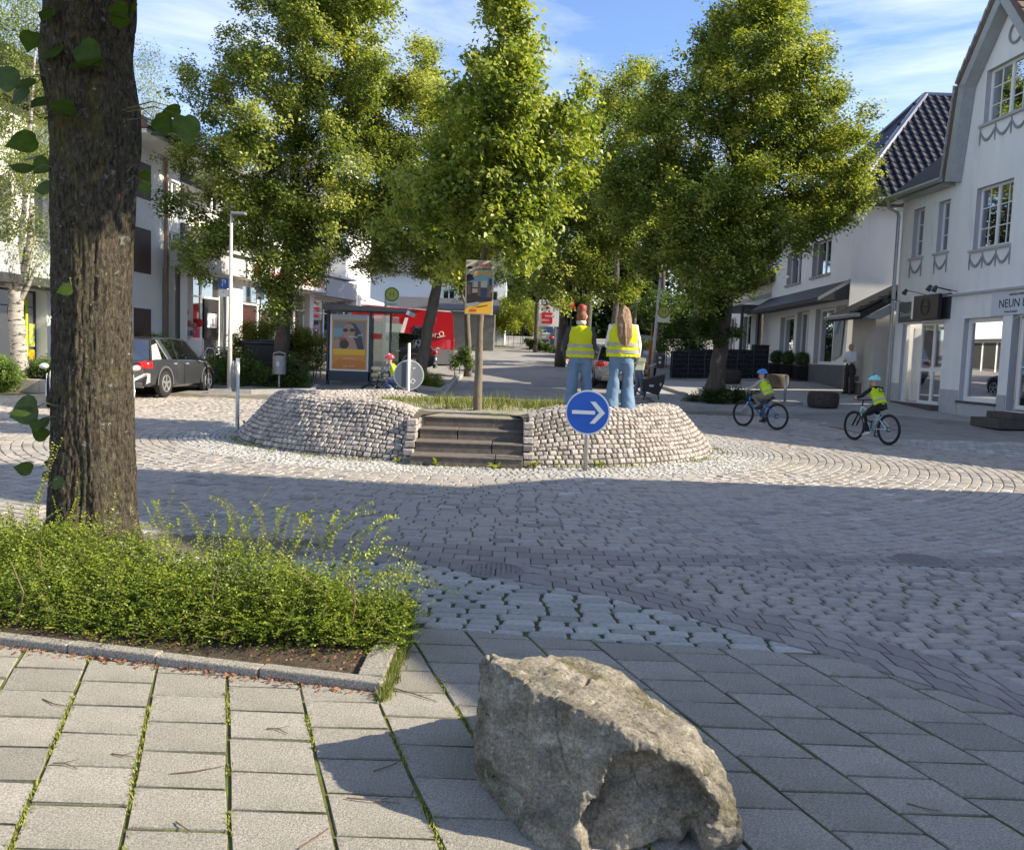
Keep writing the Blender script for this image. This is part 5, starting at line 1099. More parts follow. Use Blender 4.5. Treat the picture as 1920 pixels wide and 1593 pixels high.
for i, l in enumerate(lens):
    a, c = KA+d*(s_+.003), KA+d*(s_+l-.004); b = MB(); z = KH+random.uniform(-.008, .006); w = random.uniform(-.005, .006)
    b.prism([a-nrm*w-Vector((0, 0, .05)), c-nrm*w-Vector((0, 0, .05)), c+nrm*(KW-w)-Vector((0, 0, .05)), a+nrm*(KW-w)-Vector((0, 0, .05))], (0, 0, z+.05)); b.build('kerb_stone', M_KERB, bed, world=True, bevel=.008); s_ += l
s_ = KW+.02; L2 = (KC-KA).length; k2 = Vector((e2.y, -e2.x, 0)); k2 = k2 if k2.x < 0 else -k2
for i, l in enumerate([.30, .16, .15, .14, .14, .16, .2]):
    a, c = KA+e2*(s_+.003), KA+e2*(s_+l-.006); b = MB(); z = KH+random.uniform(-.006, .006); w = random.uniform(-.004, .006); kw = .125
    b.prism([a-k2*w-Vector((0, 0, .05)), c-k2*w-Vector((0, 0, .05)), c+k2*(kw-w)-Vector((0, 0, .05)), a+k2*(kw-w)-Vector((0, 0, .05))], (0, 0, z+.05)); b.build('kerb_stone', M_KERB, bed, world=True, bevel=.008); s_ += l
hd = thing('hedge', 'bright green small-leaved honeysuckle hedge at the foot of the big linden', 'hedge', (KA.x-1.5, KA.y+1, 0))
r_ = np.random.default_rng(5)
def hxy(n):
    s_ = r_.uniform(-.04, 5.6, n); t = r_.random(n); back = np.interp(s_, [0, 1, 3, 6], [.5, .8, 1.4, 1.9]); t = .17+t*back
    ee = np.array(e2)[:2]; dd = np.array(d)[:2]
    sh = np.interp(s_, [0, .5, 1.2, 2.5, 6], [.34, .2, .06, .0, .0])
    return np.array(KA)[:2]+dd*s_[:, None]+ee*(t+sh)[:, None], s_, t
def hh(xy, s_, t):
    n = np.array([mn.noise(Vector((x*1.6, y*1.6, 3.))) for x, y in xy]); e_ = np.clip((t-.1)/.25, .55, 1)*np.clip(s_/.4, .6, 1)
    return (.29+.22*n)*e_
# sprays: arching shoots carrying leaf pairs
nS = 6500; xy, s_, t = hxy(nS); top = hh(xy, s_, t); Vl = []; Tl = []; stems = []
for i in range(nS):
    z0 = top[i]*r_.uniform(.15, .95); fr = max(0, 1-(t[i]-.3)/.35); ang = r_.uniform(0, 2*PI); dirv = np.array([math.cos(ang)*.7, math.sin(ang)*.7-fr*.7, r_.uniform(.2, 1.1)]); dirv /= np.linalg.norm(dirv)
    ln = r_.uniform(.14, .30)
    if z0 > top[i]*.75 and r_.random() < .10: ln *= r_.uniform(1.5, 2.6); dirv = dirv*.5+np.array([.15, 0, .8]); dirv /= np.linalg.norm(dirv)
    p = np.array([xy[i][0], xy[i][1], z0]); nl = int(ln/.0125); side = np.cross(dirv, [0, 0, 1]); side /= np.linalg.norm(side)+1e-6
    k = np.arange(nl); tt = k/nl; pts = p+dirv*(k*.0125)[:, None]; pts[:, 2] -= .35*ln*tt**2*r_.uniform(.2, 1)
    sg_ = np.where(k % 2 == 0, 1, -1)[:, None]; sz = (.021*(1-.45*tt)*r_.uniform(.8, 1.25))[:, None]
    a = side*sg_*.85+dirv*.5+r_.normal(size=(nl, 3))*.18; a /= np.linalg.norm(a, axis=1)[:, None]
    w = np.cross(a, np.array([0, 0, 1.])+r_.normal(size=(nl, 3))*.35); w /= np.linalg.norm(w, axis=1)[:, None]
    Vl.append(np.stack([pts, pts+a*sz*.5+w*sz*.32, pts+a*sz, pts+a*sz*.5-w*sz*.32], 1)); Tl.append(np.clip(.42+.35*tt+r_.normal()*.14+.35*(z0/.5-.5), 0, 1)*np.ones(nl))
    if i % 14 == 0: stems.append((pts[0], pts[nl//2], pts[-1]))
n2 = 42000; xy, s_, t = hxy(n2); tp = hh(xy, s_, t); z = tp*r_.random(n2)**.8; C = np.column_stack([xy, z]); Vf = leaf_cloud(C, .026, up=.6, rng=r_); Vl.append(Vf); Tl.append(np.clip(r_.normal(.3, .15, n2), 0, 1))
# long loose shoots sticking out of the top and right end
def shoot(p0, p1, n, sag=.06):
    p0, p1 = np.array(p0), np.array(p1); tt = np.linspace(0, 1, n); pts = p0+(p1-p0)*tt[:, None]; pts[:, 2] += sag*4*tt*(1-tt); dv = (p1-p0)/np.linalg.norm(p1-p0); sd = np.cross(dv, [0, -1., .3]); sd /= np.linalg.norm(sd)
    sg_ = np.where(np.arange(n) % 2 == 0, 1, -1)[:, None]; a = sd*sg_+dv*.4+r_.normal(size=(n, 3))*.25; a /= np.linalg.norm(a, axis=1)[:, None]; w = np.cross(a, r_.normal(size=(n, 3))*.4+np.array([0, -.4, .8])); w /= np.linalg.norm(w, axis=1)[:, None]
    sz = (.026*(1-.4*tt))[:, None]*r_.uniform(.7, 1.2, n)[:, None]; Vl.append(np.stack([pts, pts+a*sz*.5+w*sz*.34, pts+a*sz, pts+a*sz*.5-w*sz*.34], 1)); Tl.append(np.clip(.6+.3*tt, 0, 1)); stems.append((pts[0], pts[n//2], pts[-1]))
for (x0_, y0_, x1_, y1_, D) in ((640, 1090, 860, 1112, 4.7), (600, 1040, 700, 955, 5.0), (650, 1050, 740, 960, 5.0), (560, 1020, 575, 965, 5.1), (500, 1030, 480, 935, 5.2), (440, 1030, 430, 960, 5.2), (380, 1030, 345, 945, 5.3), (470, 1020, 400, 940, 5.2), (520, 1020, 530, 950, 5.1), (620, 1030, 640, 960, 5.0), (690, 1100, 790, 1060, 4.8), (700, 1130, 800, 1150, 4.7), (720, 1150, 790, 1185, 4.6), (660, 1060, 770, 1045, 4.9), (300, 1010, 290, 940, 5.4), (60, 1010, 110, 830, 5.8), (30, 1010, 10, 945, 5.8), (50, 1000, 60, 960, 5.8), (590, 1010, 560, 975, 5.0), (690, 1080, 730, 1000, 4.9), (110, 1190, 50, 1100, 4.5), (420, 1060, 440, 990, 5.2), (330, 1030, 330, 985, 5.3), (670, 1140, 770, 1110, 4.7), (700, 1120, 780, 1090, 4.7)):
    for q in range(2): j = lambda: random.uniform(-12, 12); shoot(PD(x0_+j(), y0_+j(), D), PD(x1_+j(), y1_+j(), D+random.uniform(-.1, .1)), int(14+math.hypot(x1_-x0_, y1_-y0_)/5))
V = np.concatenate(Vl); T = np.concatenate(Tl); V = to_local(hd, V.reshape(-1, 3)).reshape(V.shape)
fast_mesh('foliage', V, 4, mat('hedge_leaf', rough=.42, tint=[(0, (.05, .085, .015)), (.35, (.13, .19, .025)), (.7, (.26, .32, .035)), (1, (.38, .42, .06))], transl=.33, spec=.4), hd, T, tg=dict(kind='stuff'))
b = MB()
for q in stems: b.loft([tuple(x) for x in q], [.0018, .0015, .0008], 4, cap=False)
for k in range(26):
    xy, s1_, t1_ = hxy(1); x, y = xy[0]; b.loft([(x, y, .03), (x+random.uniform(-.1, .1), y+random.uniform(-.1, .1), .25), (x+random.uniform(-.2, .2), y-random.uniform(0, .2), .42)], [.005, .004, .002], 5)
b.build('stems', mat('hedge_stem', (.17, .12, .07), .8), hd, world=True, kind='stuff')
# ================= boulder
bo = thing('boulder', 'big angular grey-brown boulder lying on the pavement slabs', 'boulder', (P(1140, 1560).x, P(1140, 1560).y, 0))
bpts = [P(893, 1412), P(897, 1470), P(1005, 1598), P(1170, 1650), P(1330, 1612), P(1384, 1578), P(1300, 1390), P(1100, 1330), P(950, 1330),
        P(908, 1232, .43), P(902, 1300, .33), P(1000, 1246, .40), P(1085, 1229, .40), P(1150, 1256, .37), P(1190, 1300, .34), P(1232, 1347, .30), P(1290, 1356, .30), P(1345, 1430, .26), P(1384, 1528, .15), P(1387, 1565, .09),
        P(997, 1290, .43), P(1080, 1330, .41), P(1140, 1357, .40), P(1292, 1433, .31), P(1230, 1400, .36), P(1350, 1500, .21), P(1100, 1480, .20)]
import bmesh
bm = bmesh.new(); vv = [bm.verts.new(p) for p in bpts]; bmesh.ops.convex_hull(bm, input=bm.verts)
for v in [v for v in bm.verts if not v.link_faces]: bm.verts.remove(v)
bmesh.ops.triangulate(bm, faces=bm.faces)
CAVE = [(1134, 1415), (1180, 1404), (1236, 1422), (1292, 1444), (1336, 1492), (1334, 1556), (1315, 1650), (1100, 1680), (1088, 1556), (1112, 1496), (1122, 1450)]
def topx(p):
    d = p-CAMP; w = d.dot(F_); return CX+FPX*d.dot(R_)/w, CY-FPX*d.dot(U_)/w
def pdist(x, y):
    ins = False; m_ = 1e9; n = len(CAVE)
    for i in range(n):
        (x1, y1), (x2, y2) = CAVE[i], CAVE[(i+1) % n]
        if (y1 > y) != (y2 > y) and x < (x2-x1)*(y-y1)/(y2-y1)+x1: ins = not ins
        t = max(0, min(1, ((x-x1)*(x2-x1)+(y-y1)*(y2-y1))/((x2-x1)**2+(y2-y1)**2))); m_ = min(m_, math.hypot(x-x1-t*(x2-x1), y-y1-t*(y2-y1)))
    return m_ if ins else -m_
def cut(bm, L_, fn=None):
    long = [e for e in bm.edges if e.calc_length() > L_ and (fn is None or fn(e))]
    if long: bmesh.ops.subdivide_edges(bm, edges=long, cuts=1); bmesh.ops.triangulate(bm, faces=bm.faces)
for L_ in (.25, .12, .06, .035, .022): cut(bm, L_)
bmesh.ops.smooth_vert(bm, verts=bm.verts, factor=.3, use_axis_x=True, use_axis_y=True, use_axis_z=True)
bm.normal_update()
for v in bm.verts:      # low facets first, then the hollow under the front edge
    p = v.co; cell = mn.voronoi(p*5.5+Vector((1, 4, 2)))[0]; v.co = p+v.normal*(.022*mn.noise(p*3.5)-.020*min(1, (cell[1]-cell[0])*2.2)+.012)
bm.normal_update()
for v in bm.verts:
    p = v.co
    if v.normal.y > .15 or p.y > 3.3: continue
    x, y = topx(p); d_ = pdist(x+26*mn.noise(p*9), y+22*mn.noise(p*9+Vector((5, 5, 5))))
    if d_ > -4: v.co = p+Vector((.01, 1, .12))*(.125*float(sstep(-4, 20, d_))*(.9+.25*abs(mn.noise(p*8))))
    q = p-P(1075, 1440, .22)      # shallow scoop on the left face
for L_ in (.024, .014, .0095): cut(bm, L_)
bm.normal_update()
for v in bm.verts:
    p = v.co; n = v.normal; lay = p.z*1.7+p.x*.4-p.y*.15
    v.co = p+n*(.007*mn.noise(p*16)+.006*mn.noise(p*34)+.004*mn.noise(p*70)+.005*(abs(mn.noise(Vector((lay*22, p.x*2, p.y*2))))-.3)-.010*float(sstep(.05, .0, abs(mn.noise(p*4.2+Vector((3, 1, 7)))))))
me = bpy.data.meshes.new('rock'); bm.to_mesh(me); bm.free(); me.polygons.foreach_set('use_smooth', [True]*len(me.polygons))
M_ROCK = bpy.data.materials.new('sandstone_rock'); M_ROCK.use_nodes = True; nt = M_ROCK.node_tree; L = nt.links; bs = nt.nodes['Principled BSDF']; bs.inputs['Roughness'].default_value = .9; bs.inputs['Specular IOR Level'].default_value = .25
tcn = N(nt, 'ShaderNodeTexCoord'); m1 = N(nt, 'ShaderNodeMapping'); m1.inputs['Scale'].default_value = (1, 1, 2.2); m1.inputs['Rotation'].default_value = (.2, .3, .4); L.new(tcn.outputs['Object'], m1.inputs[0])
na = N(nt, 'ShaderNodeTexNoise', i_Scale=5., i_Detail=10., i_Roughness=.68, i_Distortion=.4); L.new(m1.outputs[0], na.inputs['Vector'])
ra = N(nt, 'ShaderNodeValToRGB'); e = ra.color_ramp.elements; e[0].position = .3; e[0].color = (.12, .11, .092, 1); e[1].position = .66; e[1].color = (.44, .405, .345, 1); L.new(na.outputs['Fac'], ra.inputs[0])
c1, _ = spots((.13, .12, .055), 3.4, .52, .66, ra.outputs[0], .8); c2_, _ = spots((.50, .48, .42), 13., .58, .66, c1, .5); c3_, _ = spots((.07, .06, .04), 7., .64, .72, c2_)
ng = N(nt, 'ShaderNodeTexNoise', i_Scale=95., i_Detail=4., i_Roughness=.8); L.new(tcn.outputs['Object'], ng.inputs['Vector']); rg = N(nt, 'ShaderNodeValToRGB'); rg.color_ramp.elements[0].position = .36; rg.color_ramp.elements[0].color = (.62, .60, .56, 1); rg.color_ramp.elements[1].position = .62; rg.color_ramp.elements[1].color = (1.5, 1.48, 1.4, 1); L.new(ng.outputs['Fac'], rg.inputs[0]); mg = N(nt, 'ShaderNodeMixRGB'); mg.blend_type = 'MULTIPLY'; mg.inputs[0].default_value = 1.; L.new(c3_, mg.inputs[1]); L.new(rg.outputs[0], mg.inputs[2]); L.new(mg.outputs[0], bs.inputs['Base Color'])
nb = N(nt, 'ShaderNodeTexNoise', i_Scale=60., i_Detail=10., i_Roughness=.8); L.new(m1.outputs[0], nb.inputs['Vector']); bp = N(nt, 'ShaderNodeBump', i_Strength=1., i_Distance=.022); L.new(nb.outputs['Fac'], bp.inputs['Height']); L.new(bp.outputs[0], bs.inputs['Normal'])
me.materials.append(M_ROCK); V = np.zeros(len(me.vertices)*3); me.vertices.foreach_get('co', V); V = V.reshape(-1, 3)-np.array(bo.location); me.vertices.foreach_set('co', V.reshape(-1))
linkmesh('rock', me, bo)
# ================= small growth and litter
def blades(name, P_, h, m, label=None, cat=None, w=.006, lean=.45, parent=None, rng=RNG, kind='stuff'):
    P_ = np.asarray(P_); n = len(P_); a = rng.uniform(0, 2*PI, n); hh_ = h*rng.uniform(.4, 1.3, n); dx = np.column_stack([np.cos(a), np.sin(a), np.zeros(n)]); ln = rng.uniform(0, lean, n)[:, None]*hh_[:, None]; b2 = rng.uniform(0, 2*PI, n); ld = np.column_stack([np.cos(b2), np.sin(b2), np.zeros(n)])
    tip = P_+ld*ln+np.array([0, 0, 1])*hh_[:, None]; V = np.stack([P_-dx*w, P_+dx*w, tip], 1)
    if parent is not None: V = to_local(parent, V.reshape(-1, 3)).reshape(V.shape)
    return fast_mesh(name, V, 3, m, parent, rng.random(n), tg=dict(label=label, cat=cat, kind=kind))
M_GRASS = mat('grass_blade', rough=.6, tint=[(0, (.06, .09, .015)), (.5, (.14, .18, .03)), (1, (.34, .33, .12))], transl=.3)
pts = []
for i in range(5200):      # grass along the back of the plateau
    x = random.uniform(-2.6, 2.2); y = random.gauss(17.0, .5) if random.random() < .7 else random.uniform(14.6, 17); 
    if ((x-MC[0])/2.5)**2+((y-MC[1])/2.2)**2 < 1: pts.append((x, y, .595))
blades('grass', pts, .10, M_GRASS, 'yellowish grass growing on the gravel top of the stone island', 'grass', w=.008)
pts = []
for c in ((-1.0, 15.0), (.3, 15.8), (-.6, 15.2), (1.0, 16.2), (-1.3, 16.0), (.7, 15.4), (1.6, 16.4), (-.2, 16.6)):
    for i in range(120): pts.append((c[0]+random.gauss(0, .14), c[1]+random.gauss(0, .1), .595))
blades('grass_tuft', pts, .24, M_GRASS, 'taller grass tufts round the young linden on the island', 'grass', w=.007, lean=.7)
# grass and weeds at the wall foot
pts = []
for i in range(2600):
    th = random.uniform(-1.5, 1.5); r = abs(random.gauss(0, .12)); pts.append((MC[0]+(MA+.06+r)*math.sin(th), MC[1]-(MBb+.1+r)*math.cos(th), .004))
pts = [q for q in pts if mn.noise(Vector((q[0]*1.6, q[1]*1.6, 0))) > -.02]
blades('foot_grass', pts, .05, M_GRASS, 'sparse grass along the foot of the island wall', 'grass', w=.006)
def weed(px, py, h, label, n=11, dz=0.):
    p = P(px, py, dz); t = thing('weed', label, 'weed', p, group='leafy weeds at the foot of the island')
    me_l = []
    for k in range(n):
        a = random.uniform(0, 2*PI); ln = h*random.uniform(.6, 1.1); el = random.uniform(.3, 1.2); dv = Vector((math.cos(a)*math.cos(el), math.sin(a)*math.cos(el), math.sin(el))); sd = dv.cross(Vector((0, 0, 1))).normalized()*ln*.16
        m_ = dv*ln*.55+Vector((0, 0, .02)); e_ = dv*ln-Vector((0, 0, .15*ln)); me_l.append([(0, 0, 0), m_+sd, e_, m_-sd])
    V = np.array([[list(q) for q in f_] for f_ in me_l]); fast_mesh('leaf_rosette', V, 4, M_YSHRUB, t, np.random.rand(len(V)))
for i, (x, y, h, lb) in enumerate(((632, 840, .14, 'pale flowering weed under the left stone wall'), (703, 856, .15, 'leafy weed below the left wall nearer the steps'), (745, 868, .12, 'low weed at the left foot of the steps'), (820, 874, .18, 'broad weed in front of the lowest step, left one'), (930, 880, .18, 'broad weed in front of the lowest step, right one'), (988, 850, .24, 'tall weed growing between the steps and the right wall'), (1000, 878, .2, 'weed at the right foot of the steps'), (1040, 876, .2, 'bushy weed left of the blue sign post'), (1068, 872, .2, 'tall weed just left of the blue sign post'), (1125, 878, .16, 'weed just right of the blue sign post'), (1185, 868, .12, 'small weed below the middle of the right wall'), (1215, 868, .14, 'small weed near the right end of the wall'), (462, 803, .2, 'weed beside the white signpost on the left'))):
    weed(x, y, h, lb)
# moss and grass blades in the slab joints
pts = []
for k in range(-4, 5):
    for i in range(1100):
        y = random.uniform(1.9, 4.6); x = sx0+k*sp+dcol.x*(y-sy0)+random.gauss(0, .009)
        if mn.noise(Vector((x*3, y*2.5, k))) > .02 and not in_bed(x, y): pts.append((x, y, .008))
blades('joint_grass', pts, .014, mat('joint_moss_blade', rough=.8, tint=[(0, (.10, .12, .015)), (.5, (.2, .23, .03)), (1, (.3, .32, .06))]), 'fine moss and grass in the joints of the slabs', 'moss', w=.0035, lean=.9)
pts = []
for i in range(1500):
    t_ = random.uniform(-.1, .8); p = KA+e2*t_; pts.append((p.x+abs(random.gauss(0, .02))+.01, p.y+random.gauss(0, .01), .01))
blades('kerb_grass', pts, .06, M_GRASS, 'grass tuft along the right side kerb of the hedge bed', 'grass', w=.003, lean=.8)
# leaf litter
n_ = 900; s_ = np.abs(RNG.normal(0, 1, n_))
C = []
for i in range(n_):
    q = random.random()*3.3; p = KA+d*q-nrm*abs(random.gauss(0, .035)) if random.random() < .6 else KA+d*q+nrm*random.uniform(.09, .35)
    C.append((p.x, p.y, .018 if (p-KA).dot(nrm) < 0 else .06))
V = leaf_cloud(np.array(C), .022, up=3., rng=RNG)
fast_mesh('leaf_litter', V, 4, mat('dry_leaf', rough=.8, tint=[(0, (.10, .04, .02)), (.5, (.26, .10, .04)), (1, (.36, .20, .10))]), None, RNG.random(n_), tg=dict(label='reddish dry leaf litter along the front kerb of the bed', cat='leaf litter', kind='stuff'))
tw = [(80, 1310, 140, 1325), (100, 1430, 145, 1440), (320, 1450, 420, 1435), (500, 1365, 540, 1375), (560, 1590, 620, 1550), (700, 1445, 745, 1430), (775, 1480, 790, 1505), (650, 1495, 750, 1505), (1700, 1505, 1765, 1520), (740, 1290, 820, 1315), (330, 1540, 360, 1560), (210, 1412, 250, 1418)]
TWL = ['forked twig on the slabs just below the front kerb', 'dark forked twig on the second slab column from the left', 'long pale twig on the slabs in the middle of the sunlit paving', 'short dark twig on the slab left of the boulder shadow', 'curved pale twig near the bottom edge left of the boulder', 'thin twig inside the upper lobe of the boulder shadow', 'short dark twig in the boulder shadow close to the boulder', 'long reddish twig at the edge of the boulder shadow', 'bent dark twig on the shaded slabs at the right', 'thin branching twig right of the kerb corner', 'tiny dark twig near the bottom between two moss joints', 'twig stub on the second slab column above the forked one']
for i, (a, c, e_, g) in enumerate(tw):
    p, q = P(a, c, .018), P(e_, g, .018); t = thing('twig', TWL[i], 'twig', p, group='dry twigs scattered on the slabs')
    b = MB(); m_ = (p+q)/2+Vector((random.uniform(-.02, .02), random.uniform(-.02, .02), .004)); b.loft([p, m_, q], [.0028, .0024, .0012], 5)
    if i % 2: b.loft([m_, m_+(q-p)*.25+Vector((.02, .03, .004))], [.002, .001], 4)
    b.build('stick', mat('dry_twig', (.13, .09, .06), .9), t, world=True)
# ================= signs, lamps, street furniture
M_STEEL = mat('galvanised_steel', (.46, .47, .47), .4, (.38, .39, .39), 9., metal=.7)
M_POLE = mat('pale_pole', (.52, .51, .48), .6, (.42, .41, .38), 7., bump=.002)
M_SBLUE = mat('sign_blue', (.012, .10, .50), .35, spec=.5); M_SWH = mat('sign_white', (.78, .78, .77), .4); M_GREYB = mat('sign_back_grey', (.30, .31, .315), .5, metal=.2); M_GREYD = mat('sign_back_dark', (.10, .105, .11), .5)
M_NAVY = mat('navy_metal', (.02, .03, .055), .4); M_BLK = mat('black_plastic', (.014, .014, .015), .45); M_RUB = mat('rubber', (.018, .018, .018), .8)
def disc(b, c, n, r, t, k=40, r2=None):
    n = Vector(n).normalized(); b.loft([Vector(c)-n*t/2, Vector(c)+n*t/2], [r, r if r2 is None else r2], k)
def gp(px, py):      # ground point seen at a pixel
    d = ray(px, py); t = 1.
    while t < 400:
        p = CAMP+d*t
        if p.z <= float(H(p.x, p.y)): return Vector((p.x, p.y, float(H(p.x, p.y))))
        t *= 1.004; t += .002
    return CAMP+d*60
# blue arrow sign
p = P(1097, 884); D = p.y
t = thing('arrow_sign', 'round blue sign with white arrow pointing right, before the island', 'traffic sign', p)
b = MB(); b.cyl((0, 0, 0), (.0, 0, 1.0), .03, n=14); b.build('post', M_STEEL, t, smooth=True)
c = PD(1102, 773, D-.05)-p; n = (CAMP-(p+c)); n.z = 0; n.normalize()
b = MB(); disc(b, c, n, .306, .012); b.build('rim', M_SWH, t); b = MB(); disc(b, c+n*.008, n, .285, .008); b.build('face', M_SBLUE, t)
r_ax = Vector((-n.y, n.x, 0)); r_ax = r_ax if r_ax.x > 0 else -r_ax
def flat(b, pts, c, n, rx, off, th=.003):
    q = [c+rx*x+Vector((0, 0, 1))*z+n*off for x, z in pts]; b.prism(q, n*th)
c2 = c+Vector((0, 0, 0))
b = MB(); flat(b, [(-.215, -.025), (.10, -.025), (.10, .025), (-.215, .025)], c2, n, r_ax, .0125); flat(b, [(.03, .15), (.10, .15), (.235, 0), (.10, -.15), (.03, -.15), (.155, 0)], c2, n, r_ax, .0127); b.build('arrow', M_SWH, t)
# sign seen from behind
p = Vector((XD(667, 19.4, 742), 19.4, 0.0)); p.z = .0
t = thing('arrow_sign', 'grey back of a round sign with sticker, behind the left island wall', 'traffic sign', p)
b = MB(); b.cyl((0, 0, 0), (0, 0, 1.75), .032, n=12); b.build('post', M_SWH, t, smooth=True)
cc = PD(766, 703, 19.4); p2 = Vector((cc.x, 19.4, 0)); t.location = p2; c = Vector((0, .05, cc.z)); n = Vector((0, -1, 0))
b = MB(); disc(b, c, n, .345, .012); b.build('rim', M_SWH, t); b = MB(); disc(b, c-Vector((0, .008, 0)), n, .325, .008); b.build('back', M_GREYB, t)
b = MB(); b.box(c+Vector((-.115, -.016, 0)), (.10, .005, .56)); b.build('backing_strip', M_GREYD, t); b = MB(); b.box(c+Vector((.10, -.016, -.14)), (.09, .004, .11), ry=.6); b.build('sticker', M_SWH, t); b = MB(); b.box(c+Vector((.10, -.0185, -.14)), (.04, .002, .05), ry=.6); b.build('sticker_print', M_GREYD, t)
b = MB(); b.box(c+Vector((.12, -.016, .16)), (.06, .004, .03), ry=-.3); b.build('small_sticker', M_SWH, t)
# sign seen edge-on
p = P(445, 807); t = thing('arrow_sign', 'round sign on white post seen edge-on left of the island', 'traffic sign', p)
b = MB(); b.cyl((0, 0, .25), (0, 0, 1.33), .034, n=12); b.build('post', M_SWH, t, smooth=True); b = MB(); b.cyl((0, 0, 0), (0, 0, .25), .036, n=12); b.build('post_base', M_STEEL, t)
b = MB(); disc(b, (-.075, .02, 1.0), (1, .12, 0), .29, .02); b.build('plate', M_GREYB, t)
def lamp(label, base_px, top_px, D, arm, r0=.075, hd=.5):
    p = PD(*base_px, D); p.z = float(H(p.x, p.y)); t = thing('street_lamp', label, 'street lamp', p); q = PD(*top_px, D)-p
    b = MB(); b.loft([(0, 0, 0), tuple(q*.3), tuple(q)], [r0, r0*.8, r0*.55], 12); b.build('pole', M_POLE, t, smooth=True)
    b = MB(); b.box(q+Vector((arm*hd/2, 0, .03)), (hd, .22, .08)); b.build('lamp_head', mat('lamp_grey', (.22, .22, .22), .5), t, bevel=.02)
    b = MB(); b.cyl((0, 0, 0), (0, 0, .12), r0*1.3); b.build('collar', M_STEEL, t); return t, p, q
lamp('slim pale street lamp standing left of the linden and parking signs', (430, 748), (434, 402), 25.0, 1, hd=.42)
lt, lp, lq = lamp('leaning pale street lamp with bus stop sign, right of the women', (1221, 705), (1241, 490), 33.5, -1, hd=.55)
def psign(px, py0, py1, D, label, h):
    p = PD(px, py1, D); p.z = float(H(p.x, p.y)); t = thing('parking_sign', label, 'traffic sign', p); top = PD(px, py0, D).z-p.z
    b = MB(); b.cyl((0, 0, 0), (0, 0, top), .03, n=10); b.build('post', M_STEEL, t, smooth=True)
    b = MB(); b.box((0, -.04, top-.17), (.34 if D < 30 else .3, .01, .34)); b.build('plate', M_SBLUE, t); b = MB(); b.box((0, -.04, top-.48), (.33 if D < 30 else .3, .01, .24)); b.build('sub_plate', M_SWH, t)
    text('P', .30, (0, -.05, top-.17), (PI/2, 0, 0), M_SWH, t); text('*' if D < 30 else '-', .12, (0, -.05, top-.48), (PI/2, 0, 0), M_INK, t)
psign(419, 521, 735, 27.5, 'blue P parking sign with white plate just left of the street lamp', 2.6); psign(487, 533, 720, 33.5, 'second blue parking sign partly hidden by linden leaves', 2.6)
# fair poster on the young tree
pc = PD(899, 539, 14.4); t = thing('fair_poster', 'fair poster with red date and orange lettering tied to the young linden', 'poster', pc, rz=math.radians(4))
PW, PH_ = .475, .90
def pq(b, x0, z0, x1, z1, off=0, dx0=0, dx1=0): b.prism([(x0, off, z0), (x1, off, z0+dx0), (x1, off, z1+dx1), (x0, off, z1)], (0, -.0015, 0))
def layer(name, m, rects, off, par=None):
    b = MB()
    for r in rects: pq(b, *r[:4], off, *(r[4:] if len(r) > 4 else ()))
    return b.build(name, m, par or t)
b = MB(); b.box((0, 0, 0), (PW, .008, PH_)); b.build('board', mat('poster_cream', (.58, .55, .50), .6), t)
layer('sky_print', mat('print_sky', (.22, .42, .55), .6), [(-.21, .02, .215, .19, -.0, .02)], -.006)
layer('cloud_print', mat('print_pale', (.52, .56, .55), .6), [(-.10, .02, .12, .09, .0, .03)], -.009)
layer('dark_print', mat('print_dark', (.09, .055, .05), .6), [(-.21, -.27, .215, -.10, .05, .03), (-.21, -.12, -.12, .08), (-.12, -.02, .215, -.0)], -.0085)
layer('ride_print', mat('print_rust', (.26, .13, .10), .6), [(-.03, -.14, .02, .10), (-.20, -.12, -.14, .05), (.13, -.16, .2, .04)], -.011)
b = MB(); disc(b, (.07, -.011, -.09), (0, 1, 0), .085, .002, 20); b.box((.18, -.0105, .08), (.06, .002, .14)); b.build('blue_print', mat('print_blue', (.05, .085, .17), .6), t)
layer('orange_band', mat('print_orange', (.72, .40, .04), .6), [(-.225, -.435, .215, -.32, .0, .10)], -.010)
layer('red_mark', mat('print_red', (.55, .09, .03), .6), [(-.15, -.41, -.04, -.37, .01, .01)], -.013)
b = MB(); b.ell((-.165, -.012, .27), (.035, .004, .045), 12, 8); b.build('portrait_face', mat('print_skin', (.50, .42, .37), .7), t); b = MB(); b.ell((-.17, -.011, .315), (.045, .004, .03), 12, 8); b.prism([(-.22, -.009, .08), (-.09, -.009, .13), (-.12, -.009, .20), (-.17, -.009, .22), (-.22, -.009, .2)], (0, -.002, 0)); b.build('portrait_jacket', mat('print_black', (.03, .02, .02), .6), t)
RT = (PI/2, -.03, 0)
text('26.-30.06.26', .078, (.055, -.010, .375), RT, mat('print_crimson', (.50, .03, .05), .6), t, sx=.72); text('GEVELSBERGER', .058, (.055, -.010, .305), RT, M_INK, t, sx=.72); text('KIRMES', .115, (.055, -.010, .225), RT, mat('print_gold', (.72, .42, .06), .6), t, sx=.86)
b = MB(); pq(b, -.2, -.30, -.01, -.285, -.012, .05, .05); pq(b, -.2, -.33, .0, -.315, -.012, .05, .05); b.build('white_bars', M_SWH, t); text('KIRMESPLATZ', .03, (.06, -.012, -.31), (PI/2, -.22, 0), M_INK, t)
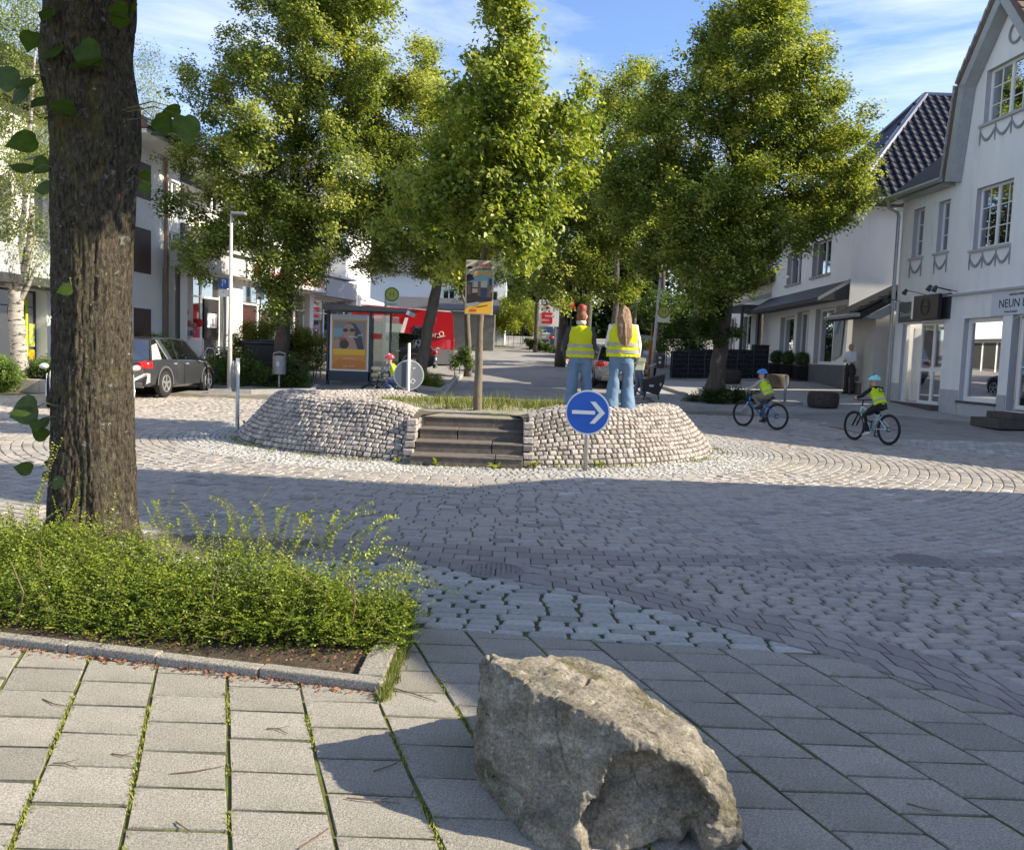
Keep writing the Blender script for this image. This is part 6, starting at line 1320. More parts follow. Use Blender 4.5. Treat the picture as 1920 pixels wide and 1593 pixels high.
# bus shelter
p = gp(654, 718); Dq = 28.0; p = Vector((XD(654, Dq), Dq, float(H(XD(654, Dq), Dq)))); t = thing('bus_shelter', 'dark bus shelter with glass walls and a big lit-frame advert at its end', 'bus shelter', p)
k = Dq/FPX
b = MB(); b.box((0, 0, .28), (1.42, .26, .30)); b.build('base_panel', M_NAVY, t)
for x in (-.69, .69):
    b = MB(); b.box((x, 0, 1.2), (.06, .26, 2.4)); b.build('post', M_NAVY, t)
b = MB(); b.box((.02, 0, 1.37), (1.30, .20, 1.86)); b.build('display_frame', mat('alu_frame', (.50, .52, .53), .4, metal=.5), t, bevel=.02)
b = MB(); b.box((.02, -.105, 1.32), (1.14, .01, 1.62)); b.build('poster_ground', mat('poster_amber', (.55, .24, .04), .35), t)
b = MB(); b.box((.02, -.105, 2.2), (1.14, .012, .14)); b.build('header', mat('header_grey', (.35, .40, .40), .4), t)
def pl2(name, c, pts, off): b = MB(); b.prism([(x, off, z) for x, z in pts], (0, -.003, 0)); b.build(name, mat('advert_'+name, c, .35), t)
pl2('photo_ground', (.20, .20, .19), [(-.50, 1.17), (.54, 1.17), (.54, 2.08), (-.50, 2.08)], -.112); pl2('window_blue', (.16, .30, .36), [(-.5, 1.55), (-.2, 1.6), (-.2, 1.85), (-.5, 1.85)], -.116); pl2('seat_dark', (.045, .045, .055), [(.12, 1.17), (.5, 1.17), (.38, 1.75), (.2, 2.0), (-.02, 2.03), (-.2, 1.85), (.1, 1.6)], -.117)
pl2('yellow_band', (.66, .40, .03), [(-.50, .98), (.54, .98), (.54, 1.17), (-.50, 1.17)], -.116); pl2('orange_low', (.50, .17, .03), [(-.50, .55), (.54, .55), (.54, .75), (.2, .9), (-.3, .85), (-.50, .7)], -.114)
b = MB(); b.ell((.0, -.12, 1.74), (.20, .006, .26), 18, 12); b.prism([(-.12, -.119, 1.17), (.3, -.119, 1.17), (.2, -.119, 1.45), (.1, -.119, 1.6), (-.05, -.119, 1.55)], (0, -.003, 0)); b.ell((-.38, -.12, 1.35), (.12, .006, .14), 12, 8); b.build('advert_figure', mat('advert_skin', (.36, .23, .17), .4), t)
b = MB(); b.ell((-.11, -.128, 1.78), (.085, .005, .055), 12, 8); b.ell((.11, -.128, 1.79), (.085, .005, .055), 12, 8); b.build('advert_sunglasses', mat('advert_shades', (.04, .025, .02), .3), t); b = MB(); b.ell((-.15, -.123, 1.33), (.16, .005, .15), 14, 8); b.build('advert_cup', mat('advert_dark', (.03, .02, .025), .3), t); b = MB(); b.ell((-.2, -.127, 1.5), (.13, .004, .04), 12, 8); b.build('advert_lips', mat('advert_redlips', (.35, .05, .05), .3), t)
text('DOUBLE', .085, (.14, -.125, 1.57), (PI/2, 0, 0), M_SWH, t, sx=.9); text('JOY', .085, (.38, -.125, 1.63), (PI/2, 0, 0), M_SWH, t); text('lorem', .0001, (0, 0, 0), (0, 0, 0), M_SWH, t) if 0 else None
text('cafe time', .11, (.02, -.122, .62), (PI/2, 0, 0), mat('advert_cream', (.7, .5, .35), .5), t); b = MB(); b.box((.05, -.12, .88), (.34, .004, .012)); b.box((.05, -.12, .84), (.5, .004, .014)); b.build('small_print', mat('advert_cream'), t)
b = MB(); b.prism([(-.80, -.35, 2.42), (2.0, -.35, 2.42), (2.05, -.35, 2.50), (-.80, -.35, 2.62)], (0, 1.7, 0)); b.build('roof', mat('shelter_roof', (.10, .105, .11), .5), t); b = MB(); b.box((1.95, .4, 2.4), (.10, 1.6, .14), ry=.5); b.build('roof_edge', M_FRAME, t)
b = MB(); b.box((1.32, .15, 1.2), (.06, .08, 2.4)); b.build('corner_post', M_DARKF, t); b = MB(); b.box((1.02, .15, .12), (.6, .05, .06)); b.build('sill_rail', M_DARKF, t)
gm = bpy.data.materials.new('clear_glass'); gm.use_nodes = True; nt = gm.node_tree; nt.nodes.remove(nt.nodes['Principled BSDF']); a_ = N(nt, 'ShaderNodeBsdfTransparent'); a_.inputs[0].default_value = (.80, .85, .83, 1); g_ = N(nt, 'ShaderNodeBsdfGlossy', i_Roughness=.02); ms = N(nt, 'ShaderNodeMixShader', i_Fac=.12); nt.links.new(a_.outputs[0], ms.inputs[1]); nt.links.new(g_.outputs[0], ms.inputs[2]); nt.links.new(ms.outputs[0], nt.nodes['Material Output'].inputs[0])
b = MB(); b.box((1.0, .16, 1.25), (.56, .012, 2.15)); b.build('pane', gm, t); b = MB(); b.box((.3, 1.3, 1.25), (2.3, .012, 2.15)); b.build('pane', gm, t); b = MB(); b.box((.85, .14, 1.62), (.36, .01, .18)); b.build('red_notice', mat('notice_red', (.6, .06, .02), .5), t)
# bus stop signs
M_HG = mat('stop_green', (.14, .22, .02), .5); M_HY = mat('stop_yellow', (.42, .43, .10), .5)
def stopsign(root, c, w=.62, h=.78, rz=0.):
    b = MB(); b.box(c, (w, .02, h)); b.build('stop_board', mat('stop_white', (.70, .69, .62), .5), root); cc = Vector(c)+Vector((0, -.012, .12)); b = MB(); disc(b, cc, (0, 1, 0), .24, .01, 28); b.build('green_ring', M_HG, root)
    b = MB(); disc(b, cc+Vector((0, -.006, 0)), (0, 1, 0), .19, .01, 28); b.build('yellow_disc', M_HY, root); text('H', .26, cc+Vector((0, -.014, 0)), (PI/2, 0, 0), M_HG, root)
p = Vector((XD(716, 28.6, 715), 28.6, 0)); p.z = float(H(p.x, p.y)); t = thing('bus_stop_sign', 'green and yellow H bus stop sign on a tall post beside the shelter', 'bus stop sign', p)
tz = PD(722, 545, 28.6).z-p.z; b = MB(); b.cyl((0, 0, 0), (.08, 0, tz), .045, n=10); b.build('post', M_POLE, t, smooth=True); cz = PD(735, 559, 28.6)-p; stopsign(t, (cz.x, -.03, cz.z), .42, .50) if 0 else stopsign(t, (cz.x, -.03, cz.z), .46, .52)
text('Gevelsberg Markt', .05, (cz.x, -.05, cz.z-.2), (PI/2, 0, 0), M_INK, t)
for o in t.children:
    if o.name.startswith(('green_ring', 'yellow_disc', 'lettering')): pass
cz = PD(1244, 591, 33.5)-lp; t2 = thing('bus_stop_sign', 'white square H bus stop sign fixed to the leaning street lamp', 'bus stop sign', lp+Vector((0, 0, 0))); stopsign(t2, (cz.x, -.05, cz.z), .48, .56); b = MB(); b.cyl((cz.x-.25, 0, cz.z+.2), (lq.x*.5, 0, cz.z+.2), .015, n=6); b.build('bracket', M_STEEL, t2)
# litter bins
p = Vector((XD(523, 26.5, 735), 26.5, 0)); p.z = float(H(p.x, p.y)); t = thing('litter_bin', 'grey rounded litter bin on a post before the linden', 'litter bin', p); zb = PD(523, 702, 26.5).z-p.z
b = MB(); b.loft([(0, 0, zb), (0, 0, zb+.02), (0, 0, zb+.52), (0, 0, zb+.58)], [(.19, .15), (.21, .17), (.21, .17), (.205, .165)], 18); b.build('body', mat('bin_grey', (.20, .21, .22), .45, (.26, .27, .28), 8., metal=.4), t, smooth=False)
b = MB(); b.loft([(-.2, 0, zb+.55), (-.17, 0, zb+.66), (0, 0, zb+.70), (.17, 0, zb+.66), (.2, 0, zb+.55)], .018, 6, up=(0, 1, 0)); b.build('hood', M_STEEL, t, smooth=True); b = MB(); b.cyl((0, 0, 0), (0, 0, zb+.1), .03, n=8); b.build('post', M_STEEL, t)
b = MB(); b.ell((0, -.17, zb+.33), (.06, .01, .09), 10, 6); b.build('sticker', mat('bin_mark', (.45, .46, .46), .5), t)
p = Vector((XD(1236, 33.2, 700), 33.2, 0)); p.z = float(H(p.x, p.y)); t = thing('litter_bin', 'dark grey litter bin with white sticker fixed at the leaning lamp', 'litter bin', p); zb = PD(1236, 690, 33.2).z-p.z
b = MB(); b.loft([(0, 0, zb), (0, 0, zb+.50), (0, 0, zb+.60)], [(.19, .17), (.20, .18), (.14, .12)], 16); b.build('body', mat('bin_dark', (.05, .06, .065), .5), t); b = MB(); b.box((-.03, -.185, zb+.40), (.11, .01, .07)); b.box((-.03, -.185, zb+.22), (.09, .01, .09)); b.build('sticker', M_SWH, t); b = MB(); b.cyl((0, 0, 0), (0, 0, zb+.1), .03, n=8); b.build('post', M_STEEL, t)
p = Vector((XD(1217, 33.8, 700), 33.8, 0)); p.z = float(H(p.x, p.y)); t = thing('marker_post', 'rusty orange marker post at the foot of the leaning lamp', 'marker post', p); b = MB(); b.box((0, 0, .75), (.12, .06, 1.5)); b.build('post', mat('orange_rust', (.50, .13, .03), .7, (.32, .10, .04), 8.), t); b = MB(); b.box((.02, 0, 1.9), (.05, .04, .8)); b.build('rod', mat('rod_rust', (.36, .15, .07), .7), t)
# wheelie container in the hedge, bike rack
p = Vector((XD(500, 29.0, 690), 29.0, 0)); p.z = float(H(p.x, p.y)); t = thing('waste_container', 'black wheeled waste container with arched lid inside the hedge', 'waste container', p); b = MB(); b.prism([(-.55, -.3, .2), (.55, -.3, .2), (.68, -.35, 1.15), (-.68, -.35, 1.15)], (0, .8, 0)); b.build('body', M_BLK, t); b = MB(); b.loft([(-.78, .05, 1.2), (0, .05, 1.22), (.8, .05, 1.2)], [(.42, .10), (.46, .14), (.42, .10)], 14); b.build('lid', mat('lid_navy', (.03, .035, .05), .4), t, smooth=True)
for i, px in enumerate((394, 411)):
    p = Vector((XD(px, 27.2+i*.3, 700), 27.2+i*.3, 0)); p.z = float(H(p.x, p.y)); t = thing('bicycle_rack', ['galvanised hoop bicycle rack behind the parked grey car, nearer hoop', 'galvanised hoop bicycle rack, farther hoop next to the golden shrubs'][i], 'bicycle rack', p, group='hoop bicycle racks'); b = MB(); b.loft([(-.14, 0, 0), (-.15, 0, 1.0), (-.08, 0, 1.1), (.08, 0, 1.1), (.15, 0, 1.0), (.14, 0, 0)], .022, 8, up=(0, 1, 0)); b.build('hoop', M_STEEL, t, smooth=True)
# bed kerbs for the linden beds
def kerbline(name, label, pts, h=.12, w=.12, m=None):
    q = [gp(*a) for a in pts]; t = thing(name, label, 'kerb', q[0]); m = m or M_KERB
    for a, c in zip(q, q[1:]):
        n = max(1, int((c-a).length/1.0)); d = (c-a)/n
        for i in range(n):
            s_, e_ = a+d*i+d.normalized()*.006, a+d*(i+1)-d.normalized()*.006; s_.z = float(H(s_.x, s_.y)); e_.z = float(H(e_.x, e_.y)); o_ = Vector((-d.y, d.x, 0)).normalized()*w
            b = MB(); b.prism([s_-Vector((0, 0, .05)), e_-Vector((0, 0, .05)), e_+o_-Vector((0, 0, .05)), s_+o_-Vector((0, 0, .05))], (0, 0, h+.05)); b.build('kerb_stone', m, t, world=True)
M_KG = mat('kerb_grey', (.36, .345, .32), .85, (.28, .27, .25), 9.)
kerbline('bed_kerb', 'grey kerb in front of the dark hedge and litter bin', [(390, 737), (470, 738), (590, 736), (598, 728)], m=M_KG); kerbline('bed_kerb', 'grey kerb round the low shrub mat of the right linden', [(1275, 760), (1300, 768), (1400, 768), (1505, 762)], m=M_KG); kerbline('bed_kerb', 'grey kerb below the bright bush of the leaning linden', [(770, 728), (830, 736), (845, 727)], m=M_KG)
kerbline('street_kerb', 'pale kerb curving from the climbing street to the right linden', [(1290, 744), (1262, 735), (1225, 722)], m=M_KG); kerbline('street_kerb', 'pale kerb along the left edge of the climbing street', [(836, 744), (852, 722), (868, 706)], m=M_KG); kerbline('street_kerb', 'long pale kerb line before the parked van and its bay', [(640, 716), (700, 716)], m=M_KG)
# planter wall on the left
pa, pb = P(-60, 742), P(16, 742); t = thing('planter_wall', 'low concrete planter wall holding shrubs and the forked birch', 'planter', (-13.2, 22.9, 0))
for i in range(8):
    b = MB(); x = -15.2+i*.62; zt = .50 if i > 4 else .46; b.bbox((x, 22.8, 0), (x+.61, 23.0, zt+.06*(i > 4))); b.build('wall_slab', mat('planter_concrete', (.52, .45, .38), .9, (.42, .37, .31), 3., 6., bump=.004), t, world=True, bevel=.01)
b = MB(); b.bbox((-15.2, 23.0, 0), (-10.4, 25.6, .42)); b.build('soil', M_SOIL, t, world=True)
# gabion fence
t = thing('gabion_fence', 'long dark grey gabion fence of stone-filled wire baskets', 'fence', (8.8, 36.5, 1))
xa, xb = XD(1258, 36.5), XD(1440, 36.5); n = 6
M_GAB = mat('gabion_stone', rough=.8, tint=[(0, (.018, .02, .026)), (1, (.06, .065, .08))])
for i in range(n):
    x0_, x1_ = xa+(xb-xa)*i/n, xa+(xb-xa)*(i+1)/n; z0_ = float(H(x0_, 36.5)); h_ = [1.15, 1.22, 1.22, 1.22, 1.22, 1.42][i]
    V = []
    for a in np.arange(x0_+.02, x1_-.04, .11):
        for z in np.arange(z0_, z0_+h_-.05, .09):
            cx, cz, s1_, s2_ = a+.05+random.uniform(-.02, .02), z+.05+random.uniform(-.015, .015), .05, .042; y = 36.42+random.uniform(0, .05)
            V.append([(cx-s1_, y, cz), (cx, y-.01, cz-s2_), (cx+s1_, y, cz), (cx, y-.01, cz+s2_)])
    V = np.array(V); V = to_local(t, V.reshape(-1, 3)).reshape(V.shape); fast_mesh('stone_fill', V, 4, M_GAB, t, np.random.rand(len(V)), tg=dict(kind='stuff'))
    b = MB(); b.bbox((x0_+.01, 36.5, z0_-.1), (x1_-.01, 36.8, z0_+h_)); b.build('basket_core', mat('gabion_dark', (.015, .016, .02), .9), t, world=True)
    b = MB()
    for z in np.arange(z0_, z0_+h_+.01, .2): b.box(((x0_+x1_)/2, 36.38, z), (x1_-x0_, .008, .012))
    b.box((x0_+.01, 36.38, z0_+h_/2), (.02, .02, h_)); b.build('wire_mesh', mat('wire_grey', (.10, .105, .12), .5), t, world=True)
# round grinding stones, planters, reserved post
def roundstone(px, py, D, r, h, label, m):
    p = Vector((XD(px, D, py), D, 0)); p.z = float(H(p.x, p.y))+.04; t = thing('round_stone', label, 'round stone', p, group='round stone seats on the shop pavement'); b = MB(); b.loft([(0, 0, 0), (0, 0, .04), (0, 0, h*.3), (0, 0, h*.75), (0, 0, h*.95), (0, 0, h)], [r*.88, r*.95, r, r, r*.93, r*.8], 28); b.build('stone', m, t, smooth=True)
M_RS = mat('dark_round_stone', (.035, .028, .025), .9, (.065, .055, .05), 14., bump=.01, bscale=50)
roundstone(1542, 770, 25.2, .45, .46, 'dark drum-shaped stone on the pavement between the two cyclists', M_RS); roundstone(1457, 728, 31, .42, .5, 'brownish round stone half hidden behind the farther cyclist', mat('brown_round_stone', (.09, .07, .05), .9, (.14, .11, .08), 10.)); roundstone(1365, 712, 33, .5, .5, 'dark round stone behind the trunk of the right linden', M_RS)
for i, px in enumerate((1455, 1476, 1503)):
    D = 36.5-i*.9; p = Vector((XD(px, D, 700), D, 0)); p.z = float(H(p.x, p.y))+.04; t = thing('box_ball', ['clipped box ball left of the doorway, farthest', 'clipped box ball in the middle beside the doorway', 'clipped box ball at the right, nearest the grey plinth'][i], 'potted shrub', p, group='clipped box balls beside the white house door')
    b = MB(); b.prism([(-.28, -.28, 0), (.28, -.28, 0), (.28, .28, 0), (-.28, .28, 0)], (0, 0, .55)); b.build('pot', M_BLK, t); r_ = np.random.default_rng(i); d = r_.normal(size=(1500, 3)); d /= np.linalg.norm(d, axis=1)[:, None]; V = leaf_cloud(d*.30*r_.uniform(.8, 1.05, 1500)[:, None]+np.array([0, 0, .85]), .05, out=d*2, rng=r_); fast_mesh('foliage', V, 4, M_SHRUB, t, r_.random(1500)); b = MB(); b.ell((0, 0, .85), (.26, .26, .26), 12, 8); b.build('core', mat('box_core', (.015, .03, .01), .9), t, smooth=True)
p = gp(1471, 757); t = thing('stand_post', 'short grey post on a flat cross-shaped foot behind cyclist 21', 'post', p+Vector((0, 0, .04))); b = MB(); b.cyl((0, 0, 0), (0, 0, .85), .045, n=10); b.build('post', M_STEEL, t, smooth=True); b = MB(); b.box((0, 0, .02), (1.0, .10, .03)); b.box((0, 0, .018), (.10, 1.0, .03)); b.build('foot', M_STEEL, t)
# bank pylon
D = 58.; c = PD(1030, 570, D); gz = float(H(c.x, D)); t = thing('bank_sign', 'tall white sign board with red S and dot between the trees', 'sign', (c.x, D, gz)); u = D/FPX
zt = PD(1030, 562, D).z-gz; zl = PD(1030, 612, D).z-gz; b = MB(); b.box((0, 0, (zt+zl)/2), (38*u, .2, zt-zl)); b.build('board', M_SWH, t); b = MB(); b.box((-.5, .0, zl/2), (.12, .12, zl)); b.box((.5, .0, zl/2), (.12, .12, zl)); b.build('legs', M_STEEL, t, kind='stuff')
M_SR = mat('bank_red', (.60, .01, .015), .5); cx = PD(1026, 590, D).x-c.x; zz = lambda py: PD(1026, py, D).z-gz
b = MB(); disc(b, (cx, -.12, zz(577)), (0, 1, 0), 3.2*u, .03, 20); w_ = 10*u
for (z0_, z1_, x0_, x1_) in ((586, 590.2, -1, 1), (590.2, 594, -1, -.45), (594, 598.3, -1, 1), (598.3, 602, .45, 1), (602, 606.5, -1, 1)): b.box((cx+w_*(x0_+x1_)/2, -.12, (zz(z0_)+zz(z1_))/2), (w_*(x1_-x0_), .03, zz(z0_)-zz(z1_)))
b.build('emblem', M_SR, t); b = MB(); b.box((1.25, -.02, zz(571)), (.95, .16, .34)); b.build('red_panel', M_SR, t); b = MB(); b.box((1.15, 0, zz(590)), (.06, .06, 1.4)); b.box((1.5, 0, zz(590)), (.06, .06, 1.4)); b.build('rack', M_DARKF, t, kind='stuff')
# asphalt patch bands and tactile paving are left to the ground material
# ================= cars
M_TYRE = mat('tyre', (.02, .02, .02), .85); M_RIM = mat('alloy_rim', (.62, .63, .64), .3, metal=.8); M_CG = glass('car_glass', (.008, .01, .011), .35, .02); M_TAIL = mat('tail_light', (.55, .01, .012), .2, coat=.6); M_CHR = mat('silver_trim', (.65, .66, .67), .3, metal=.6); M_ARCH = mat('arch_cladding', (.09, .092, .095), .6)
def paint(name, c): return mat(name, c, .28, spec=.5, coat=.8, metal=.25)
def car(label, loc, rz, m, L=4.2, W=1.8, Hh=1.5, arch=None, van=False, tilt=0., group=None, roofm=None, blade=None, kind='car', spokes=5):
    t = thing('parked_'+kind, label, kind, loc, group=group, rot=(0, tilt, rz)); w = W/2; b = MB()
    if not van:
        fs = [0, .012, .05, .14, .3, .5, .66, .74, .86, .95, .985, 1.0]
        zb = [.50, .57, .635, .645, .635, .625, .62, .61, .575, .52, .45, .38]; zl = [.30, .22, .17, .15, .14, .14, .14, .14, .15, .17, .22, .28]; wf = [.80, .90, .965, 1, 1, 1, 1, .995, .98, .92, .84, .74]
    else:
        fs = [0, .01, .03, .2, .5, .74, .79, .88, .96, .99, 1.0]; zb = [.55, .57, .58, .58, .58, .57, .52, .42, .36, .30, .26]; zl = [.13, .12, .11, .10, .10, .10, .10, .10, .11, .13, .16]; wf = [.93, .97, 1, 1, 1, 1, .99, .97, .92, .86, .78]
    vs = []; 
    for f_, z1_, z0_, ww in zip(fs, zb, zl, wf):
        y = -L/2+L*f_; h1, h0 = z1_*Hh, z0_*Hh; x = w*ww
        ring = [(0, h0), (x*.86, h0), (x*.97, h0+.07), (x, h0+(h1-h0)*.40), (x*1.0, h0+(h1-h0)*.72), (x*.965, h1-.03), (x*.90, h1), (0, h1+.01)]
        ring = ring+[(-a, c) for a, c in ring[-2:0:-1]]; vs.append([(a, y, c) for a, c in ring])
    n = len(vs[0]); b.add([v for r in vs for v in r], [(i*n+k_, i*n+(k_+1) % n, (i+1)*n+(k_+1) % n, (i+1)*n+k_) for i in range(len(vs)-1) for k_ in range(n)]+[tuple(range(n)), tuple(range((len(vs)-1)*n, len(vs)*n))[::-1]])
    o = b.build('body', m, t, smooth=True); 
    try:
        for f in o.data.polygons: pass
        o.data.set_sharp_from_angle(angle=math.radians(38))
    except Exception: pass
    # greenhouse
    if not van: G = [(.028, .63), (.095, .955), (.38, 1.0), (.585, .965), (.76, .60)]; wb, wt = .905*w, .70*w
    else: G = [(.004, .56), (.03, .985), (.45, 1.0), (.70, .985), (.79, .90), (.885, .50)]; wb, wt = .985*w, .86*w
    g = MB(); 
    def gp_(f_, z_, s): k_ = (z_-.60)/.40; k_ = max(0, min(1, k_)); return (s*(wb+(wt-wb)*k_), -L/2+L*f_, z_*Hh)
    base_ = [(G[0][0], .60 if not van else .54), (G[-1][0], .58 if not van else .48)]; poly = [base_[0]]+G[:1]+G[1:]+[base_[1]]
    Lp = [gp_(a, c, -1) for a, c in poly]; Rp = [gp_(a, c, 1) for a, c in poly]; k_ = len(poly); g.add(Lp+Rp, [tuple(range(k_))[::-1], tuple(range(k_, 2*k_))]+[(i, (i+1) % k_, k_+(i+1) % k_, k_+i) for i in range(k_)])
    g.build('greenhouse', M_CG if not van else m, t)
    rm = roofm or m; r = MB()
    def roofstrip(p0, p1, th=.035, inset=0.):
        a, c = gp_(*p0, -1), gp_(*p0, 1); d_, e_ = gp_(*p1, -1), gp_(*p1, 1); r.add([Vector(v)+Vector((0, 0, z_)) for z_ in (0., th) for v in (a, c, e_, d_)], [(0, 1, 2, 3), (4, 5, 6, 7)[::-1], (0, 1, 5, 4), (1, 2, 6, 5), (2, 3, 7, 6), (3, 0, 4, 7)])
    if not van:
        roofstrip(G[1], G[2]); roofstrip(G[2], G[3]); r.build('roof', rm, t)
        for s in (-1, 1):
            for nm, (p0, p1, wd, mm) in dict(rear_pillar=((.045, .61), (.11, .96), .20 if blade is None else .05, m), middle_pillar=((.40, .61), (.385, .985), .06, M_BLK), front_pillar=((.76, .60), (.59, .965), .05, m)).items():
                q0, q1 = Vector(gp_(*p0, s)), Vector(gp_(*p1, s)); dx = Vector((s*.012, 0, 0)); wv = Vector((0, wd/2*(1.6 if nm == 'rear_pillar' else 1), 0)); wv2 = Vector((0, wd/2, 0)); off = Vector((0, wd/2 if nm == 'rear_pillar' else 0, 0))
                pb_ = MB(); pb_.prism([q0-wv+off+dx, q0+wv+off+dx, q1+wv2+off*.4+dx, q1-wv2+off*.4+dx], (-s*.03, 0, 0)); pb_.build(nm, mm, t)
            if blade:
                pb_ = MB(); q = [Vector(gp_(a, c, s))+Vector((s*.014, 0, 0)) for a, c in ((.06, .615), (.185, .62), (.175, .91), (.105, .87))]; pb_.prism(q, (-s*.02, 0, 0)); pb_.build('pillar_blade', blade, t)
            pb_ = MB(); q0, q1 = Vector(gp_(.06, .615, s)), Vector(gp_(.74, .60, s)); pb_.loft([q0+Vector((s*.012, 0, 0)), q1+Vector((s*.012, 0, 0))], .014, 6); pb_.build('window_trim', M_CHR, t)
            pb_ = MB(); pb_.ell((s*(w+.09), -L/2+L*.68, .66*Hh), (.10, .07, .07), 10, 8); pb_.build('mirror', m, t, smooth=True)
            for f_ in (.36, .53):
                pb_ = MB(); pb_.box((s*(w-.008), -L/2+L*(f_-.03), .56*Hh), (.03, .16, .03)); pb_.build('handle', M_CHR, t)
            pb_ = MB(); pb_.box((s*(w+.002), -L/2+L*.46, .36*Hh), (.006, .014, .38*Hh)); pb_.build('door_gap', M_BLK, t)
    tb_ = MB(); zt = .535 if not van else .30
    for s in (-1, 1):
        q = MB(); q.loft([(s*w*.60, -L/2+.035, zt*Hh), (s*w*.80, -L/2+.03, zt*Hh), (s*w*.955, -L/2+.17, zt*Hh+.01)], [(.05, .09), (.07, .115), (.05, .10)], 10, up=(0, 0, 1)) if not van else q.box((s*w*.95, -L/2+.03, .42*Hh), (.08, .08, .5)); q.build('tail_light', M_TAIL, t, smooth=not van)
        q = MB(); q.ell((s*w*.70, L/2-.12, .42*Hh if not van else .30*Hh), (.16, .10, .07), 10, 6); q.build('headlight', M_CHR, t, smooth=True)
    q = MB(); q.box((0, -L/2-.012, .38*Hh if not van else .2*Hh), (.5, .02, .11)); q.build('number_plate', M_SWH, t)
    q = MB(); q.box((0, -L/2+.03, .20*Hh if not van else .12*Hh), (W*.78, .10, .16)); q.build('rear_bumper', M_ARCH, t, bevel=.03)
    rw = .335; fy = (-.305*L, .315*L) if not van else (-.26*L, .34*L)
    for y in fy:
        for s in (-1, 1):
            a_ = MB(); a_.loft([(s*(w-.10), y, rw+.02), (s*(w+.006), y, rw+.02)], rw+.055, 28, up=(0, 0, 1)); a_.build('wheel_gap_shade', M_BLK, t)  # black disc standing in for the shade of the open wheel gap
            a_ = MB(); 
            for k_ in range(18):
                an = PI*(k_/17)*1.08-.12; an2 = PI*((k_+1)/17)*1.08-.12
                if k_ < 17: a_.prism([(s*(w+.004), y+math.cos(an)*(rw+.055), rw+.02+math.sin(an)*(rw+.055)), (s*(w+.004), y+math.cos(an2)*(rw+.055), rw+.02+math.sin(an2)*(rw+.055)), (s*(w+.004), y+math.cos(an2)*(rw+.11), rw+.02+math.sin(an2)*(rw+.11)), (s*(w+.004), y+math.cos(an)*(rw+.11), rw+.02+math.sin(an)*(rw+.11))], (s*.012, 0, 0))
            a_.build('arch_trim', arch or m, t)
            wv = MB(); wv.loft([(s*(w-.18), y, rw), (s*(w-.15), y, rw), (s*(w-.0), y, rw), (s*(w+.022), y, rw)], [rw-.03, rw, rw, rw-.04], 28, up=(0, 0, 1)); wh_ = wv.build('wheel', M_TYRE, t, smooth=False)
            rv = MB(); rv.torus((s*(w+.018), y, rw), (1, 0, 0), .215, .02, 26, 6)
            for k_ in range(spokes):
                an = 2*PI*k_/spokes+.3; dv = Vector((0, math.cos(an), math.sin(an))); sd = Vector((0, -math.sin(an), math.cos(an))); c0 = Vector((s*(w+.026), y, rw)); rv.prism([c0+dv*.03+sd*.035, c0+dv*.215+sd*.028, c0+dv*.215-sd*.028, c0+dv*.03-sd*.035], (-s*.02, 0, 0))
            rv.loft([(s*(w+.0), y, rw), (s*(w+.03), y, rw)], .05, 12, up=(0, 0, 1)); rv.build('rim', M_RIM, wh_)
    return t
pg = paint('nano_grey_paint', (.045, .048, .054))
zc = lambda x, y: float(H(x, y))
c1 = car('dark grey compact SUV with silver rear pillar blade parked left of the lamp', (-10.05, 23.95, zc(-10, 23.9)+.0), math.radians(-4), pg, 4.2, 1.80, 1.52, arch=M_ARCH, blade=mat('blade_silver', (.55, .56, .56), .4, metal=.3))
b = MB()
for s in (-1, 1): b.prism([(s*.45, -2.12, .45), (s*.80, -2.10, .62), (s*.86, -2.02, .60), (s*.86, -2.03, .38), (s*.80, -2.10, .33), (s*.82, -2.07, .56), (s*.5, -2.13, .40)], (0, -.03, 0))
b.box((0, -2.13, .40), (1.0, .04, .05)); b.build('bumper_trim', M_CHR, c1, kind='stuff')
car('black SUV with chrome window line parked beyond the bus shelter', (XD(712, 33.5), 33.9, zc(-5.4, 33.5)), math.radians(92), paint('black_paint', (.012, .014, .018)), 4.3, 1.8, 1.55, arch=M_ARCH, spokes=10, tilt=math.radians(0))
VX = XD(762, 40)-.1
vn = car('red high-roof camper van with white swirl stripes on its side', (XD(847, 40)-3.0, 40.6, zc(-5, 40)-.12), math.radians(92), paint('camper_red', (.50, .012, .022)), 6.0, 2.05, 2.72, van=True, kind='van', tilt=0.0, arch=mat('bumper_grey', (.22, .22, .23), .5), spokes=7)
vn.rotation_euler = (math.radians(0), math.radians(3.0), math.radians(92)) 
vn.rotation_euler = (Matrix.Rotation(math.radians(2.6), 3, 'Y') @ Matrix.Rotation(math.radians(92), 3, 'Z')).to_euler()
def vpan(name, m, pts, off=.012):     # panel on the van side that faces the square (its left side): (along from rear, height)
    b = MB(); s = 1 if True else -1
    q = []
    for a, z in pts:
        k_ = max(0, min(1, (z/2.72-.60)/.40)); x = 1.025*.985+(1.025*.86-1.025*.985)*k_ if z > 1.6 else 1.027
        q.append((-(x+off), -3.0+a, z))
    b.prism(q, (-.006, 0, 0)); return b.build(name, m, vn)
M_STR = mat('stripe_white', (.66, .60, .58), .4)
vpan('side_window', M_CG, [(3.35, 1.45), (4.55, 1.45), (4.55, 2.0), (3.35, 2.0)]); vpan('rear_window', mat('grey_panel', (.34, .35, .34), .5), [(2.45, 1.4), (3.3, 1.4), (3.3, 1.98), (2.45, 1.98)], .013); vpan('side_window', M_CG, [(1.35, 1.3), (1.95, 1.3), (1.95, 1.95), (1.35, 1.95)])
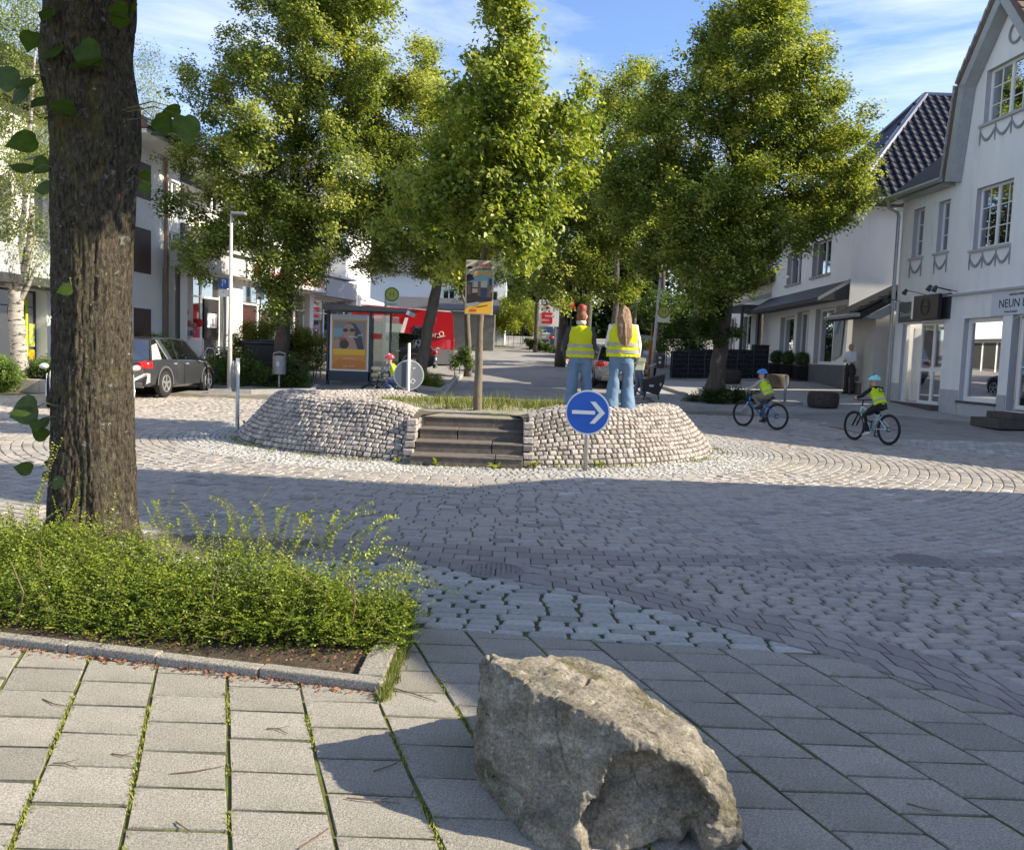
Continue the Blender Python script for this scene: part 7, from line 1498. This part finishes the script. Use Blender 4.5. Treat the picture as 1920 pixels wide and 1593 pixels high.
vpan('swirl_stripe', M_STR, [(2.2, 2.3), (2.35, 2.3), (2.55, 1.5), (2.95, 1.2), (2.7, 1.2), (2.35, 1.5)], .016); vpan('swirl_stripe', M_STR, [(.62, 1.02), (.75, 1.05), (1.05, .82), (1.15, .72), (.95, .75)], .016); vpan('rear_skirt', mat('bumper_grey'), [(-.02, .28), (1.05, .28), (1.25, .85), (1.1, .98), (-.02, .98)], .02)
for nm, sz, a, z in (('or', .42, .98, 1.62), ('DE', .16, 1.0, 2.32)):
    o = text(nm, sz, (-1.035 if z < 2 else -.96, -3.0+a, z), (PI/2, 0, -PI/2), M_STR, vn)
b = MB(); b.torus((-1.04, -3+.62, 1.68), (1, 0, 0), .10, .02, 14, 5); b.loft([(-1.04, -3+.8, 1.5), (-1.04, -3+.6, 1.53), (-1.04, -3+.42, 1.6)], .02, 5); b.build('swirl_emblem', M_STR, vn); b = MB(); b.box((-.0, -.6, 2.74), (1.6, 4.2, .05)); b.build('roof_rack', M_SWH, vn)
car('silver estate car parked by the trees up the street', (XD(1030, 66), 68, zc(2.8, 67)), math.radians(-16), paint('silver_paint', (.42, .43, .44)), 4.3, 1.78, 1.5)
car('blue car parked behind the silver estate, mostly hidden by a trunk', (XD(1060, 60), 60.5, zc(3.5, 60)), math.radians(-14), paint('blue_paint', (.04, .15, .26)), 4.1, 1.75, 1.45)
car('grey car parked just left behind the woman with the red hair bun', (XD(1068, 50)+.3, 51, zc(3.5, 50)), math.radians(-12), paint('mid_grey_paint', (.20, .21, .22)), 4.1, 1.75, 1.48)
car('grey hatchback seen from behind between the two women', (XD(1150, 30.5), 31.6, zc(3.7, 31)), math.radians(4), paint('warm_grey_paint', (.24, .235, .23)), 4.1, 1.76, 1.46)
car('pale blue van-like car beyond the girl with the paper', (XD(1185, 38), 39, zc(5.4, 38)), math.radians(2), paint('pale_blue_paint', (.30, .35, .42)), 4.3, 1.8, 1.75)
car('white car nose just showing left of the big trunk', (XD(160, 20.3), 20.6, 0.0), math.radians(206), paint('white_paint', (.72, .72, .71)), 4.0, 1.75, 1.42)
# ================= people and bicycles
M_SKIN = mat('skin', (.50, .31, .23), .55, spec=.35); M_VEST = mat('hi_vis_yellow', (.80, .82, .01), .6, (.72, .74, .008), 5., bump=.006, bscale=9, transl=.25, emit=0.); M_VESTK = mat('hi_vis_lime', (.62, .84, .02), .6, (.54, .76, .015), 5., transl=.25)
M_REFL = mat('reflective_grey', (.33, .33, .32), .4); M_JEANS = mat('blue_jeans', (.10, .17, .27), .85, (.16, .25, .36), 3.2, 5., bump=.006, bscale=14); M_JEANSD = mat('dark_jeans', (.045, .075, .16), .85, (.07, .11, .21), 4.)
M_SHOE = mat('white_shoe', (.62, .62, .60), .6); M_SHOEB = mat('black_shoe', (.02, .02, .02), .6)
V3 = Vector
from mathutils import noise as mn
def folds(o, amp=.008, sc=(9, 9, 4), seed=0.):
    me = o.data; co = np.zeros(len(me.vertices)*3); me.vertices.foreach_get('co', co); co = co.reshape(-1, 3); nr = np.zeros(len(me.vertices)*3); me.vertices.foreach_get('normal', nr); nr = nr.reshape(-1, 3)
    k = np.array([mn.noise(Vector((c[0]*sc[0]+seed+c[2]*2.5, c[1]*sc[1], c[2]*sc[2])))+.5*mn.noise(Vector((c[0]*sc[0]*2.3+c[2]*5, c[1]*sc[1]*2.3, c[2]*sc[2]*2.1+seed))) for c in co])
    co += nr*(k*amp)[:, None]; me.vertices.foreach_set('co', co.reshape(-1)); me.update(); return o
def limb(b, pts, rad, n=12): b.loft(pts, rad, n)
def hand(b, w, d, s, curl=.5):
    """palm and five fingers from wrist w along d"""
    d = V3(d).normalized(); up = V3((0, 0, 1)); a = (up-d*up.dot(d)); a = a.normalized() if a.length > .1 else V3((1, 0, 0)); sd = d.cross(a).normalized()
    b.loft([w, w+d*.03*s, w+d*.08*s], [(.018*s, .026*s), (.016*s, .036*s), (.014*s, .040*s)], 8, up=tuple(a))
    for k in range(4):
        o = w+d*.075*s+a*(.029-.019*k)*s; l = [.062, .072, .068, .052][k]*s; m_ = o+d*l*.5+sd*l*.12*curl; e = m_+d*l*.42*(1-curl*.5)+sd*l*.45*curl; b.loft([o, m_, e], [.0095*s, .009*s, .0075*s], 6)
    o = w+d*.02*s+a*.028*s; b.loft([o, o+a*.03*s+d*.02*s, o+a*.035*s+d*.052*s], [.012*s, .011*s, .009*s], 6)
def face_head(b, c, f, s, tilt=0):
    """c head centre, f facing direction (horizontal)"""
    f = V3(f).normalized(); r = V3((f.y, -f.x, 0)).normalized(); up = V3((0, 0, 1)); R = Matrix((r, f, up)).transposed()
    b.ell(c, (.074*s, .092*s, .115*s), 18, 12, rot=R); b.ell(c+f*.035*s-up*.05*s, (.055*s, .055*s, .06*s), 12, 8, rot=R)
    b.loft([c+f*.085*s+up*.02*s, c+f*.105*s-up*.02*s, c+f*.088*s-up*.03*s], [.008*s, .014*s, .012*s], 8); 
    for q in (-1, 1): b.ell(c+r*q*.076*s-f*.005*s, (.012*s, .02*s, .03*s), 8, 6, rot=R)
    b.ell(c+f*.085*s-up*.062*s, (.024*s, .012*s, .008*s), 8, 6, rot=R)
def eyes(t, c, f, s):
    f = V3(f).normalized(); r = V3((f.y, -f.x, 0)).normalized(); b = MB()
    for q in (-1, 1): b.ell(c+r*q*.03*s+f*.084*s+V3((0, 0, .012*s)), (.012*s, .006*s, .006*s), 8, 6)
    b.build('eyes', mat('eye_dark', (.02, .015, .012), .3), t)
def person(label, loc, rz, s, J, spec, group=None):
    """J: joints in the person's own frame (facing +Y), metres. spec: garments."""
    t = thing('person', label, 'person', loc, rz=rz, group=group); f = V3(J.get('face', (0, 1, 0))); g = lambda n: V3(J[n])
    pel, wst, che, nk, hd = g('pelvis'), g('waist'), g('chest'), g('neck'), g('head'); w_ = spec.get('w', 1.)
    b = MB(); b.loft([pel-V3((0, 0, .06*s)), pel, wst, che, nk-(nk-che)*.25, nk], [(.12*s*w_, .09*s), (.15*s*w_, .10*s), (.125*s*w_, .085*s), (.16*s*w_, .10*s), (.13*s*w_, .075*s), (.055*s, .05*s)], 16, up=(0, 1, 0)); b.loft([nk-(hd-nk)*.2, hd], [.05*s, .05*s], 12, up=(0, 1, 0)); face_head(b, hd, f, s)
    for sd in ('L', 'R'):
        sh, el, wr, hp, kn, an = g('sh'+sd), g('el'+sd), g('wr'+sd), g('hp'+sd), g('kn'+sd), g('an'+sd)
        limb(b, [che.lerp(sh, .5), sh, sh.lerp(el, .4), el, el.lerp(wr, .35), wr], [.05*s, .05*s, .045*s, .037*s, .037*s, .024*s]); hand(b, wr-(wr-el).normalized()*.005, J.get('hd'+sd, wr-el), s, spec.get('curl', .5))
        limb(b, [hp+(pel-hp)*.3, hp.lerp(kn, .15), kn, kn.lerp(an, .35), an], [.08*s, .08*s, .055*s, .052*s, .034*s]); td = V3(J.get('toe'+sd, (0, 1, -.1))).normalized(); b.loft([an-td*.05*s-V3((0, 0, .04*s)), an+td*.06*s-V3((0, 0, .045*s)), an+td*.15*s-V3((0, 0, .055*s))], [.04*s, .042*s, .03*s], 10)
    b.build('body', M_SKIN, t, remesh=.0095*s, smooth=True); 
    if not spec.get('noeyes'): eyes(t, hd, f, s)
    # trousers
    if 'tr' in spec:
        m, r1, r2 = spec['tr']; b = MB(); b.loft([pel-V3((0, 0, .10*s)), pel-V3((0, 0, .03*s)), pel+(wst-pel)*.75], [(.125*s*w_, .115*s), (.168*s*w_, .122*s), (.138*s*w_, .10*s)], 18, up=(0, 1, 0))
        for sd in ('L', 'R'):
            hp, kn, an = g('hp'+sd), g('kn'+sd), g('an'+sd); e = an+(kn-an).normalized()*.01; limb(b, [hp+(pel-hp)*.25+V3((0, 0, .0)), hp.lerp(kn, .2), hp.lerp(kn, .6), kn, kn.lerp(e, .5), e], [.098*s, .102*s, .085*s, r1*s, (r1+r2)/2*s, r2*s], 14)
        folds(b.build('trousers', m, t, remesh=.0125*s, smooth=True), .014, (7, 7, 5), loc[0])
    if 'top' in spec:
        m = spec['top']; b = MB(); b.loft([pel+(wst-pel)*spec.get('hem', .3), wst, che, nk-(nk-che)*.22, nk-(nk-che)*.02], [(.155*s*w_, .115*s), (.138*s*w_, .10*s), (.172*s*w_, .113*s), (.14*s*w_, .085*s), (.07*s, .06*s)], 18, up=(0, 1, 0))
        for sd in ('L', 'R'):
            sh, el, wr = g('sh'+sd), g('el'+sd), g('wr'+sd)
            if spec.get('short'): limb(b, [che.lerp(sh, .5), sh, sh.lerp(el, .55)], [.06*s, .062*s, .058*s])
            else: limb(b, [che.lerp(sh, .5), sh, sh.lerp(el, .5), el, el.lerp(wr, .5), wr-(wr-el).normalized()*.01], [.06*s, .06*s, .053*s, .047*s, .045*s, .036*s])
        folds(b.build(spec.get('topname', 'sweater'), m, t, remesh=.0125*s, smooth=True), .008, (9, 9, 9), loc[0])
    if 'vest' in spec:
        m, hem, fl = spec['vest']; h0 = pel+(wst-pel)*hem; b = MB(); V_ = [h0, h0.lerp(che, .35), h0.lerp(che, .7), che, nk-(nk-che)*.30, nk-(nk-che)*.10]
        R_v = [(fl*.185*s*w_, .142*s), (fl*.18*s*w_, .136*s), (.178*s*w_, .13*s), (.188*s*w_, .13*s), (.165*s*w_, .105*s), (.10*s, .08*s)]
        b.loft(V_, R_v, 22, up=(0, 1, 0), cap=True); folds(b.build('vest', m, t, remesh=.0125*s, smooth=True), .010, (10, 10, 3), loc[0])
        for k_ in spec.get('bands', (.22, .52)):
            c0 = h0.lerp(che, k_); ax = (che-h0).normalized(); i = min(2, int(k_/.35)); a, c = R_v[i], R_v[i+1]; q = (k_-.35*i)/.35; rr = ((a[0]+(c[0]-a[0])*q)*1.02+.003, (a[1]+(c[1]-a[1])*q)*1.02+.003); b = MB(); b.loft([c0-ax*.024*s, c0+ax*.024*s], [rr, rr], 26, cap=False, up=(0, 1, 0)); b.build('reflective_band', M_REFL, t, smooth=True)
    sh_m = spec.get('shoe', M_SHOE); b = MB()
    for sd in ('L', 'R'):
        an = g('an'+sd); td = V3(J.get('toe'+sd, (0, 1, -.1))).normalized(); q = MB(); q.loft([an-td*.07*s-V3((0, 0, .05*s)), an-td*.03*s-V3((0, 0, .035*s)), an+td*.06*s-V3((0, 0, .045*s)), an+td*.17*s-V3((0, 0, .06*s))], [.042*s, (.046*s, .05*s), (.048*s, .042*s), (.036*s, .028*s)], 12); q.build('shoe', sh_m, t, smooth=True)
    return t
def stand(s, arms='down', lean=0.):
    J = dict(pelvis=(0, 0, .95), waist=(0, 0, 1.08), chest=(0, .0, 1.30), neck=(0, .0, 1.46), head=(0, .02, 1.585), shL=(-.175, 0, 1.39), shR=(.175, 0, 1.39), hpL=(-.09, 0, .90), hpR=(.09, 0, .90), knL=(-.11, .02, .50), knR=(.11, .02, .50), anL=(-.12, 0, .085), anR=(.12, 0, .085), elL=(-.22, -.02, 1.12), elR=(.22, -.02, 1.12), wrL=(-.20, .12, .92), wrR=(.20, .12, .92))
    return {k: tuple(c*s for c in v) for k, v in J.items()}
zt_ = .60
# woman with the red bun
s1 = 1.0; J = stand(s1); J['head'] = (.01, .03, 1.59); J['anR'] = (.15, .05, .085); J['knR'] = (.13, .06, .50); J['elL'] = (-.25, .0, 1.12); J['wrL'] = (-.22, .16, .93); J['wrR'] = (.16, .22, 1.0)
py = 13.5; t1 = person('woman in yellow hi-vis vest with red hair bun, left of the pair on the island', (XD(1086, py, 700), py, zt_+.02), math.radians(-3), s1, J, dict(tr=(M_JEANS, .085, .115), top=mat('charcoal_knit', (.05, .052, .055), .9), vest=(M_VEST, -.05, 1.12), shoe=M_SHOE, w=1.08, noeyes=1))
b = MB(); r_ = random.Random(3); hd = V3((0, .02, 1.585)); b.ell(hd+V3((0, -.015, .01)), (.083, .09, .11), 14, 10); b.ell(hd+V3((0, -.02, .115)), (.078, .07, .07), 14, 10); b.build('hair', mat('hair_auburn', (.16, .055, .025), .6, (.25, .10, .045), 30., bump=.01, bscale=60), t1, remesh=.012, smooth=True)
for k in range(9):
    a = k*2.4; c = hd+V3((math.cos(a)*.045, -.02+math.sin(a)*.035, .135+.018*math.sin(k))); b = MB() if k == 0 else b; b.loft([c, c+V3((math.cos(a)*.012, math.sin(a)*.012, .012)), c+V3((math.cos(a+1)*.02, math.sin(a+1)*.02, .0))], [.018, .022, .012], 6)
b.ell(hd+V3((0, -.02, .135)), (.072, .068, .062), 14, 10); b.build('hair_bun', mat('hair_red', (.30, .045, .02), .55), t1, smooth=True, kind='stuff')
b = MB(); b.loft([hd+V3((.06, -.03, -.10)), hd+V3((.0, -.06, -.09)), hd+V3((-.06, -.03, -.10))], .04, 8); b.build('collar', mat('beige_scarf', (.55, .50, .42), .9), t1, smooth=True)
# woman with long hair
s2 = 1.05; J = stand(s2); J['anL'] = (-.15, -.03, .09); J['knR'] = (.12, .07, .52); J['elR'] = (.26, .02, 1.16); J['wrR'] = (.27, .14, .97); J['elL'] = (-.22, .06, 1.16); J['wrL'] = (-.08, .24, 1.12)
t2 = person('woman in yellow hi-vis vest with long brown hair, right of the pair on the island', (XD(1165, 13.35, 700), 13.35, zt_+.0), math.radians(3), s2, J, dict(tr=(M_JEANS, .09, .125), top=mat('white_sweater', (.72, .70, .66), .9, bump=.006, bscale=20), vest=(M_VEST, .0, 1.10), shoe=M_SHOE, w=1.2, noeyes=1))
hd = V3((0, .02, 1.585))*s2; b = MB(); b.ell(hd+V3((0, -.01, .012)), (.088, .102, .122), 14, 10); b.loft([hd+V3((0, -.05, .05)), hd+V3((.0, -.09, -.08)), hd+V3((.0, -.14, -.22)), hd+V3((.005, -.155, -.36)), hd+V3((.01, -.15, -.50))], [(.088, .065), (.112, .058), (.125, .045), (.115, .035), (.05, .02)], 18, up=(0, 1, 0)); b.build('hair', mat('hair_brown', (.16, .09, .05), .45, (.36, .22, .12), 18., bump=.012, bscale=40, stretch=(5, 5, .25)), t2, remesh=.010, smooth=True)
folds(bpy.data.objects[[o.name for o in t2.children if o.name.startswith('hair')][0]], .012, (26, 26, 2.2))
t_ = thing('clipboard_bag', 'small pale yellow pouch held at the long-haired woman\'s right hip', 'pouch', tuple(V3(t2.location)+V3((.27*1.0, .02, .92)))); b = MB(); b.prism([(-.07, -.03, -.12), (.08, -.03, -.12), (.095, -.03, .02), (-.02, -.03, .02)], (0, .06, 0)); b.build('pouch', mat('pouch_pale', (.58, .58, .38), .7), t_, bevel=.01); b = MB(); b.prism([(-.03, -.04, .02), (.11, -.04, .01), (.10, -.04, .07), (.01, -.04, .08)], (0, .075, 0)); b.build('flap', mat('pouch_flap', (.50, .50, .33), .7), t_)
# girl with the paper
D = 27.0; s = .93; J = stand(s); J['head'] = (0, .05*s, 1.56*s); J['elR'] = (.19*s, .10*s, 1.14*s); J['wrR'] = (.10*s, .32*s, 1.10*s); J['elL'] = (-.19*s, .08*s, 1.12*s); J['wrL'] = (-.06*s, .30*s, 1.07*s); J['knR'] = (.10*s, .12*s, .50*s); J['anR'] = (.10*s, .16*s, .09*s); J['anL'] = (-.1*s, -.12*s, .09*s)
gx_ = XD(1197, D, 700); zg = float(H(gx_, D)); t3 = person('girl in pink shirt and jeans reading a sheet of paper by the lamp', (gx_, D, zg), math.radians(-78), s, J, dict(tr=(mat('faded_jeans', (.11, .14, .20), .85, (.16, .19, .26), 6.), .07, .10), top=mat('pink_shirt', (.42, .25, .24), .9), short=True, topname='shirt', curl=.8))
hd = V3(J['head']); b = MB(); b.ell(hd+V3((0, -.02, .02)), (.082, .095, .105), 14, 10); b.loft([hd+V3((0, -.09, .03)), hd+V3((0, -.15, -.05)), hd+V3((0, -.14, -.2))], [.035, .045, .02], 8, up=(1, 0, 0)); b.build('hair', mat('hair_dark_red', (.09, .03, .02), .5), t3, remesh=.012, smooth=True)
q = t3.matrix_basis @ V3((0, .42*s, 1.12*s)) if False else V3(t3.location)+Matrix.Rotation(math.radians(-78), 3, 'Z') @ V3((.02, .44*s, 1.13*s)); pp = thing('paper_sheet', 'white sheet of paper in the hands of the girl', 'paper', q); b = MB(); b.box((0, 0, 0), (.30, .21, .006), ry=-.35); b.build('sheet', M_SWH, pp)
b = MB(); b.loft([V3((.0, .10*s, 1.42*s)), V3((.02, .12*s, 1.2*s))], .012, 6); b.build('red_lanyard', mat('lanyard_red', (.6, .02, .03), .6), t3)
q = V3((XD(1226, 26.6, 700), 26.6, float(H(5, 26.6)))); bg_ = thing('black_bag', 'black box-shaped bag with white print beside the girl', 'bag', q); b = MB(); b.prism([(-.34, -.15, .28), (.16, -.15, .16), (.32, -.15, .55), (.34, -.15, .82), (-.36, -.15, .62)], (0, .34, 0)); b.build('shell', M_BLK, bg_, bevel=.03); b = MB(); b.box((-.08, -.155, .45), (.14, .004, .07)); b.box((.2, -.155, .5), (.05, .004, .09)); b.build('print', mat('bag_print', (.45, .45, .46), .6), bg_); b = MB(); b.cyl((-.2, 0, .3), (-.3, 0, 0), .02, n=6); b.cyl((.15, 0, .2), (.2, 0, 0), .02, n=6); b.build('legs', M_BLK, bg_, kind='stuff')
# man by the white house
D = 29.0; s = 1.0; mx_ = XD(1594, D, 690); zg = float(H(mx_, D))+.03; J = stand(s); J['elR'] = (.24, .06, 1.13); J['wrR'] = (.05, .20, 1.14); J['elL'] = (-.24, .06, 1.13); J['wrL'] = (-.02, .22, 1.10)
t4 = person('bald man in white shirt and dark trousers standing at the white house corner', (mx_, D, zg), math.radians(120), s, J, dict(tr=(mat('dark_trousers', (.035, .03, .03), .8), .075, .085), top=mat('white_shirt', (.66, .68, .72), .8, bump=.006, bscale=12), hem=-.5, topname='shirt', shoe=M_SHOEB, curl=.8, w=1.12)); b = MB(); b.ell(V3((0, .0, 1.60)), (.08, .088, .09), 12, 8); b.build('grey_hair', mat('hair_grey', (.42, .36, .32), .7), t4, smooth=True)
t5 = None
# ---- bicycles with riders
def bicycle(label, loc, rz, m, r=.31, wb=.98, forkm=None):
    t = thing('bicycle', label, 'bicycle', loc, rz=rz); fy, ry = wb/2, -wb/2; bb = V3((0, -.06, .29)); st_ = V3((0, -.20, .60)); ht = V3((0, .30, .72)); hb = V3((0, .335, .58)); hbar = V3((0, .27, .86))
    for y, nm in ((fy, 'front_wheel'), (ry, 'rear_wheel')):
        b = MB(); b.torus((0, y, r), (1, 0, 0), r-.022, .024, 36, 8); w = b.build(nm, M_RUB, t, smooth=True); b = MB(); b.torus((0, y, r), (1, 0, 0), r-.05, .009, 32, 6); b.build('rim', M_BLK, w, smooth=True)
        b = MB(); b.cyl((-.03, y, r), (.03, y, r), .022, n=8)
        for k in range(16): a = 2*PI*k/16; b.cyl((.012*(1 if k % 2 else -1), y, r), (0, y+(r-.05)*math.cos(a), r+(r-.05)*math.sin(a)), .0018, n=4)
        b.build('spokes', M_STEEL, w, kind='stuff')
    b = MB()
    for (a, c, rr) in ((bb, st_, .018), (bb, hb, .022), (st_-V3((0, -.01, .06)), ht, .019), (hb, ht, .023), (bb, V3((.0, ry, r)), .0), (st_-V3((0, 0, .05)), V3((0, ry, r)), .0)):
        if rr: b.cyl(a, c, rr, n=10)
        else:
            for q in (-1, 1): b.loft([a+V3((q*.02, 0, 0)), a.lerp(c, .4)+V3((q*.05, 0, 0)), c+V3((q*.06, 0, 0))], .010, 8)
    b.build('frame', m, t, smooth=True); b = MB()
    for q in (-1, 1): b.cyl(hb+V3((q*.05, .0, 0)), V3((q*.055, fy, r)), .017, n=8)
    b.cyl(hb+V3((-.06, 0, 0)), hb+V3((.06, 0, 0)), .018, n=8); b.build('fork', forkm or M_BLK, t, smooth=True)
    b = MB(); b.cyl(ht, hbar, .014, n=8); b.loft([hbar+V3((-.28, -.06, .02)), hbar+V3((-.1, 0, 0)), hbar+V3((.1, 0, 0)), hbar+V3((.28, -.06, .02))], .012, 8); b.build('handlebar', M_BLK, t, smooth=True)
    b = MB(); b.cyl(st_, st_+V3((0, -.03, .10)), .013, n=8); b.loft([st_+V3((0, -.16, .13)), st_+V3((0, -.04, .13)), st_+V3((0, .10, .12))], [(.07, .025), (.055, .022), (.018, .012)], 10); b.build('saddle', M_BLK, t, smooth=True)
    b = MB(); b.torus(bb+V3((.05, 0, 0)), (1, 0, 0), .08, .006, 20, 5); b.cyl(bb+V3((.06, 0, 0)), bb+V3((.07, .02, -.15)), .011, n=6); b.cyl(bb+V3((-.06, 0, 0)), bb+V3((-.07, -.02, .15)), .011, n=6); b.box(bb+V3((.12, .02, -.155)), (.09, .08, .02)); b.box(bb+V3((-.12, -.02, .155)), (.09, .08, .02)); b.build('crank', M_BLK, t, kind='stuff')
    b = MB(); b.box((.03, ry+.04, r-.0), (.02, .10, .10)); b.cyl((.07, ry, r), bb+V3((.06, 0, -.0)), .004, n=4); b.build('chain', M_BLK, t, kind='stuff')
    b = MB(); b.box((0, ry-.0, r*1.0+.17), (.012, .04, .03)); b.build('reflector', mat('reflector_orange', (.7, .12, .02), .4), t); return t
def rider(label, loc, rz, spec, look=(0, 1, 0), num=None, helm=None, s=.80, foot=0):
    sd = V3((0, -.22, .75)); J = dict(pelvis=sd+V3((0, -.02, .03)), waist=sd+V3((0, .05, .13)), chest=sd+V3((0, .14, .29)), neck=sd+V3((0, .20, .39)), head=sd+V3((0, .23, .50)), face=look)
    hb = V3((0, .22, .89))
    for n, q in (('L', -1), ('R', 1)):
        J['sh'+n] = V3((q*.14, -.22+.17, .75+.345)); J['wr'+n] = hb+V3((q*.26, -.05, .02)); J['el'+n] = V3((q*.23, .05, .96)); J['hd'+n] = V3((0, .8, -.4)); J['hp'+n] = sd+V3((q*.085, .02, -.01))
        up_ = (q == -1) if not foot else (q == 1); J['an'+n] = V3((q*.12, -.08 if up_ else -.04, .53 if up_ else .22)); J['kn'+n] = V3((q*.12, .11, .75)) if up_ else V3((q*.12, .08, .55)); J['toe'+n] = (0, 1, -.15)
    J = {k: tuple(v) for k, v in J.items()}
    t = person(label, loc, rz, s, J, spec); hd = V3(J['head']); f_ = V3(look).normalized()
    ax = (V3(J['neck'])-V3(J['pelvis'])).normalized()
    if num:
        c = V3(J['chest'])*.8+V3(J['waist'])*.2; n_ = V3((0, -ax.z, ax.y)); o = text(num, .17, tuple(c+n_*.125+V3((0, 0, .03))), (PI/2-math.atan2(ax.y, ax.z), 0, 0), mat('number_black', (.015, .015, .015), .6), t, ext=.004)
    R = Matrix(((f_.y, f_.x, 0), (-f_.x, f_.y, 0), (0, 0, 1))); b = MB(); c = hd+V3((0, 0, .045))
    vs = []; nu, nv = 18, 8
    for j in range(nv+1):
        th = (PI*.53)*j/nv
        for k in range(nu): vs.append(c+R @ V3((.098*math.sin(th)*math.cos(2*PI*k/nu), .125*math.sin(th)*math.sin(2*PI*k/nu)-.008, .105*math.cos(th))))
    b.add(vs, [(j*nu+k, (j+1)*nu+k, (j+1)*nu+(k+1) % nu, j*nu+(k+1) % nu) for j in range(nv) for k in range(nu)]+[tuple(nv*nu+k for k in range(nu))]); hm = b.build('helmet', helm[0], t, smooth=True)
    b = MB()
    for k in range(3): b.loft([c+R @ V3(((k-1)*.045, .10, .045)), c+R @ V3(((k-1)*.05, .0, .112-abs(k-1)*.018)), c+R @ V3(((k-1)*.045, -.10, .05))], .009, 6)
    b.loft([c+R @ V3((-.09, .02, -.02)), c+R @ V3((-.05, .06, -.15)), c+R @ V3((.05, .06, -.15)), c+R @ V3((.09, .02, -.02))], .006, 5); b.build('helmet_trim', helm[1], hm, smooth=True)
    return t
M_HOODG = mat('hoodie_grey', (.34, .32, .29), .9, bump=.004, bscale=20)
def riderset(c_px, D, heading, blabel, plabel, fm, fork, spec, num, helm, look, foot=0, r=.31, z=None, bs=1.):
    x = XD(c_px, D, 790); z = float(H(x, D))+(.012 if z is None else z); rz = math.atan2(-heading[0], heading[1]); bicycle(blabel, (x, D, z), rz, fm, forkm=fork, r=r); return rider(plabel, (x, D, z), rz, spec, look, num, helm, foot=foot)
M_BK = mat('bike_blue', (.02, .14, .42), .3, coat=.6); M_BL = mat('bike_pale_blue', (.38, .58, .66), .3, coat=.6)
r1_ = riderset(1424, 20.0, (-.58, .81), 'blue and black mountain bike ridden by child number 21', 'child cyclist in blue helmet and hi-vis vest number 21', M_BK, M_STEEL, dict(tr=(mat('olive_trousers', (.15, .14, .115), .9), .065, .06), top=M_HOODG, vest=(M_VESTK, .1, 1.0), bands=(.3,), shoe=M_SHOEB), '21', (mat('helmet_blue', (.02, .20, .58), .3, coat=.5), M_BLK), (-.2, 1, 0))
r2_ = riderset(1634, 17.5, (-.33, .945), 'pale blue mountain bike ridden by child number 22', 'child cyclist in turquoise helmet and hi-vis vest number 22', M_BL, M_BLK, dict(tr=(mat('black_trousers', (.014, .014, .016), .85), .06, .055), top=mat('black_hoodie', (.013, .013, .015), .9), vest=(M_VESTK, .1, 1.0), bands=(.3,), shoe=M_SHOE), '22', (mat('helmet_turquoise', (.20, .62, .66), .35, coat=.3), M_BLK), (-.5, .9, 0), foot=1)
r3_ = riderset(728, 21.6, (-1, .08), 'dark mountain bike with grey mudguard ridden behind the island', 'child cyclist in red and white helmet riding behind the left island wall', M_BLK, M_STEEL, dict(tr=(M_JEANSD, .062, .058), top=mat('dark_patterned_hoodie', (.035, .038, .06), .9, (.10, .12, .22), 26., 2.), vest=(M_VESTK, .1, 1.0), bands=(.25,), shoe=M_SHOE), None, (mat('helmet_red', (.62, .03, .06), .3, coat=.5), M_SWH), (0, 1, 0))
# a backpack strap shape and hood on rider 21's back, hood on rider 22
for t, m in ((r1_, M_HOODG), (r2_, mat('black_hoodie'))):
    b = MB(); b.loft([V3((-.10, -.03, 1.13)), V3((-.05, -.09, 1.12)), V3((.05, -.09, 1.12)), V3((.10, -.03, 1.13))], [.03, .05, .05, .03], 10); b.build('hood', m, t, smooth=True)
